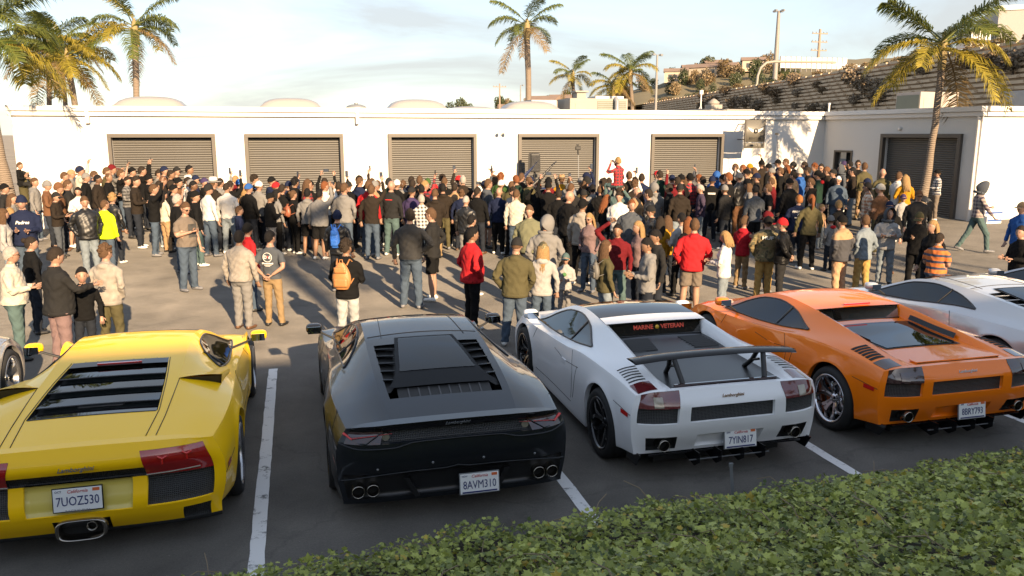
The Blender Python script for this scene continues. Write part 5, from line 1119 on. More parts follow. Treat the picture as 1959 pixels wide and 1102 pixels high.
    mb.grid(P); ex = mb.build('exhaust_tip', M_TIP, c.t); mb = MB(); mb.box((0, .09, .270), (.28, .01, .13)); mb.build('exhaust_dark', M_SEAM, ex); mb = MB(); mb.lathe([(.03, .05), (.03, -.0), (.036, -.0), (.036, .05)], 16, axis='Y', c=(.06, .03, .275)); mb.build('inner_pipe', M_TIP, ex)
    c.sides('side_marker', c.flank, [((y, .53), (y, .57)) for y in (.24, .36)], M_REDB, off=.006)
    seams(c, [[(.17, .52), (.56, .56)], [(2.02, .28), (1.92, .60), (2.0, .78)], [(3.22, .30), (3.28, .58), (3.16, .70)], [(2.02, .25), (3.22, .25)]])
    c.sides('side_intake', c.flank, [((1.44, .22), (1.44, .34)), ((1.60, .20), (1.62, .40)), ((1.9, .2), (1.84, .36))], M_SATK, off=.003)
    c.mirror(3.12, .72, .82, 1.10, body); c.interior(2.55, M_TAN, .05); c.underside(); c.script(.72, M_STEEL, .046); c.plate(.0, .505, '7UOZ530', 'OCT', M_SATK, foot='RAGING BULL')
    for sg in (-1, 1): wheel(c.t, sg * .86, .98, .345, .262, .32, 'T', M_SILRIM); wheel(c.t, sg * .88, 3.645, .335, .252, .25, 'T', M_SILRIM)
    return c
murcielago('yellow sports car with slatted glass engine cover and wide central exhaust', (-1.57, 5.82), paint('yellow_paint', (.98, .57, .003), .4, coat=.45))
# silver coupe in the next stall, of which the near front corner shows
s1 = Car(GAL, 'silver coupe whose front wing and five spoke wheel show past the yellow car', 'car', (-4.08, 6.35), paint('silver_paint', (.40, .39, .38), .25, metal=.6), name='silver_coupe')
s1.shell().build('body', s1.m, s1.t, weld=.0005, bevel=.01, ang=28); s1.panel(1.6, 2.52).build('roof', s1.m, s1.t)
mb = MB(); mb.grid([[s1.top(s1.x('F', y) * q, y) for q in np.linspace(-1, 1, 15)] for y in np.linspace(3.24, 4.3, 16)], flip=True); mb.build('bonnet', s1.m, s1.t)
mb = MB(); mb.grid([[s1.top(s1.x('F', y) * q, y) for q in np.linspace(-1, 1, 15)] for y in np.linspace(.13, 1.6, 16)], flip=True); mb.build('rear_deck', s1.m, s1.t)
glasshouse(s1, 2.02, 0, 2.52, 3.26, dense([(1.42, .52, .54), (1.62, .50, .70), (1.9, .50, .86), (2.3, .51, .92), (2.6, .52, .92), (2.85, .54, .88), (3.08, .57, .72), (3.18, .60, .62)]), M_GLS)
s1.underside(); s1.interior(2.25)
for sg in (-1, 1): wheel(s1.t, sg * .81, .80, .335, .25, .26, 'T', M_SILRIM); wheel(s1.t, sg * .82, 3.40, .33, .25, .24, 'T', M_SILRIM)
# ================================================================ PEOPLE
CLR = dict(black=(.009, .009, .0095), charcoal=(.022, .022, .0225), grey=(.20, .195, .19), ash=(.34, .33, .32), greige=(.30, .27, .235), white=(.62, .60, .57), cream=(.50, .46, .39), navy=(.014, .02, .05), blue=(.03, .10, .32),
    red=(.42, .02, .025), crimson=(.34, .015, .025), maroon=(.13, .012, .016), olive=(.085, .075, .038), sage=(.16, .16, .10), forest=(.015, .035, .025), green=(.05, .10, .03), tan=(.34, .22, .12), khaki=(.26, .18, .095), khakiy=(.42, .27, .09), peach=(.48, .29, .17),
    brown=(.15, .075, .04), umber=(.026, .020, .0155), taupe=(.17, .14, .115), mauve=(.19, .13, .13), plum=(.06, .045, .075), purple=(.055, .04, .10), slate=(.075, .085, .10), teal=(.08, .125, .125), mustard=(.40, .20, .015), neon=(.62, .80, .02), orange=(.60, .16, .03), rust=(.40, .17, .08),
    denim=(.066, .092, .13), dark=(.020, .024, .033), light=(.19, .225, .255), pale=(.36, .37, .37), tannavy=(.38, .23, .12), blond=(.42, .26, .09), auburn=(.20, .07, .025), ginger=(.33, .13, .04))
CLR = {k: tuple(v * .78 for v in c) for k, c in CLR.items()}; CLR['-'] = (.3, .2, .15)
def cloth(kind, cn):
    """fabric by garment kind and colour"""
    nm = kind + '_' + cn
    if nm in _mats: return _mats[nm]
    c = CLR[cn]
    if kind == 'leather': return mat(nm, c, .45, var=.3, vscale=12, bump=.25, bscale=10)
    if kind in ('plaid', 'stripe', 'camo', 'knit', 'quilt', 'twotone'):
        m = bpy.data.materials.new(nm); m.use_nodes = True; _mats[nm] = m; n, l = m.node_tree.nodes, m.node_tree.links; b = n['Principled BSDF']; b.inputs['Roughness'].default_value = .85; tc = n.new('ShaderNodeTexCoord')
        if kind in ('plaid', 'stripe', 'twotone'):
            sx = n.new('ShaderNodeSeparateXYZ'); l.new(tc.outputs['Object'], sx.inputs[0])
            def band(ax, f, thr):
                mu = n.new('ShaderNodeMath'); mu.operation = 'MULTIPLY'; mu.inputs[1].default_value = f; l.new(sx.outputs[ax], mu.inputs[0]); fr = n.new('ShaderNodeMath'); fr.operation = 'FRACT'; l.new(mu.outputs[0], fr.inputs[0]); g = n.new('ShaderNodeMath'); g.operation = 'GREATER_THAN'; g.inputs[1].default_value = thr; l.new(fr.outputs[0], g.inputs[0]); return g
            other = dict(red=(.02, .02, .025), grey=(.03, .03, .03), white=(.03, .03, .035), navy=(.55, .53, .50), rust=(.55, .48, .38), plum=(.30, .25, .22), orange=(.03, .04, .07), tannavy=(.035, .035, .04)).get(cn, (.03, .03, .03))
            if kind == 'stripe': f = band(2, 7.5, .62)
            elif kind == 'twotone':
                f = n.new('ShaderNodeMath'); f.operation = 'LESS_THAN'; f.inputs[1].default_value = 1.28; l.new(sx.outputs[2], f.inputs[0])
            else:
                a, d = band(0, 11, .5), band(2, 11, .5); f = n.new('ShaderNodeMath'); f.operation = 'ADD'; l.new(a.outputs[0], f.inputs[0]); l.new(d.outputs[0], f.inputs[1]); h = n.new('ShaderNodeMath'); h.operation = 'MULTIPLY'; h.inputs[1].default_value = .5; l.new(f.outputs[0], h.inputs[0]); f = h
            x = n.new('ShaderNodeMixRGB'); x.inputs[1].default_value = (*c, 1); x.inputs[2].default_value = (*other, 1); l.new(f.outputs[0], x.inputs[0]); l.new(x.outputs[0], b.inputs['Base Color'])
        else:
            z = n.new('ShaderNodeTexNoise'); z.inputs['Scale'].default_value = dict(camo=7, knit=90, quilt=10)[kind]; z.inputs['Detail'].default_value = 2; l.new(tc.outputs['Object'], z.inputs[0]); r = n.new('ShaderNodeValToRGB'); l.new(z.outputs[0], r.inputs[0])
            if kind == 'camo':
                r.color_ramp.interpolation = 'CONSTANT'; r.color_ramp.elements[0].color = (.05, .045, .022, 1); r.color_ramp.elements[1].position = .45; r.color_ramp.elements[1].color = (.15, .11, .05, 1); e = r.color_ramp.elements.new(.55); e.color = (.09, .085, .035, 1); e = r.color_ramp.elements.new(.62); e.color = (.22, .17, .09, 1)
            else:
                r.color_ramp.elements[0].position = .35; r.color_ramp.elements[0].color = (*[v * (.75 if kind == 'knit' else .85) for v in c], 1); r.color_ramp.elements[1].position = .65; r.color_ramp.elements[1].color = (*[min(1, v * 1.12) for v in c], 1)
            l.new(r.outputs[0], b.inputs['Base Color'])
            if kind == 'quilt':
                w = n.new('ShaderNodeTexChecker'); w.inputs['Scale'].default_value = 14; mp = n.new('ShaderNodeMapping'); mp.inputs['Rotation'].default_value = (0, .785, 0); l.new(tc.outputs['Object'], mp.inputs[0]); l.new(mp.outputs[0], w.inputs[0]); bp = n.new('ShaderNodeBump'); bp.inputs['Strength'].default_value = .5; l.new(w.outputs[1], bp.inputs['Height']); l.new(bp.outputs[0], b.inputs['Normal'])
        return m
    v = .35 if kind in ('jeans', 'denim') else .15
    return mat(nm, c, .9 if kind != 'rain' else .4, var=v, vscale=7, bump=.3, bscale=26, spec=.1)
SKIN = dict(fair=mat('skin_fair', (.29, .17, .118), .55, var=.08, vscale=9), tan=mat('skin_tan', (.205, .115, .07), .55, var=.08, vscale=9), brown=mat('skin_brown', (.13, .07, .042), .5, var=.08, vscale=9))
def hairmat(cn):
    c = dict(brown=(.075, .043, .024), dark=(.022, .016, .012), black=(.009, .008, .008), blond=(.23, .145, .065), grey=(.26, .24, .22), white=(.6, .58, .55), auburn=(.14, .05, .02), ginger=(.28, .11, .035)).get(cn, (.03, .02, .015))
    return mat('hair_' + cn, c, .75, var=.4, vscale=30, bump=.6, bscale=70, spec=.15)
M_SHOE = [mat('shoe_black', (.015, .015, .015), .5), mat('shoe_white', (.6, .6, .58), .5), mat('shoe_brown', (.10, .05, .025), .5), mat('shoe_grey', (.14, .14, .15), .6)]
M_EYE = mat('face_dark', (.02, .014, .012), .3, var=0); M_LIP = mat('lip', (.24, .09, .075), .5, var=0); M_SOLE = mat('sole', (.5, .5, .48), .6)

ARM = dict(  # elbow, wrist (x out, y forward, z) on a 1.75 m figure
    down=((.265, -.03, 1.12), (.27, .05, .87)), pocket=((.275, -.08, 1.13), (.205, .06, .93)), front=((.255, .02, 1.11), (.11, .25, 1.13)), phone=((.25, .03, 1.12), (.08, .27, 1.20)),
    up=((.27, .16, 1.56), (.20, .22, 1.83)), face=((.29, .18, 1.30), (.09, .24, 1.56)), hip=((.40, -.10, 1.17), (.205, .01, 1.02)), back=((.27, -.12, 1.13), (.08, -.19, .99)), cross=((.26, .05, 1.13), (-.06, .21, 1.17)),
    head=((.40, .03, 1.60), (.13, .05, 1.79)), reach=((.27, .14, 1.17), (.20, .40, 1.20)), ear=((.33, .10, 1.30), (.13, .05, 1.60)), hold=((.30, .12, 1.38), (.15, .12, 1.60)), swing=((.26, .10, 1.13), (.24, .26, .95)), swingb=((.27, -.14, 1.12), (.27, -.16, .88)))
POSE = dict(down=('down', 'down'), pocket=('pocket', 'pocket'), front=('front', 'front'), phone=('phone', 'down'), upR=('up', 'down'), upL=('down', 'up'), upboth=('up', 'up'), face=('face', 'face'), hip=('hip', 'down'), back=('back', 'back'), cross=('cross', 'cross'), headR=('head', 'down'), reach=('reach', 'front'), ear=('ear', 'down'), hold=('hold', 'hold'), walk=('swing', 'front'), sit=('front', 'front'), sitcam=('face', 'face'))

def hand(mb, wrist, d, side, curl=.5):
    """palm and five bent fingers; d = forearm direction"""
    d = d.normalized(); a = d.cross(Vector((0, 1, .15))); a = a if a.length > .1 else Vector((1, 0, 0)); a.normalize(); b = a.cross(d).normalized()   # a: across the knuckles, b: palm normal
    if b.y < 0: b = -b
    c = wrist + d * .045
    mb.tube([wrist - d * .02, wrist + d * .015, wrist + d * .05, wrist + d * .09], [.024, .028, .036, .034], 8, sq=.55)
    for i, (off, ln) in enumerate(((-.030, .070), (-.010, .080), (.011, .076), (.031, .060))):
        p = wrist + d * .085 + a * off; q = p + (d * .8 + b * curl * .5).normalized() * ln * .5; r = q + (d * .35 + b * curl * 1.3).normalized() * ln * .55
        mb.tube([p, q, r], [.0095, .009, .007], 5)
    p = wrist + d * .03 + a * -.03 * 1.0; q = p + (d * .6 - a * .8 + b * .3).normalized() * .035; mb.tube([p, q, q + (d * .8 + b * .5).normalized() * .03], [.012, .011, .008], 5)
def head_geo(mb, c, yaw, pitch, k=1.0):
    """head with jaw, nose, brow, eyes, mouth, ears. slots: 0 skin, 4 dark, 5 lip"""
    Rm = Matrix.Rotation(-yaw, 3, 'Z') @ Matrix.Rotation(-pitch, 3, 'X')
    def T(p): return c + Rm @ (Vector(p) * k)
    nu, nv = 20, 14; V, Fs = [], []
    for i in range(nv + 1):
        th = math.pi * i / nv; z = math.cos(th)
        for j in range(nu):
            ph = 2 * math.pi * j / nu; x, y = math.sin(th) * math.cos(ph), math.sin(th) * math.sin(ph)
            px, py, pz = x * .076, y * .096, z * .118
            if z < -.1: t = min(1, (-.1 - z) / .9); px *= 1 - .30 * t; py = py * (1 - .10 * t) + (.012 * t if y > 0 else -.0 * t) ; py = py * (1 - .45 * t) if y < 0 else py
            if y > 0.5:
                py += .022 * math.exp(-((px / .014) ** 2 + ((pz + .018) / .022) ** 2)) + .006 * math.exp(-((px / .045) ** 2 + ((pz - .022) / .010) ** 2)) - .007 * math.exp(-(((abs(px) - .032) / .015) ** 2 + ((pz - .002) / .012) ** 2)) + .006 * math.exp(-((px / .025) ** 2 + ((pz + .062) / .012) ** 2)) + .008 * math.exp(-((px / .02) ** 2 + ((pz + .098) / .015) ** 2))
            V.append(T((px, py, pz)))
    for i in range(nv):
        for j in range(nu): Fs.append((i * nu + j, (i + 1) * nu + j, (i + 1) * nu + (j + 1) % nu, i * nu + (j + 1) % nu))
    mb.add(V, Fs, 0, True)
    for s in (-1, 1):
        mb.blob(T((s * .031, .0835, .002)), .006 * k, 6, 4, 4); mb.blob(T((s * .032, .0875, .020)), (.014 * k, .005 * k, .003 * k), 6, 4, 4)
        mb.blob(T((s * .079, -.005, -.005)), (.010 * k, .018 * k, .030 * k), 6, 5, 0)
    mb.blob(T((0, .091, -.062)), (.022 * k, .007 * k, .006 * k), 8, 4, 5)
BODY = {}
def body_mesh(sex, build, pose, sleeve, leg, top, vox, turn):
    """one continuous clothed figure, 1.75 m: union of limbs and trunk, remeshed; slots skin, top, bottom, shoe, dark, lip"""
    key = (sex, build, pose, sleeve, leg, top, vox, turn)
    if key in BODY: return BODY[key]
    W = dict(s=.92, m=1.0, h=1.15, f=.92, k=.94)[build]; rr = random.Random(hash(str(key)) % 9999 if False else sum(map(ord, str(key))))
    bulk = dict(tee=1.0, sweater=1.06, hoodie=1.11, jacket=1.10, leather=1.10, plaid=1.04, vest=1.10, knit=1.08, denim=1.08, camo=1.10, stripe=1.05).get(top, 1.06)
    fem = sex == 'f'; kid = build == 'k'; belly = .03 if build == 'h' else 0
    S = .185 * (.9 if fem else 1) * (W * .5 + .5); mb = MB(); hem = .86 if top in ('hoodie', 'jacket', 'leather', 'camo', 'denim', 'vest') else .89
    def loft(rings, n=16):
        V, Fs = [], []
        for (x, y, z), rx, ry in rings:
            for k in range(n):
                a = 2 * math.pi * k / n; cx, cy_ = math.cos(a), math.sin(a); V.append((x + rx * sgn(cx) * abs(cx) ** .85, y + ry * sgn(cy_) * abs(cy_) ** .85, z))
        for i in range(len(rings) - 1):
            for k in range(n): Fs.append((i * n + k, i * n + (k + 1) % n, (i + 1) * n + (k + 1) % n, (i + 1) * n + k))
        Fs += [tuple(reversed(range(n))), tuple((len(rings) - 1) * n + k for k in range(n))]; mb.add(V, Fs)
    hipw = .165 if not fem else .178; b = bulk * W
    loft([((0, 0, hem - .01), hipw * b * 1.02, .128 * b + belly), ((0, .0, hem + .05), hipw * b * 1.03, .130 * b + belly), ((0, .004 + belly * .6, 1.02), (.160 if not fem else .145) * b, .122 * b + belly), ((0, .002 + belly * .4, 1.15), (.168 if not fem else .150) * b, .120 * b + belly * .7),
          ((0, .0 + (.02 if fem else 0), 1.27), .186 * b * (.93 if fem else 1), .126 * b + (.015 if fem else 0)), ((0, -.005, 1.36), .188 * b * (.92 if fem else 1), .112 * b), ((0, -.01, 1.42), .150 * b, .092 * b), ((0, -.008, 1.465), .088 * b, .075), ((0, .0, 1.50), .062, .062)])
    loft([((0, 0, .80), .135 * W, .10 * W), ((0, 0, .88), hipw * W * .98, .118 * W + belly * .5), ((0, 0, .96), hipw * W, .115 * W + belly * .5)])
    mb.tube([(0, -.005, 1.44), (0, .01, 1.55)], [.058, .055], 12)
    LEG = []; baggy = 1.0 if leg != 'shorts' else 1.12
    sw = {'walk': ((.28, .02), (-.34, .06))}.get(pose)
    for s, i in ((1, 0), (-1, 1)):
        hp = Vector((s * .088, 0, .88)); st = rr.uniform(.095, .15)
        if pose in ('sit', 'sitcam'): kn, an = Vector((s * .15, .38, .90)), Vector((s * .14, .40, .48))
        elif sw: kn, an = Vector((s * .09, sw[i][0] * .6 + .06, .48)), Vector((s * .09, sw[i][0], .09 + sw[i][1]))
        else: fy = rr.uniform(-.05, .05); kn, an = Vector((s * (.5 * .088 + .5 * st), .02 + fy * .5, .48)), Vector((s * st, fy, .085))
        w_ = W if build != 'h' else 1.08; rk, ra = (.073 * w_, .060 * w_) if leg != 'shorts' else (.085 * w_, .048)
        if leg == 'shorts':
            m_ = hp.lerp(kn, .86); mb.tube([hp + Vector((0, 0, .04)), hp.lerp(kn, .4), m_], [.105 * w_, .098 * w_, .100 * w_], 12); mb.tube([hp.lerp(kn, .7), kn, kn.lerp(an, .35), an, an + Vector((0, 0, -.03))], [.062 * w_, .056 * w_, .060 * w_, .038, .036], 12)
        else: mb.tube([hp + Vector((0, 0, .05)), hp.lerp(kn, .35), kn, kn.lerp(an, .4), an + Vector((0, 0, -.02))], [.100 * w_, .094 * w_, rk, .068 * w_, ra], 12)
        f = an + Vector((s * .012, .0, -.045)); fl = Vector((s * .18, 1, -.0)).normalized() if not (sw and i == 1) else Vector((0, 1, -.35)).normalized()
        mb.tube([f - fl * .075, f - fl * .05, f + fl * .04, f + fl * .12, f + fl * .175], [.026, .042, .046, .042, .022], 10, sq=.85)
        LEG.append((hp, kn, an, f, fl))
    aR, aL = POSE[pose]; ARMS = []
    for s, nm in ((1, aR), (-1, aL)):
        e, w = (Vector(p) for p in ARM[nm]); j = rr.uniform(-.015, .015); e.x += j + (.03 if build == 'h' and nm in ('down', 'pocket', 'back') else 0); w.x += j + (.03 if build == 'h' and nm in ('down',) else 0)
        e.x *= s; w.x *= s; sh = Vector((s * (S - .015), -.008, 1.385)); aw = bulk * (W * .5 + .5)
        if nm in ('up', 'head', 'hold'): sh.z += .03
        sp = Vector((s * (S + .012), -.008, 1.36))
        sk = sleeve == 'short'
        mb.tube([sh - Vector((s * .04, 0, -.005)), sp.lerp(e, .12), sp.lerp(e, .5), e], [.055 * aw, .060 * aw, .053 * aw, .047 * aw if not sk else .040], 12)
        if sk: mb.tube([sp.lerp(e, .35), sp.lerp(e, .72)], [.062 * aw, .064 * aw], 12)
        mb.tube([e + (e - w).normalized() * .01, e.lerp(w, .35), w + (e - w).normalized() * .005], [.047 * aw if not sk else .040, .043 * aw if not sk else .038, .036 * aw if not sk else .026], 12)
        ARMS.append((sh, e, w, sp))
    if top in ('hoodie',): mb.blob((0, -.085, 1.435), (.105, .062, .06), 14, 8)      # hood lying on the back
    elif top in ('jacket', 'denim', 'leather', 'camo', 'vest', 'plaid'): mb.tube([(.075 * math.cos(a), -.01 + .075 * math.sin(a), 1.47 - .02 * math.sin(a)) for a in np.linspace(.6, 2 * math.pi - 3.7 + math.pi + 2.2, 12)], .020, 8)
    me = mb.mesh('tmp_body', [], fix=True); ob = bpy.data.objects.new('tmp', me)
    m1 = ob.modifiers.new('r', 'REMESH'); m1.mode = 'VOXEL'; m1.voxel_size = vox; m2 = ob.modifiers.new('s', 'SMOOTH'); m2.factor = .5; m2.iterations = 3
    ev = evaluated(ob); bpy.data.meshes.remove(me)
    nV = len(ev.vertices); co = np.empty(nV * 3, np.float32); ev.vertices.foreach_get('co', co); co = co.reshape(-1, 3); no = np.empty(nV * 3, np.float32); ev.vertices.foreach_get('normal', no); no = no.reshape(-1, 3)
    # cloth folds
    ph = rr.uniform(0, 50); x, y, z = co.T
    fold = .0032 * np.sin(z * 38 + 5 * np.sin(x * 14 + ph) + 4 * np.sin(y * 17 + ph)) + .0022 * np.sin(z * 55 + x * 33 + 3 * np.sin(y * 29) + ph) + .002 * np.sin(x * 40 - z * 27 + ph * 2)
    wgt = np.ones(nV); 
    for _, e, w, _s in ARMS: wgt += 1.0 * np.exp(-(np.linalg.norm(co - np.array(e), axis=1) / .10) ** 2)
    for hp, kn, an, f, fl in LEG: wgt += .9 * np.exp(-(np.linalg.norm(co - np.array(kn), axis=1) / .10) ** 2) + 1.3 * np.exp(-(np.linalg.norm(co - np.array(an), axis=1) / .10) ** 2)
    polys = np.empty(len(ev.polygons) * 3, np.float32); ev.polygons.foreach_get('center', polys); ctr = polys.reshape(-1, 3)
    def seg(P, a, b):
        a, b = np.array(a), np.array(b); ab = b - a; t = np.clip(((P - a) @ ab) / (ab @ ab), 0, 1); return np.linalg.norm(P - (a + t[:, None] * ab), axis=1), t
    def classify(P):
        out = np.where(P[:, 2] > hem, 1, 2); best = np.full(len(P), 9.0)
        dT = np.abs(P[:, 0]) * 0 + np.sqrt((P[:, 0] / (.19 * b)) ** 2 + (P[:, 1] / (.13 * b + belly)) ** 2); inT = (dT < 1.18) & (P[:, 2] > hem - .0) & (P[:, 2] < 1.46)
        for hp, kn, an, f, fl in LEG:
            d1, _ = seg(P, f - fl * .08, f + fl * .17); d2, t2 = seg(P, kn, an); d3, t3 = seg(P, hp, kn)
            shoe = (d1 < .06) & (P[:, 2] < an.z + .005 - (.0 if leg == 'shorts' else .018)); low = (d2 < .14) & (t2 > 0)
            if leg == 'shorts': out[(d3 < .14) & (t3 > .87) & (d3 < d2 + .05)] = 0; out[(d2 < .12) & (t2 > .02)] = 0
            if pose in ('sit', 'sitcam'): out[(np.minimum(d2, d3) < .13) & (P[:, 1] > .13)] = 2
            out[shoe] = 3
        for (sh, e, w, sp) in ARMS:
            d1, t1 = seg(P, sp, e); d2, t2 = seg(P, e, w); near = (np.minimum(d1, d2) < .085) & ~(inT & (np.abs(P[:, 0]) < S - .03) & (d2 > .06))
            out[near] = 1
            if sleeve == 'short': out[near & (d1 < d2 + .02) & (t1 > .74)] = 0; out[near & (d2 <= d1)] = 0
        nk = (P[:, 2] > (1.475 if top == 'tee' else 1.502)) & (np.hypot(P[:, 0], P[:, 1]) < .085); out[nk] = 0
        return out
    vc = classify(co); co2 = co + no * (fold * wgt * np.isin(vc, (1, 2)) * (1.0 if top != 'tee' else .7))[:, None]; ev.vertices.foreach_set('co', co2.astype(np.float32).ravel())
    ev.materials.clear()
    for m_ in (SKIN['fair'], cloth('jacket', 'black'), cloth('jeans', 'dark'), M_SHOE[0], M_EYE, M_LIP): ev.materials.append(m_)
    mi = classify(ctr).astype(np.int32); ev.polygons.foreach_set('material_index', mi); ev.polygons.foreach_set('use_smooth', np.ones(len(mi), bool))
    # head and hands joined to the same mesh
    h2 = MB(); yaw, pitch = turn; hk = 1.24 if kid else (1.06 if not fem else 1.02); hc = Vector((0, .025, 1.632 + (.02 if kid else 0))); head_geo(h2, hc, yaw, pitch, hk)
    for (sh, e, w, sp), nm in zip(ARMS, (aR, aL)):
        if nm != 'pocket': hand(h2, w, w - e, 1, .9 if nm in ('up', 'face', 'front', 'phone', 'ear') else .5)
    bm = bmesh.new(); bm.from_mesh(ev); vs = [bm.verts.new(v) for v in h2.v]
    for f, m_, s_ in zip(h2.f, h2.m, h2.sm):
        try: nf = bm.faces.new([vs[i] for i in f]); nf.material_index = m_; nf.smooth = True
        except ValueError: pass
    bm.to_mesh(ev); bm.free(); ev.name = 'body'
    hb = None
    if top in ('hoodie', 'jacket', 'leather', 'vest') and vox < .02:   # ribbed hem band
        m2_ = MB(); n_ = 28; rx, ry = hipw * b * 1.0, .128 * b + belly * .95
        m2_.grid([[(rx * k_ * sgn(math.cos(a)) * abs(math.cos(a)) ** .85, ry * k_ * sgn(math.sin(a)) * abs(math.sin(a)) ** .85, z_) for a in np.linspace(0, 2 * math.pi, n_ + 1)] for z_, k_ in ((hem - .035, .96), (hem - .03, 1.0), (hem, 1.03), (hem + .02, 1.02), (hem + .026, .97))]); hb = m2_.mesh('hem_band', [cloth('jacket', 'black')])
    BODY[key] = (ev, hc, hk, ARMS, hb); return BODY[key]

# --- hair and hats, modelled round a head centred at the origin (face toward +Y)
def scalp(rx, ry, rz, cut, n=20, m=10, jit=.0, seed=0, back=-.06, mi=0, lift=0):
    """cap of hair: covers the skull above a hairline that drops behind"""
    rr = random.Random(seed); mb = MB(); V, Fs = [], []
    for i in range(m + 1):
        for j in range(n):
            ph = 2 * math.pi * j / n; fr = math.sin(ph); zl = cut * max(0, fr) ** .8 + (back if fr < 0 else 0) * min(1, -fr * 1.6) + (0.0 if fr > -.2 else 0); zl = zl if fr > 0 else back * min(1, -fr * 1.5) - .0
            if abs(fr) < .5: zl = max(min(zl, -.01), -.03) if fr < .1 else zl
            thm = math.acos(max(-1, min(1, zl / .118))); th = thm * i / m; q = 1 + rr.uniform(-jit, jit)
            V.append((rx * math.sin(th) * math.cos(ph) * q, ry * math.sin(th) * math.sin(ph) * q - .006, rz * math.cos(th) * q + lift))
    for i in range(m):
        for j in range(n): Fs.append((i * n + j, (i + 1) * n + j, (i + 1) * n + (j + 1) % n, i * n + (j + 1) % n))
    mb.add(V, Fs, mi, True); return mb
HAIR = {}
def hair_mesh(kind, v):
    key = (kind, v)
    if key in HAIR: return HAIR[key]
    rr = random.Random(v * 7 + len(kind))
    if kind == 'short': mb = scalp(.085, .107, .133, .060, jit=.03, seed=v, back=-.055, n=26, m=12)
    elif kind == 'shaved': mb = scalp(.0785, .0985, .121, .058, seed=v, back=-.05)
    elif kind == 'curly':
        mb = scalp(.086, .106, .130, .05, jit=.03, seed=v, back=-.055)
        for k in range(60):
            ph = rr.uniform(0, 6.28); th = rr.uniform(0, 1.5); 
            if math.sin(ph) > .3 and th > .9: continue
            mb.blob((.088 * math.sin(th) * math.cos(ph), .106 * math.sin(th) * math.sin(ph) - .006, .130 * math.cos(th)), rr.uniform(.018, .028), 6, 4, jit=.2, seed=k)
    elif kind in ('long', 'bob', 'pony', 'bun'):
        mb = scalp(.086, .106, .128, .055, jit=.015, seed=v, back=-.075)
        if kind in ('long', 'bob'):
            L = .34 if kind == 'long' else .17
            for k in range(26):
                a = math.pi * (1.02 + .96 * k / 25) ; bx, by = .084 * math.cos(a), .10 * math.sin(a) - .006; w = .5 + .5 * abs(math.sin(a)); ln = L * rr.uniform(.82, 1.08) * (1 if kind == 'bob' else .75 + .25 * w)
                mb.tube([(bx * .9, by * .8, .05), (bx * 1.08, by * 1.05, -.04), (bx * 1.2, by * 1.12 - .008, -.04 - ln * .5), (bx * 1.1 + rr.uniform(-.015, .015), by * 1.15 - .015 + rr.uniform(-.012, .012), -.04 - ln)], [.022, .024, .022, .008], 6, cap=True)
        elif kind == 'pony': mb.blob((0, -.125, .03), .032, 8, 6); mb.tube([(0, -.13, .03), (0, -.16, -.03), (.01, -.15, -.12), (0, -.14, -.22)], [.028, .036, .032, .008], 8)
        else: mb.blob((0, -.11, .06), (.045, .045, .045), 10, 7, jit=.06)
    elif kind in ('cap', 'capback'):
        mb = scalp(.090, .112, .128, .035, seed=v, back=-.012, lift=.006); s = 1
        br = [[(x * .082, .085 + .085 * q * math.sqrt(max(0, 1 - (x * .92) ** 2)) + .012, .030 - .012 * x * x - .018 * q) for x in np.linspace(-1, 1, 11)] for q in (0, .5, 1)]; mb.grid(br); mb.grid([[(p[0], p[1], p[2] - .005) for p in r] for r in br], flip=True)
        mb.blob((0, -.006, .135), .009, 6, 4)
    elif kind == 'beanie':
        mb = scalp(.092, .113, .142, .025, seed=v, jit=.012, back=-.035, lift=.004); mb.lathe([(.094, -.0), (.098, .015), (.094, .032)], 20, c=(0, -.006, -.0)); 
        for i_ in range(-60, 0): mb.v[i_] = (mb.v[i_][0], mb.v[i_][1] * 1.19, mb.v[i_][2] + .012 - .0)
    elif kind in ('fedora', 'straw'):
        mb = MB(); mb.lathe([(.0, .155), (.05, .158), (.082, .14), (.090, .06), (.093, .045), (.13, .038), (.165, .05), (.165, .046), (.10, .03)], 28); 
        for i_, p in enumerate(mb.v): mb.v[i_] = (p[0], p[1] * 1.1 - .006, p[2] - (.02 if p[2] > .15 and abs(p[0]) < .03 else 0))
        mb.lathe([(.0925, .045), (.0935, .07), (.092, .072)], 28, mi=1)
        for i_ in range(-84, 0): p = mb.v[i_]; mb.v[i_] = (p[0], p[1] * 1.1 - .006, p[2])
    elif kind == 'hoodup':
        mb = MB(); V = []; n, m = 18, 12; P = []
        for i in range(m + 1):
            t = i / m; r = []
            y = .105 - .235 * t; k = math.sin(math.pi * (.32 + .68 * t)) ** .7 if t < 1 else .05
            for j in range(n + 1):
                a = -2.3 + 4.6 * j / n; r.append((.122 * k * math.sin(a), y - .004, .014 + (.158 * math.cos(a) if math.cos(a) > 0 else .20 * math.cos(a)) * k - .03 * t))
            P.append(r)
        mb.grid(P)
        mb.tube([(.105 * math.cos(a), -.02 + .10 * math.sin(a), -.135) for a in np.linspace(0, 2 * math.pi, 16)], .032, 8, cap=False)
    elif kind == 'glasses':
        mb = MB()
        for s in (-1, 1): mb.blob((s * .034, .094, .004), (.028, .010, .018), 10, 6); mb.tube([(s * .06, .085, .008), (s * .079, .0, .006)], .004, 5)
        mb.tube([(-.01, .10, .008), (.01, .10, .008)], .004, 5)
    me = mb.mesh(kind, [M_EYE, M_EYE]); HAIR[key] = me; return me
def setmat(o, i, m):
    if i < len(o.material_slots): o.material_slots[i].link = 'OBJECT'; o.material_slots[i].material = m

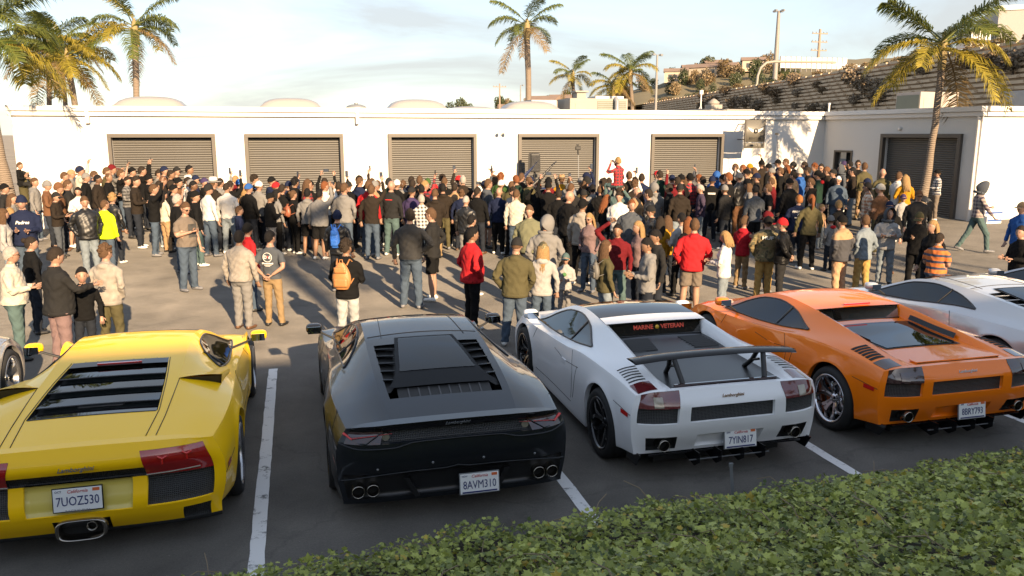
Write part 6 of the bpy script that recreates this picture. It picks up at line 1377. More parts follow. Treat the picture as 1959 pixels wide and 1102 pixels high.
COLW = dict(khakiy='khaki', dark='dark blue', denim='blue', light='light blue', pale='pale blue', tannavy='tan and charcoal', greige='oatmeal', ash='pale grey', taupe='grey brown', umber='dark brown', sage='sage green', slate='slate', peach='peach', neon='neon yellow', forest='dark green')
GARW = dict(plaid='plaid shirt', stripe='striped shirt', camo='camouflage jacket', denim='denim jacket', knit='knitted sweater', leather='leather jacket', vest='puffer vest', tee='t-shirt')
BOTW = dict(jeans='jeans', pants='trousers', shorts='shorts')
POSW = dict(down='', pocket='hands pocketed', front='hands held in front', phone='looking at a phone', upR='arm raised', upL='arm raised', upboth='both arms raised', face='filming', hip='hand on hip', back='hands behind back', cross='arms crossed', headR='hand on head', reach='arms out', ear='phone at ear', hold='carrying a child', walk='walking')
def place_word(u, v):
    if v < 15.2:
        for lim, w in ((-2.6, 'by the silver coupe'), (-.2, 'by the yellow car'), (2.3, 'by the black car'), (4.7, 'by the white car'), (7.3, 'by the orange car')):
            if u < lim: return w
        return 'by the pearl car'
    for lim, w in ((-5.6, 'at the wall end'), (-1.9, 'before the end door'), (2.2, 'before the second door'), (6.6, 'before the middle door'), (11.2, 'before the fourth door'), (15.2, 'before the door by the sign')):
        if u < lim: return w
    return 'under the hanging sign' if u < 17.2 and v > 21 else 'near the wing'
def hairword(kind, c):
    c = {'dark': 'dark', '-': ''}.get(c, c)
    return dict(short=c + ' hair', shaved='cropped hair', curly='curly ' + c + ' hair', long='long ' + c + ' hair', bob=c + ' bob', pony=c + ' ponytail', bun=c + ' bun', cap=c + ' cap', beanie=c + ' beanie', fedora=c + ' fedora', straw='straw hat', hoodup='hood up', bald='bald head')[kind]
M_PHONE = mat('phone_black', (.012, .012, .014), .15, var=0); NPH = [0]
PRINTW = mat('print_white', (.62, .60, .56), .7, var=.05)
def back_text(t, body, size, z, y, m=PRINTW, sx=1.0): return text('print', body, size, m, t, (0, y, z), (R_(90), 0, 0), .0015, sx=sx, bold=.002)
def bar(t, w, h, z, y, m=None):
    mb = MB(); mb.grid([[(x, y + .02 * (x / .1) ** 2 * .3, z + dz) for x in np.linspace(-w / 2, w / 2, 7)] for dz in (-h / 2, h / 2)]); return mb.build('print', m or PRINTW, t)
def phone_at(p, rz, label, land=False):
    t = thing('phone', label, 'phone', p, rz, 'phones held up by the crowd')
    mb = MB(); mb.box((0, 0, 0), (.078, .009, .155) if not land else (.155, .009, .078)); mb.build('case', M_PHONE, t, bevel=.004); mb = MB(); mb.box((0, -.0055, 0), (.068, .002, .135) if not land else (.135, .002, .068)); mb.build('screen', mat('phone_screen', (.05, .06, .08), .08, var=.3, vscale=20), t)
def bag(kind, t_loc, rz, sc, label, m):
    b = thing('backpack', label, 'backpack', t_loc, rz); b.scale = (sc,) * 3
    mb = MB(); P = []
    w, d, h = dict(tan=(.16, .07, .42), blue=(.11, .06, .44), red=(.13, .07, .30), grey=(.12, .06, .30))[kind]
    for i in range(13):
        t = i / 12; k = math.sin(math.pi * (.10 + .86 * t)) ** .45; tp = 1 - .32 * t ** 2
        P.append([(w * k * tp * sgn(math.cos(a)) * abs(math.cos(a)) ** .6, d * k * math.sin(a), h * (t - .5)) for a in np.linspace(0, 2 * math.pi, 19)])
    mb.grid(P); mb.build('sack', m, b)
    mb = MB(); mb.grid([[(x * w * .72, -d * 1.02 - .012 * math.cos(x * 1.4), z) for x in np.linspace(-1, 1, 7)] for z in np.linspace(-h * .40, -h * .08, 5)]); mb.build('front_pocket', m, b, solid=.02)
    mb = MB(); mb.grid([[(x * w * .6, -d * 1.0 - .008, z) for x in np.linspace(-1, 1, 7)] for z in np.linspace(h * .12, h * .34, 4)]); mb.build('flap', m, b, solid=.015)
    for s in (-1, 1):
        mb = MB(); mb.tube([(s * w * .5, d * .3, h * .40), (s * .10, .10, h * .5 + .04), (s * .14, .24, h * .35), (s * .15, .22, -.02), (s * w * .8, d * .4, -h * .30)], .016, 6, sq=.5); mb.build('strap', m, b)
    mb = MB(); mb.tube([(-.025, 0, h * .49), (-.02, 0, h * .49 + .05), (.02, 0, h * .49 + .05), (.025, 0, h * .49)], .008, 6); mb.build('handle', m, b)
labels = {}
def person(u, v, H, top, tc, bot, bc, hair, hc_, facing, pose, build, extra, z0=None, label=None):
    rr = random.Random(int(u * 91 + v * 37)); near = v < 19.5
    tone = 'brown' if 'brown' in extra else ('tan' if 'tan' in extra else 'fair'); sex = 'f' if build == 'f' else 'm'
    turn = rr.choice(((0, 0), (.35, 0), (-.35, 0), (.0, .25))) if near else ((0, 0) if rr.random() < .5 else (.3, .1))
    if pose in ('phone',): turn = (.1, .35)
    if pose in ('upR', 'upboth', 'upL', 'face'): turn = (0, -.05)
    kindmesh = top if top in ('hoodie', 'tee', 'leather', 'vest') else ('jacket' if top in ('jacket', 'denim', 'camo') else 'sweater')
    me, hc, hk, ARMS, hb = body_mesh(sex, build, pose, 'short' if top in ('tee',) or (top == 'stripe') else 'long', 'shorts' if bot == 'shorts' else 'long', kindmesh, .015 if near else .024, turn)
    rz = -R_(15 + facing); s = H / (1.765 if build != 'k' else 1.80)
    if hair in ('cap', 'beanie', 'fedora', 'straw', 'hoodup'): s *= .99
    gw = GARW.get(top, top); cw_ = COLW.get(tc, tc)
    if label is None:
        garm = (cw_ + ' ' + gw) if top not in ('camo',) and not (top == 'denim' and tc == 'denim') else gw
        label = 'person in %s, %s %s, %s%s, %s' % (garm, COLW.get(bc, bc), BOTW[bot], hairword(hair, hc_), (', ' + POSW[pose]) if POSW.get(pose) else '', place_word(u, v))
        if 'glasses' in extra and len(label.split()) <= 14: label = label.replace(', ' + place_word(u, v), ', sunglasses, ' + place_word(u, v))
        w = label.replace(',', '').split()
        if len(w) > 16: label = label.replace(', ' + POSW.get(pose, '~'), '')
        if len(label.split()) > 16: label = label.replace(', %s %s' % (COLW.get(bc, bc), BOTW[bot]), '')
    t = thing('person', label, 'person', (u, v, (ground_z(u, v) if z0 is None else z0)), rz); t.scale = (s, s, s); t.rotation_euler = (rr.uniform(-.025, .02), rr.uniform(-.025, .025), rz)
    labels.setdefault(label, []).append(t)
    b = link('body', me, t)
    tm = cloth('twotone', 'tannavy') if tc == 'tannavy' else (cloth('quilt', tc) if 'quilt' in extra else (cloth('rain', tc) if 'rain' in extra else cloth(top, tc)))
    for i, m in enumerate((SKIN[tone], tm, cloth(bot, bc), rr.choice(M_SHOE if bc != 'black' else M_SHOE[:2]))): setmat(b, i, m)
    if hb: o = link('hem_band', hb, t); setmat(o, 0, tm)
    if build == 'k' or hair != 'bald':
        if hair in ('cap', 'beanie', 'hoodup', 'fedora', 'straw'):
            hm = cloth('hoodie' if hair == 'hoodup' else 'cap', hc_)
            o = link({'hoodup': 'hood', 'straw': 'sun_hat'}.get(hair, hair), hair_mesh(hair, 0), t, hc); setmat(o, 0, hm); setmat(o, 1, mat('hat_band', (.02, .02, .02), .7))
            hs = [o]
            if hair != 'hoodup': o2 = link('hair', hair_mesh('shaved', 0), t, hc); setmat(o2, 0, hairmat('brown' if tone == 'fair' else 'black')); hs.append(o2)
        elif hair != 'bald':
            o = link('hair', hair_mesh(hair, rr.randint(0, 3)), t, hc); setmat(o, 0, hairmat(hc_)); hs = [o]
            if 'capk' in extra or 'capcamo' in extra: o = link('cap', hair_mesh('cap', 0), t, hc); setmat(o, 0, cloth('cap', 'black') if 'capk' in extra else cloth('camo', 'olive')); hs.append(o)
        else: hs = []
    else: hs = []
    if 'glasses' in extra: o = link('sunglasses', hair_mesh('glasses', 0), t, hc); setmat(o, 0, M_EYE); hs.append(o)
    for o in hs: o.rotation_euler = (-turn[1], 0, -turn[0]); o.rotation_mode = 'XYZ'; o.rotation_euler = (Matrix.Rotation(-turn[0], 3, 'Z') @ Matrix.Rotation(-turn[1], 3, 'X')).to_euler(); o.scale = (hk,) * 3
    if 'redhood' in extra: mb = MB(); mb.blob((0, -.10, 1.44), (.115, .06, .06), 12, 8); mb.build('hood', cloth('hoodie', 'red'), t)
    M = Matrix.Translation(t.location) @ Matrix.Rotation(rz, 4, 'Z') @ Matrix.Scale(s, 4)
    if 'phone' in extra:
        up_ = [a for a, nm in zip(ARMS, POSE[pose]) if nm in ('up', 'face')]
        if up_:
            p = Vector((sum(a[2].x for a in up_) / len(up_), up_[0][2].y + .02, up_[0][2].z + .13)); land = len(up_) == 2; NPH[0] += 1
            phone_at(M @ p, rz, 'phone held up %s by person in %s %s %s' % ('sideways' if land else 'upright', cw_, gw, place_word(u, v)), land)
    for e in extra.split(','):
        if e.startswith('bag'):
            k = e[3:]; bm_ = dict(tan=mat('bag_leather', (.34, .15, .05), .5, var=.25, vscale=9, bump=.3), blue=mat('bag_blue', (.04, .17, .60), .5, var=.15, vscale=9, bump=.4, bscale=18), red=mat('bag_russet', (.22, .07, .035), .5, var=.3), grey=mat('bag_grey', (.10, .095, .085), .6, var=.3))[k]
            bl = dict(tan='tan leather backpack worn over a black hoodie', blue='bright blue backpack worn over a leather jacket', red='small russet leather backpack on a woman in black', grey='small grey quilted backpack on a woman in olive')[k]
            bag(k, M @ Vector((0, -.235 if build != 'f' else -.21, 1.22 if k != 'red' else 1.2)), rz, s, bl, bm_)
        if e.startswith('print='):
            w = e[6:]; back = -.158 if build == 'h' else -.142
            if w == 'Dxd':
                mb = MB(); mb.tube([(.082 * math.cos(a), back - .004, 1.30 + .082 * math.sin(a)) for a in np.linspace(0, 2 * math.pi, 28)], .006, 5, cap=False); mb.build('print', PRINTW, t)
                back_text(t, 'D', .085, 1.30, back - .004).location.x = -.038; back_text(t, 'd', .085, 1.30, back - .004).location.x = .038; back_text(t, 'x', .07, 1.31, back - .004, mat('print_red', (.5, .03, .03), .6, var=0)); back_text(t, 'Dluxurydetail', .038, 1.19, back - .002); bar(t, .14, .008, 1.158, back - .002); bar(t, .09, .008, 1.14, back - .002)
            elif w == 'HUF': back_text(t, 'HUF', .10, 1.33, back - .012, sx=1.2)
            elif w == 'FIREHOUSE': back_text(t, 'FIREHOUSE', .07, 1.34, back - .012); back_text(t, '41', .10, 1.26, back - .012); back_text(t, 'THE BRONX', .042, 1.185, back - .010)
            elif w == 'CREW': bar(t, .14, .035, 1.30, back - .012)
            elif w == 'TEAM': bar(t, .17, .016, 1.33, back - .006, mat('print_red', (.5, .03, .03), .6, var=.4, vscale=60))
            elif w in ('WKND', 'CLUB'): bar(t, .2, .05, 1.30, back - .012, mat('print_marks', (.4, .39, .37), .7, var=.8, vscale=45))
            elif w == 'Padres': o = text('print', 'Padres', .085, PRINTW, t, (0, .170, 1.27), (R_(90), 0, math.pi), .0015, shear=.3, bold=.002)
            elif w == 'art': mb = MB(); mb.grid([[(x, .182 + .02 * math.cos(x * 9) - .02, z) for x in np.linspace(-.10, .10, 5)] for z in np.linspace(1.08, 1.34, 5)]); mb.build('print', mat('print_art', (.05, .048, .045), .7, var=.9, vscale=9), t)
            elif w == 'logo': mb = MB(); mb.lathe([(0, 0), (.055, 0)], 16, axis='Y', c=(0, .165, 1.26)); mb.build('print', mat('print_green', (.06, .16, .05), .7, var=.5, vscale=20), t)
    return t
PEOPLE = """
-7.6 26.25 1.78 hoodie:olive jeans:dark cap:charcoal 70 hold s -
-6.29 20.66 1.65 jacket:grey jeans:dark long:brown 80 down s -
-5.34 18.16 1.88 jacket:navy jeans:denim beanie:navy 160 front h print=Padres
-5.65 18.54 1.59 jacket:sage jeans:denim long:blond 10 down f -
-4.1 14.05 1.57 jacket:black jeans:dark bun:dark 40 down f -
-3.84 12.3 1.6 sweater:cream jeans:teal short:grey 70 front h glasses
-3.05 11.34 1.64 jacket:charcoal pants:mauve short:dark 35 reach h -
-2.87 11.78 1.33 jacket:black jeans:dark short:black 150 down k -
-2.61 12.19 1.6 hoodie:greige pants:olive curly:brown 5 pocket m quilt
-5.57 21.41 1.6 jacket:umber jeans:slate cap:charcoal 80 front m -
-5.64 22.85 1.74 jacket:charcoal shorts:black short:brown 60 front h print=CREW
-4.36 19.01 1.74 leather:black jeans:light short:brown 140 pocket h -
-4.13 19.44 1.61 hoodie:neon jeans:denim shaved:brown 15 down h -
-4.12 20.37 1.65 leather:black jeans:dark curly:blond 15 down f -
-5.25 24.37 1.75 jacket:umber jeans:dark short:black 75 down h brown
-5.09 24.99 1.75 jacket:black jeans:dark shaved:brown 80 front m tan
-5.59 25.38 1.79 jacket:grey jeans:dark short:brown 70 down m -
-6.36 26.25 1.81 hoodie:grey jeans:denim cap:tan 60 down m -
-6.35 25.53 1.76 jacket:tan jeans:dark short:brown 70 down m -
-5.7 22.37 1.73 jacket:brown jeans:dark beanie:brown 60 down m -
-6.04 25.89 1.93 sweater:cream jeans:dark cap:navy 60 upR m phone
-5.68 24.91 1.78 jacket:black jeans:dark cap:grey 70 down m -
-5.24 26.25 1.95 plaid:grey jeans:dark cap:maroon 60 face m phone
-5.32 25.77 1.87 jacket:olive jeans:dark short:brown 70 down m -
-4.72 26.25 1.86 jacket:black jeans:dark cap:black 80 down m -
-3.97 22.42 1.85 jacket:umber jeans:dark short:dark 75 front m -
-4.5 24.17 1.7 plaid:grey jeans:dark short:dark 85 front m -
-4.89 25.59 1.82 tee:black jeans:denim short:brown 70 upR m phone
-5.26 22.17 1.63 sweater:white jeans:dark long:black 150 front f -
-4.35 25.92 1.88 jacket:black jeans:dark short:dark 60 upboth m phone
-3.97 24.59 1.72 jacket:black jeans:dark cap:black 70 reach m -
-4.01 26.25 1.77 hoodie:grey jeans:dark short:dark 75 down m -
-3.76 25.86 1.9 jacket:navy jeans:dark cap:navy 80 down m -
-3.53 25.44 1.79 jacket:black jeans:dark short:dark 70 down m tan
-3.48 26.25 1.86 tee:charcoal jeans:dark cap:charcoal 80 down m -
-3.57 24.34 1.7 jacket:umber jeans:denim cap:brown 60 down m -
-3.07 26.04 1.9 hoodie:white jeans:dark short:black 85 down s tan
-3.22 22.86 1.69 jacket:charcoal jeans:dark short:dark 60 down m -
-3.06 23.55 1.71 jacket:brown jeans:dark cap:black 75 down m -
-3.39 22.42 1.72 jacket:black jeans:light short:dark 80 front m tan
-3.2 21.62 1.56 sweater:cream pants:tan long:black 30 down f -
-2.53 18.87 1.76 jacket:black jeans:denim short:grey 60 down h glasses
-2.17 17.05 1.79 tee:taupe jeans:denim short:brown 115 phone h glasses,print=art
-2.22 19.65 1.76 jacket:black jeans:teal cap:black 60 down m -
-2.6 22.24 1.73 hoodie:black jeans:dark short:black 70 down h brown,print=WKND
-2.72 24.08 1.74 jacket:navy jeans:dark cap:navy 70 down m -
-2.38 23.36 1.72 jacket:black jeans:dark cap:purple 75 reach m -
-2.83 23.14 1.75 hoodie:white jeans:dark short:dark 75 down m -
-1.98 21.47 1.88 jacket:umber jeans:dark fedora:white 30 reach m -
-1.64 21.11 1.78 sweater:white jeans:light shaved:dark 5 down m -
-1.5 23.13 1.69 hoodie:umber jeans:dark cap:blue 10 down m -
-1.66 22.08 1.73 jacket:black jeans:dark short:dark 20 upR m phone
-1.34 22.68 1.61 sweater:tan jeans:denim long:blond 10 down f -
-1.12 21.4 1.73 jacket:black jeans:dark cap:blue 30 down m -
-0.96 21.84 1.75 jacket:grey jeans:dark cap:white 20 down m -
-1.03 22.33 1.6 jacket:olive jeans:dark short:black 40 front m -
-1.34 20.07 1.32 hoodie:navy jeans:denim short:brown 60 down k -
-0.87 14.93 1.6 hoodie:red jeans:denim beanie:black 40 down s -
-0.92 13.53 1.63 knit:greige pants:grey short:black 15 down h tan
-0.45 13.63 1.6 tee:slate pants:khaki short:black 8 back s print=Dxd
-0.62 20.31 1.61 jacket:black pants:grey cap:black 50 phone m tan
-0.61 22.86 1.77 hoodie:navy jeans:dark cap:black 45 front m -
-0.04 22.17 1.78 hoodie:black jeans:dark curly:black 30 down h tan
-0.52 20.76 1.64 knit:grey pants:black long:black 40 down f -
-0.06 20.72 1.61 sweater:black pants:black bun:brown 45 down f bagred
0.25 20.37 1.68 hoodie:grey shorts:black short:black 5 down s tan
0.5 19.88 1.71 jacket:grey shorts:black shaved:black 12 upR h tan
0.35 21.9 1.74 jacket:black jeans:dark cap:black 20 down m -
0.73 22.55 1.73 jacket:black jeans:dark short:dark 10 upboth m phone
0.99 22.16 1.64 sweater:tan jeans:dark long:blond 10 down f -
1.07 21.69 1.71 jacket:black jeans:dark short:dark 5 upR m phone
1.11 19.94 1.84 hoodie:grey jeans:denim short:brown 12 pocket m -
0.77 16.23 1.66 leather:black jeans:dark beanie:navy 5 down m bagblue
0.65 11.64 1.6 hoodie:black jeans:pale curly:dark 8 front m bagtan,tan
1.7 22.4 1.75 hoodie:navy jeans:denim short:brown 25 down m -
1.68 20.14 1.88 jacket:red jeans:denim short:brown 20 down m -
1.73 19.65 1.83 jacket:umber jeans:denim short:brown 8 upR s phone
2.02 22.07 1.72 tee:tan jeans:dark curly:brown 10 down m -
2.11 21.6 1.73 jacket:black jeans:dark short:brown 20 down m -
2.25 20.01 1.88 sweater:charcoal jeans:teal bald:- 15 down m print=TEAM
2.59 21.65 1.76 jacket:black jeans:dark cap:white 30 down m -
2.87 22.02 1.69 hoodie:grey jeans:dark short:brown 20 down m -
2.97 21.4 1.76 jacket:black jeans:dark short:dark 10 down m -
3.28 22.27 1.78 hoodie:black jeans:dark short:brown 10 down h -
3.44 21.77 1.77 jacket:black jeans:dark cap:green 350 down m -
3.59 21.19 1.68 jacket:navy jeans:dark cap:red 340 down m -
3.97 22.12 1.74 jacket:black jeans:dark short:brown 0 down m -
3.69 20.62 1.72 hoodie:umber pants:olive short:black 355 down s -
2.78 19.91 1.74 hoodie:purple jeans:denim cap:charcoal 20 down m -
3.12 20.39 1.73 jacket:black jeans:dark short:black 320 down m tan
2.91 19.13 1.62 plaid:white jeans:denim short:grey 340 down m -
3.27 19.45 1.72 hoodie:umber pants:khaki short:brown 355 front m -
1.96 14.44 1.83 knit:charcoal jeans:denim short:dark 8 hip h -
2.46 15.0 1.78 jacket:charcoal shorts:black short:brown 285 hip m glasses
4.07 20.34 1.61 sweater:navy jeans:dark bun:brown 10 down f -
3.8 18.32 1.67 leather:black pants:grey shaved:grey 20 down m -
4.49 22.03 1.79 jacket:umber jeans:dark short:grey 350 upL h phone
3.3 15.26 1.6 jacket:black jeans:dark short:black 60 down m -
2.69 12.52 1.67 jacket:red pants:black short:black 60 pocket h tan
4.84 20.56 1.83 hoodie:slate shorts:denim short:brown 60 upL s phone,glasses
4.9 19.68 1.7 vest:navy pants:black bald:- 15 down m -
5.11 19.23 1.74 hoodie:greige pants:black curly:dark 120 front s -
5.67 22.29 1.81 jacket:green jeans:dark curly:auburn 30 down m -
5.38 21.3 1.73 jacket:olive jeans:dark cap:white 40 down m -
5.54 20.83 1.73 jacket:olive jeans:dark shaved:brown 20 down m -
6.24 22.38 1.78 jacket:umber jeans:dark short:brown 20 down h -
6.36 21.79 1.75 jacket:olive jeans:dark cap:navy 10 down m -
5.13 18.74 1.74 sweater:cream jeans:denim short:brown 10 down m -
2.96 10.96 1.61 hoodie:olive jeans:denim cap:charcoal 10 pocket h -
6.16 20.36 1.71 jacket:black jeans:dark short:auburn 190 ear m -
6.31 19.88 1.79 jacket:black jeans:dark cap:black 0 upboth m phone
7.4 22.04 1.72 jacket:mustard jeans:dark straw:tan 10 down m -
7.49 21.56 1.67 jacket:grey jeans:dark short:brown 0 down m -
7.65 21.11 1.74 jacket:umber jeans:dark cap:grey 300 down m -
8.05 21.63 1.78 hoodie:navy jeans:dark hoodup:navy 340 upR m phone
7.4 20.17 1.72 jacket:olive jeans:dark short:brown 330 down m -
6.84 19.6 1.74 jacket:charcoal jeans:dark short:brown 20 down m -
6.85 18.61 1.7 tee:black jeans:dark cap:charcoal 330 down m -
7.44 19.57 1.69 hoodie:grey jeans:dark short:black 340 down m -
5.83 17.01 1.86 jacket:black pants:black bald:- 55 down h -
8.0 20.35 1.77 jacket:navy jeans:dark short:dark 350 down m -
8.37 20.84 1.71 hoodie:grey jeans:dark short:dark 10 down m -
7.47 19.09 1.72 jacket:black jeans:dark shaved:brown 0 down m -
9.18 21.38 1.81 jacket:umber jeans:dark short:brown 350 down m -
7.75 18.64 1.78 jacket:teal jeans:dark short:dark 0 hold m -
9.36 20.95 1.78 jacket:navy jeans:dark short:dark 10 down m -
8.83 20.12 1.7 hoodie:umber jeans:dark curly:brown 340 down m -
7.07 17.88 1.64 jacket:black jeans:dark long:auburn 70 down f -
7.3 17.45 1.74 jacket:white jeans:dark short:dark 200 front h -
6.82 15.73 1.75 hoodie:slate jeans:dark short:auburn 190 down h -
7.99 18.14 1.74 jacket:tan jeans:dark bald:- 130 down m glasses
8.08 17.64 1.74 leather:black jeans:dark short:dark 300 down m -
4.47 15.22 1.77 jacket:sage jeans:dark short:brown 190 down h -
4.17 13.34 1.75 hoodie:grey jeans:denim hoodup:grey 10 pocket h -
3.46 11.25 1.5 hoodie:ash jeans:denim long:blond 5 down f capcamo
4.34 12.75 1.17 hoodie:ash pants:grey cap:teal 190 front k print=logo
5.67 15.71 1.83 hoodie:greige pants:black cap:black 30 down m tan
5.62 15.0 1.61 sweater:mauve jeans:denim long:blond 215 pocket f glasses
5.37 12.95 1.61 sweater:maroon jeans:teal short:black 195 headR m tan
4.48 11.22 1.5 jacket:olive jeans:light long:brown 70 down f baggrey
5.83 13.07 1.65 sweater:mauve jeans:dark long:blond 250 down f -
4.95 10.77 1.54 hoodie:grey shorts:dark short:black 265 front m tan
5.52 11.68 1.6 jacket:charcoal jeans:dark short:black 255 down m tan
7.11 15.36 1.67 leather:black jeans:dark cap:charcoal 290 front m -
9.03 19.32 1.69 hoodie:grey jeans:dark hoodup:grey 340 down m -
10.16 21.41 1.8 hoodie:forest jeans:dark short:dark 320 down m -
9.25 18.89 1.7 jacket:black jeans:dark short:dark 300 down m tan
9.26 18.4 1.77 hoodie:umber jeans:light cap:charcoal 350 down m -
10.31 20.35 1.8 jacket:black jeans:dark cap:black 320 down m -
10.7 20.62 1.78 plaid:red jeans:denim beanie:black 330 down m -
11.36 21.54 1.75 jacket:grey jeans:dark beanie:grey 10 down m -
9.95 19.97 1.76 hoodie:maroon jeans:dark short:dark 330 upL m -
10.87 20.17 1.72 jacket:black jeans:dark short:dark 320 down m -
10.85 19.71 1.79 jacket:black jeans:dark cap:navy 10 down m print=CLUB
11.99 21.51 1.7 hoodie:blue jeans:dark hoodup:blue 20 down m -
11.77 20.63 1.71 jacket:black jeans:dark cap:black 310 down m -
11.23 19.39 1.88 tee:black pants:black short:auburn 290 down h -
10.36 19.32 1.6 jacket:plum jeans:light short:grey 275 pocket m -
11.97 20.2 1.8 leather:black pants:brown cap:grey 320 down m -
12.76 21.11 1.8 jacket:black jeans:dark cap:black 290 down m -
11.78 19.29 1.66 jacket:grey jeans:dark long:brown 280 down f capk
11.11 17.89 1.67 hoodie:slate pants:black short:black 350 phone m -
12.73 20.43 1.74 jacket:umber jeans:dark cap:navy 300 down m -
11.56 17.99 1.7 tee:black jeans:dark short:brown 285 down s -
13.74 23.4 1.74 jacket:black jeans:dark short:brown 280 down m -
13.73 22.94 1.74 jacket:grey jeans:dark short:auburn 300 face m phone
14.3 23.39 1.74 jacket:tan jeans:dark cap:mustard 300 down m -
15.04 23.94 1.8 jacket:umber jeans:dark cap:black 330 upR m -
14.79 23.16 1.74 jacket:black jeans:dark cap:black 310 down m -
13.87 22.47 1.7 jacket:umber jeans:dark long:brown 300 down f -
7.26 14.81 1.51 jacket:mustard jeans:dark long:brown 330 down f -
7.15 14.07 1.63 jacket:ash pants:black short:black 330 front m -
6.9 14.47 1.54 jacket:mustard jeans:dark long:dark 340 down f -
7.11 13.61 1.62 jacket:black jeans:dark long:auburn 340 down f -
6.6 12.56 1.69 hoodie:red shorts:taupe short:brown 5 pocket h -
6.97 12.1 1.5 jacket:white jeans:light bob:blond 300 front f -
8.67 14.35 1.49 hoodie:crimson pants:khaki short:brown 50 front k -
8.57 13.39 1.61 camo:olive pants:khakiy cap:black 10 pocket h print=HUF
8.9 13.78 1.65 jacket:black jeans:dark cap:maroon 300 phone m -
8.64 12.93 1.62 jacket:black pants:charcoal cap:red 300 back m rain
11.35 16.46 1.6 hoodie:navy jeans:dark short:ginger 8 pocket h print=FIREHOUSE
11.1 15.68 1.72 jacket:olive pants:black pony:auburn 5 down f -
14.97 19.94 1.6 denim:denim jeans:denim short:white 195 down h glasses
12.63 16.66 1.4 jacket:black jeans:dark short:blond 340 down k -
12.93 17.76 1.15 tee:tan jeans:light short:blond 150 down k -
11.54 15.45 1.26 hoodie:grey jeans:dark cap:grey 340 pocket k redhood
9.92 12.95 1.63 hoodie:tannavy pants:peach cap:black 325 pocket h -
10.45 12.98 1.6 denim:light pants:khakiy short:brown 335 pocket m -
11.75 13.92 1.6 jacket:ash jeans:light hoodup:slate 195 cross m -
11.89 13.27 1.6 hoodie:black pants:black cap:olive 215 phone m tan
14.09 15.74 1.7 hoodie:charcoal jeans:denim cap:brown 190 down h glasses
10.6 11.42 1.62 jacket:black jeans:dark long:blond 250 down f -
10.34 11.03 1.42 stripe:orange jeans:denim short:dark 60 front h -
15.57 17.99 1.29 hoodie:ash jeans:dark cap:purple 190 down k -
12.57 14.87 1.62 jacket:black jeans:dark cap:navy 200 down m -
13.88 17.2 1.73 plaid:rust pants:charcoal short:black 285 down m glasses
13.85 16.7 1.76 tee:brown pants:olive cap:cream 330 front h -
16.25 19.68 1.8 hoodie:olive jeans:dark bald:- 350 down h -
16.42 19.16 1.74 jacket:white jeans:dark short:brown 70 front m -
16.26 18.68 1.72 jacket:mustard jeans:light long:blond 5 front f -
19.21 20.76 1.6 plaid:navy pants:taupe cap:black 285 front m -
16.28 16.23 1.78 plaid:plum pants:teal hoodup:slate 100 walk s -
14.63 13.43 1.7 jacket:blue jeans:denim cap:tan 250 down m -
11.76 10.73 1.52 jacket:black jeans:dark short:dark 260 front m -
15.85 24.24 1.78 jacket:navy jeans:dark cap:black 290 down m -
16.3 24.43 1.77 jacket:black jeans:dark short:brown 260 down m glasses
15.84 23.33 1.76 jacket:umber jeans:dark cap:charcoal 290 down m -
15.96 22.88 1.77 jacket:grey jeans:dark short:dark 280 down m -
16.02 22.41 1.75 jacket:plum jeans:dark curly:auburn 280 down f -
15.9 21.96 1.77 jacket:black jeans:dark short:dark 220 down m glasses
15.92 23.78 1.63 jacket:tan jeans:dark long:auburn 290 down f -
14.76 21.41 1.74 hoodie:blue jeans:dark beanie:cream 320 down m -
15.26 21.67 1.72 jacket:black jeans:dark short:dark 280 down m tan
14.74 20.53 1.74 jacket:black jeans:dark short:blond 270 down h -
15.76 21.45 1.74 jacket:umber jeans:dark cap:brown 280 down m -
15.61 20.92 1.72 jacket:black jeans:dark cap:charcoal 280 down m -
16.56 21.93 1.74 hoodie:slate jeans:dark hoodup:slate 270 down m -
17.68 23.19 1.73 tee:charcoal jeans:dark cap:purple 290 down m -
17.53 22.73 1.77 jacket:black jeans:dark short:black 300 down m -
17.41 22.27 1.82 tee:black jeans:dark short:dark 200 down m glasses,tan
17.13 21.54 1.8 sweater:olive pants:khaki short:brown 350 down m -
16.05 20.69 1.76 jacket:umber jeans:light short:black 290 down m glasses
15.17 18.84 1.65 jacket:black jeans:dark cap:navy 330 down m -
14.01 21.67 1.74 jacket:tan jeans:dark cap:grey 290 down m -
14.42 21.89 1.71 jacket:black jeans:dark short:brown 300 down m -
12.56 18.64 1.76 hoodie:black jeans:dark cap:black 330 down h -
13.17 18.52 1.74 hoodie:umber jeans:dark short:brown 300 down m -
14.47 20.08 1.78 jacket:forest jeans:dark beanie:black 300 down m redhood
13.34 18.99 1.53 sweater:cream jeans:dark short:dark 200 down k -
13.82 20.3 1.74 jacket:tan jeans:dark short:dark 300 down m -
12.71 19.68 1.66 jacket:maroon jeans:dark short:brown 290 down m -
10.66 18.51 1.68 jacket:charcoal jeans:dark cap:grey 320 down m -
6.27 18.9 1.68 jacket:black jeans:dark short:dark 10 down m -
4.05 20.92 1.7 jacket:tan jeans:dark short:dark 10 down m -
4.42 19.78 1.7 jacket:black jeans:dark short:dark 20 down m -
-0.32 21.19 1.71 jacket:black jeans:dark short:dark 20 down m -
-6.95 22.45 1.72 jacket:charcoal jeans:dark cap:black 70 down m -
-6.78 24.21 1.7 hoodie:grey jeans:denim short:brown 75 down m -
-6.15 23.03 1.72 jacket:brown jeans:dark beanie:grey 70 front m -
-5.55 17.73 1.67 sweater:ash jeans:light long:brown 60 down f -
1.34 21.27 1.77 jacket:black jeans:dark cap:charcoal 10 down m -
-3.39 21.19 1.76 jacket:black jeans:denim short:brown 68 upR m phone
-3.03 22.09 1.67 tee:charcoal jeans:dark cap:black 68 face m phone
-2.69 22.7 1.74 hoodie:ash jeans:dark cap:grey 55 down m -
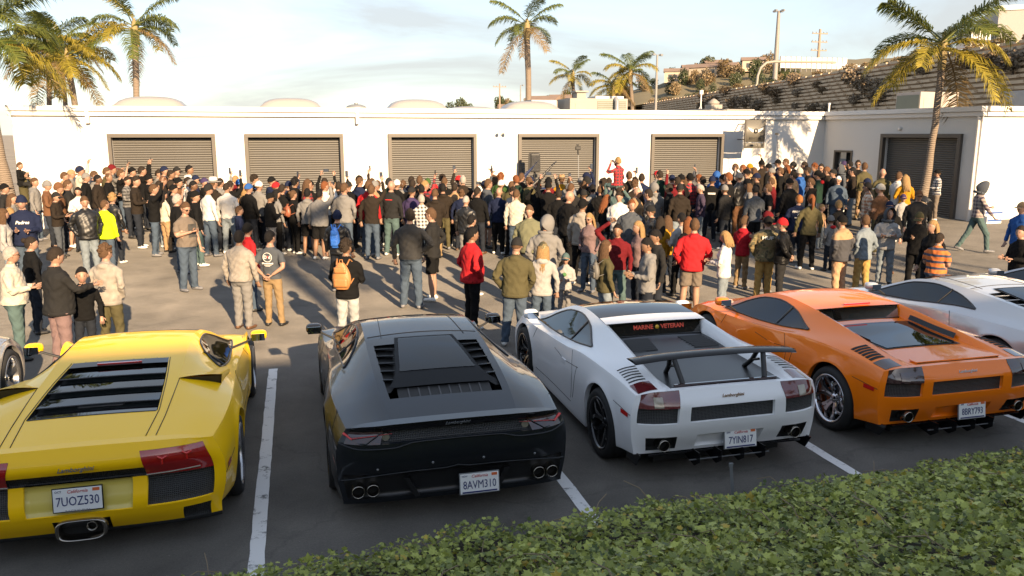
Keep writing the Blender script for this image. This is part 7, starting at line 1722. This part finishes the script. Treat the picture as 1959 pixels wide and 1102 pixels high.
-2.08 20.82 1.79 sweater:white jeans:denim beanie:charcoal 35 down m -
-1.97 22.63 1.75 hoodie:grey jeans:light short:dark 34 upR m phone
-1.69 24.17 1.69 sweater:maroon jeans:light short:blond 12 down m -
-1.06 23.25 1.78 denim:light jeans:denim curly:dark 40 down m -
-0.53 21.62 1.74 plaid:grey jeans:light cap:red 38 down m -
-0.22 22.6 1.67 hoodie:navy jeans:dark cap:navy 41 upR m phone
0.25 21.44 1.81 plaid:red jeans:denim long:brown 59 down m -
0.72 21.38 1.75 sweater:white jeans:denim short:auburn 46 face m phone
1.14 20.72 1.75 hoodie:grey jeans:light short:brown 24 down m -
1.73 22.91 1.77 jacket:umber jeans:light cap:black 52 upR m phone
1.94 20.92 1.81 jacket:tan jeans:light cap:grey 46 down m -
2.51 22.32 1.73 hoodie:forest jeans:light beanie:charcoal 27 down m -
3.23 23.42 1.67 hoodie:navy jeans:light short:dark 40 down m -
3.23 20.88 1.78 plaid:red jeans:denim short:blond 67 upR m phone
4.14 23.33 1.71 jacket:plum jeans:denim curly:dark 65 down m -
4.48 22.54 1.76 jacket:black jeans:dark cap:red 34 down m -
4.88 21.11 1.75 tee:charcoal jeans:denim cap:navy 322 face m phone
5.62 22.8 1.71 jacket:tan jeans:dark long:brown 296 upR m phone
5.95 21.56 1.8 hoodie:forest jeans:denim short:auburn 308 down m -
6.18 21.13 1.79 jacket:olive jeans:denim short:brown 310 down m -
6.62 20.82 1.8 sweater:maroon jeans:denim cap:black 314 down m -
6.92 20.12 1.69 denim:light jeans:light cap:grey 333 upR m phone
7.63 20.62 1.8 jacket:black jeans:light beanie:charcoal 307 down m -
7.78 19.9 1.8 tee:charcoal jeans:denim short:dark 306 down m -
9.12 21.84 1.73 hoodie:ash jeans:dark short:blond 340 down m -
9.06 20.59 1.71 sweater:white jeans:denim curly:dark 329 upR m phone
10.69 22.81 1.67 hoodie:grey jeans:light cap:red 311 down m -
10.24 20.86 1.74 sweater:maroon jeans:denim cap:navy 328 down m -
10.93 21.34 1.62 denim:light jeans:dark long:brown 333 down m -
11.11 20.89 1.71 plaid:grey jeans:denim short:auburn 309 upR m phone
12.03 21.04 1.68 hoodie:navy jeans:dark short:brown 310 down m -
"""

for ln in PEOPLE.strip().splitlines():
    a = ln.split(); top, tc = a[3].split(':'); bot, bc = a[4].split(':'); hr, hcol = a[5].split(':')
    person(float(a[0]), float(a[1]), float(a[2]), top, tc, bot, bc, hr, hcol, float(a[6]), a[7], a[8], a[9])
# children riding on shoulders
person(-7.62, 26.05, 1.22, 'hoodie', 'black', 'shorts', 'charcoal', 'short', 'brown', 75, 'sit', 'k', '-', z0=.20 + 1.40 - .62, label='child in black hoodie riding on a man\'s shoulders at the wall end')
_p = [o for o in labels if 'carrying a child' in o and 'teal' in o]
_q = labels[_p[0]][0].location
person(_q.x, _q.y + .05, 1.42, 'plaid', 'red', 'jeans', 'teal', 'short', 'blond', 320, 'sitcam', 's', '-', z0=_q.z + 1.36 - .34, label='child in red plaid shirt filming from an adult\'s shoulders')
for lb, os_ in labels.items():
    if len(os_) > 1:
        for o in os_: o['group'] = 'look-alikes: ' + ' '.join(lb.split()[2:5])
# ================================================================ THINGS IN THE CROWD
def sp(px_u, v): return ground_z(px_u, v)
# dark blue show car by the wall with both doors swung up
dc = Car(GAL, 'dark blue show car with raised doors hidden behind the crowd', 'car', (9.9, 25.0), paint('show_blue', (.012, .02, .06), .25), name='show_car', rz=R_(90)); dc.t.location.z = ground_z(7.5, 25)
dc.shell().build('body', dc.m, dc.t, weld=.0005); dc.panel(1.6, 2.52).build('roof', dc.m, dc.t)
mb = MB(); mb.grid([[dc.top(dc.x('F', y) * q, y) for q in np.linspace(-1, 1, 9)] for y in np.linspace(3.24, 4.3, 8)], flip=True); mb.build('bonnet', dc.m, dc.t)
mb = MB(); mb.grid([[dc.top(dc.x('F', y) * q, y) for q in np.linspace(-1, 1, 9)] for y in np.linspace(.13, 1.6, 10)], flip=True); mb.build('rear_deck', dc.m, dc.t)
glasshouse(dc, 2.02, 0, 2.52, 3.26, dense([(1.42, .52, .54), (1.62, .50, .70), (1.9, .50, .86), (2.3, .51, .92), (2.6, .52, .92), (2.85, .54, .88), (3.08, .57, .72), (3.18, .60, .62)]), M_GLD)
for sg in (-1, 1): wheel(dc.t, sg * .80, .80, .335, .252, .29, 'Y', M_BLKRIM); wheel(dc.t, sg * .82, 3.40, .325, .245, .235, 'Y', M_BLKRIM)
dc.underside()
for sg in (-1, 1):
    mb = MB(); P = [[(sg * (.90 + .02 * math.sin(t * 3)), 3.0 - 1.25 * t * .72 - .1 * q, .75 + 1.25 * t * .86 + .42 * q * (1 - .75 * t)) for q in np.linspace(0, 1, 5)] for t in np.linspace(0, 1, 10)]; mb.grid(P); mb.build('raised_door', dc.m if sg > 0 else M_SATK, dc.t, solid=.06)
# loudspeaker on a stand
ls = thing('loudspeaker', 'black loudspeaker on a stand against the fourth roller door', 'loudspeaker', (7.75, 25.75 + .3, ground_z(7.7, 26)))
mb = MB(); mb.box((0, 0, 1.82), (.36, .34, .62), taper=.92); mb.build('cabinet', M_PLAST, ls, bevel=.04, seg=3); mb = MB(); mb.box((0, -.172, 1.80), (.29, .01, .52)); mb.build('grille', M_HEX, ls, bevel=.004)
mb = MB(); mb.tube([(0, 0, .6), (0, 0, 1.52)], .018, 8); mb.build('pole', M_SATK, ls)
for k in range(3): a = k * 2.094; mb = MB(); mb.tube([(0, 0, .75), (.42 * math.cos(a), .42 * math.sin(a), .01)], .014, 6); mb.build('leg', M_SATK, ls)
# camera raised on a monopod
mp_ = thing('camera_monopod', 'small camera on a silver monopod raised over the crowd', 'camera', (8.65, 24.2, ground_z(8.65, 24.2)))
mb = MB(); mb.tube([(.02, 0, 1.3), (0, 0, 1.95), (-.01, 0, 2.2)], .012, 8); mb.build('pole', M_STEEL, mp_); mb = MB(); mb.tube([(-.01, 0, 2.12), (-.02, 0, 2.28)], .024, 8); mb.build('grip', M_SATK, mp_)
mb = MB(); mb.box((-.02, 0, 2.33), (.16, .09, .10)); mb.build('camera_body', M_SATK, mp_, bevel=.01); mb = MB(); mb.lathe([(0, .02), (.035, .02), (.035, .12), (0, .12)], 14, axis='Y', c=(-.02, 0, 2.33)); mb.build('lens', M_GLOSSK, mp_); mb = MB(); mb.box((-.03, 0, 2.43), (.07, .05, .06)); mb.build('microphone', M_SATK, mp_, bevel=.01)
# selfie stick rising below the sign
st = thing('selfie_stick', 'thin dark selfie stick held up below the hanging sign', 'selfie stick', (15.95, 24.6, ground_z(16, 24.6))); mb = MB(); mb.tube([(.12, 0, 1.75), (0, 0, 2.55)], .010, 6); mb.build('shaft', M_SATK, st); mb = MB(); mb.box((0, 0, 2.60), (.13, .02, .07)); mb.build('action_camera', M_SATK, st, bevel=.006)
# drink cases stacked at the wing corner
for k, lb in enumerate(('white and blue drinks case standing on the ground by the wing corner', 'white and blue drinks case on top of the other one')):
    gx, gy = 20.35, 19.85; t = thing('drinks_case', lb, 'box', (gx, gy, ground_z(gx, gy) + k * .232), .12 - .2 * k); mb = MB(); mb.box((0, 0, .115), (.62, .42, .228)); mb.build('carton', mat('carton_white', (.70, .70, .69), .6, var=.04), t, bevel=.008)
    mb = MB(); mb.box((0, -.2135, .10), (.6, .004, .06)); mb.build('carton_band', mat('carton_blue', (.03, .08, .25), .5, var=.2), t)
# stroller beside the palm
st = thing('stroller', 'black pushchair parked beside the palm trunk', 'stroller', (17.6, 19.7, ground_z(17.6, 19.7)), .5)
mb = MB(); P = [[(.22 * math.cos(a), -.05 + .30 * math.sin(b), .72 + .28 * math.cos(b) * (.4 + .6 * math.sin(a))) for a in np.linspace(0, math.pi, 9)] for b in np.linspace(-1.2, 1.2, 9)]; mb.grid(P); mb.build('canopy', M_SATK, st, solid=.01)
mb = MB(); mb.box((0, 0, .48), (.42, .5, .08)); mb.box((0, .22, .68), (.42, .06, .42)); mb.build('seat', M_SATK, st, bevel=.02)
mb = MB(); mb.tube([(-.2, .5, 1.0), (.2, .5, 1.0)], .016, 8); mb.build('handle', M_SATK, st)
for s in (-1, 1):
    mb = MB(); mb.tube([(s * .21, .5, 1.0), (s * .21, -.3, .15)], .013, 6); mb.tube([(s * .21, .0, .55), (s * .21, .3, .13)], .013, 6); mb.build('frame', M_STEEL, st)
    for y in (-.3, .3): mb = MB(); mb.lathe([(.07, -.02), (.12, -.02), (.12, .02), (.07, .02), (.07, -.02)], 16, axis='X', c=(s * .23, y, .12)); mb.build('wheel', M_TYRE, st)
bpy.data.scenes.remove(SCRATCH)
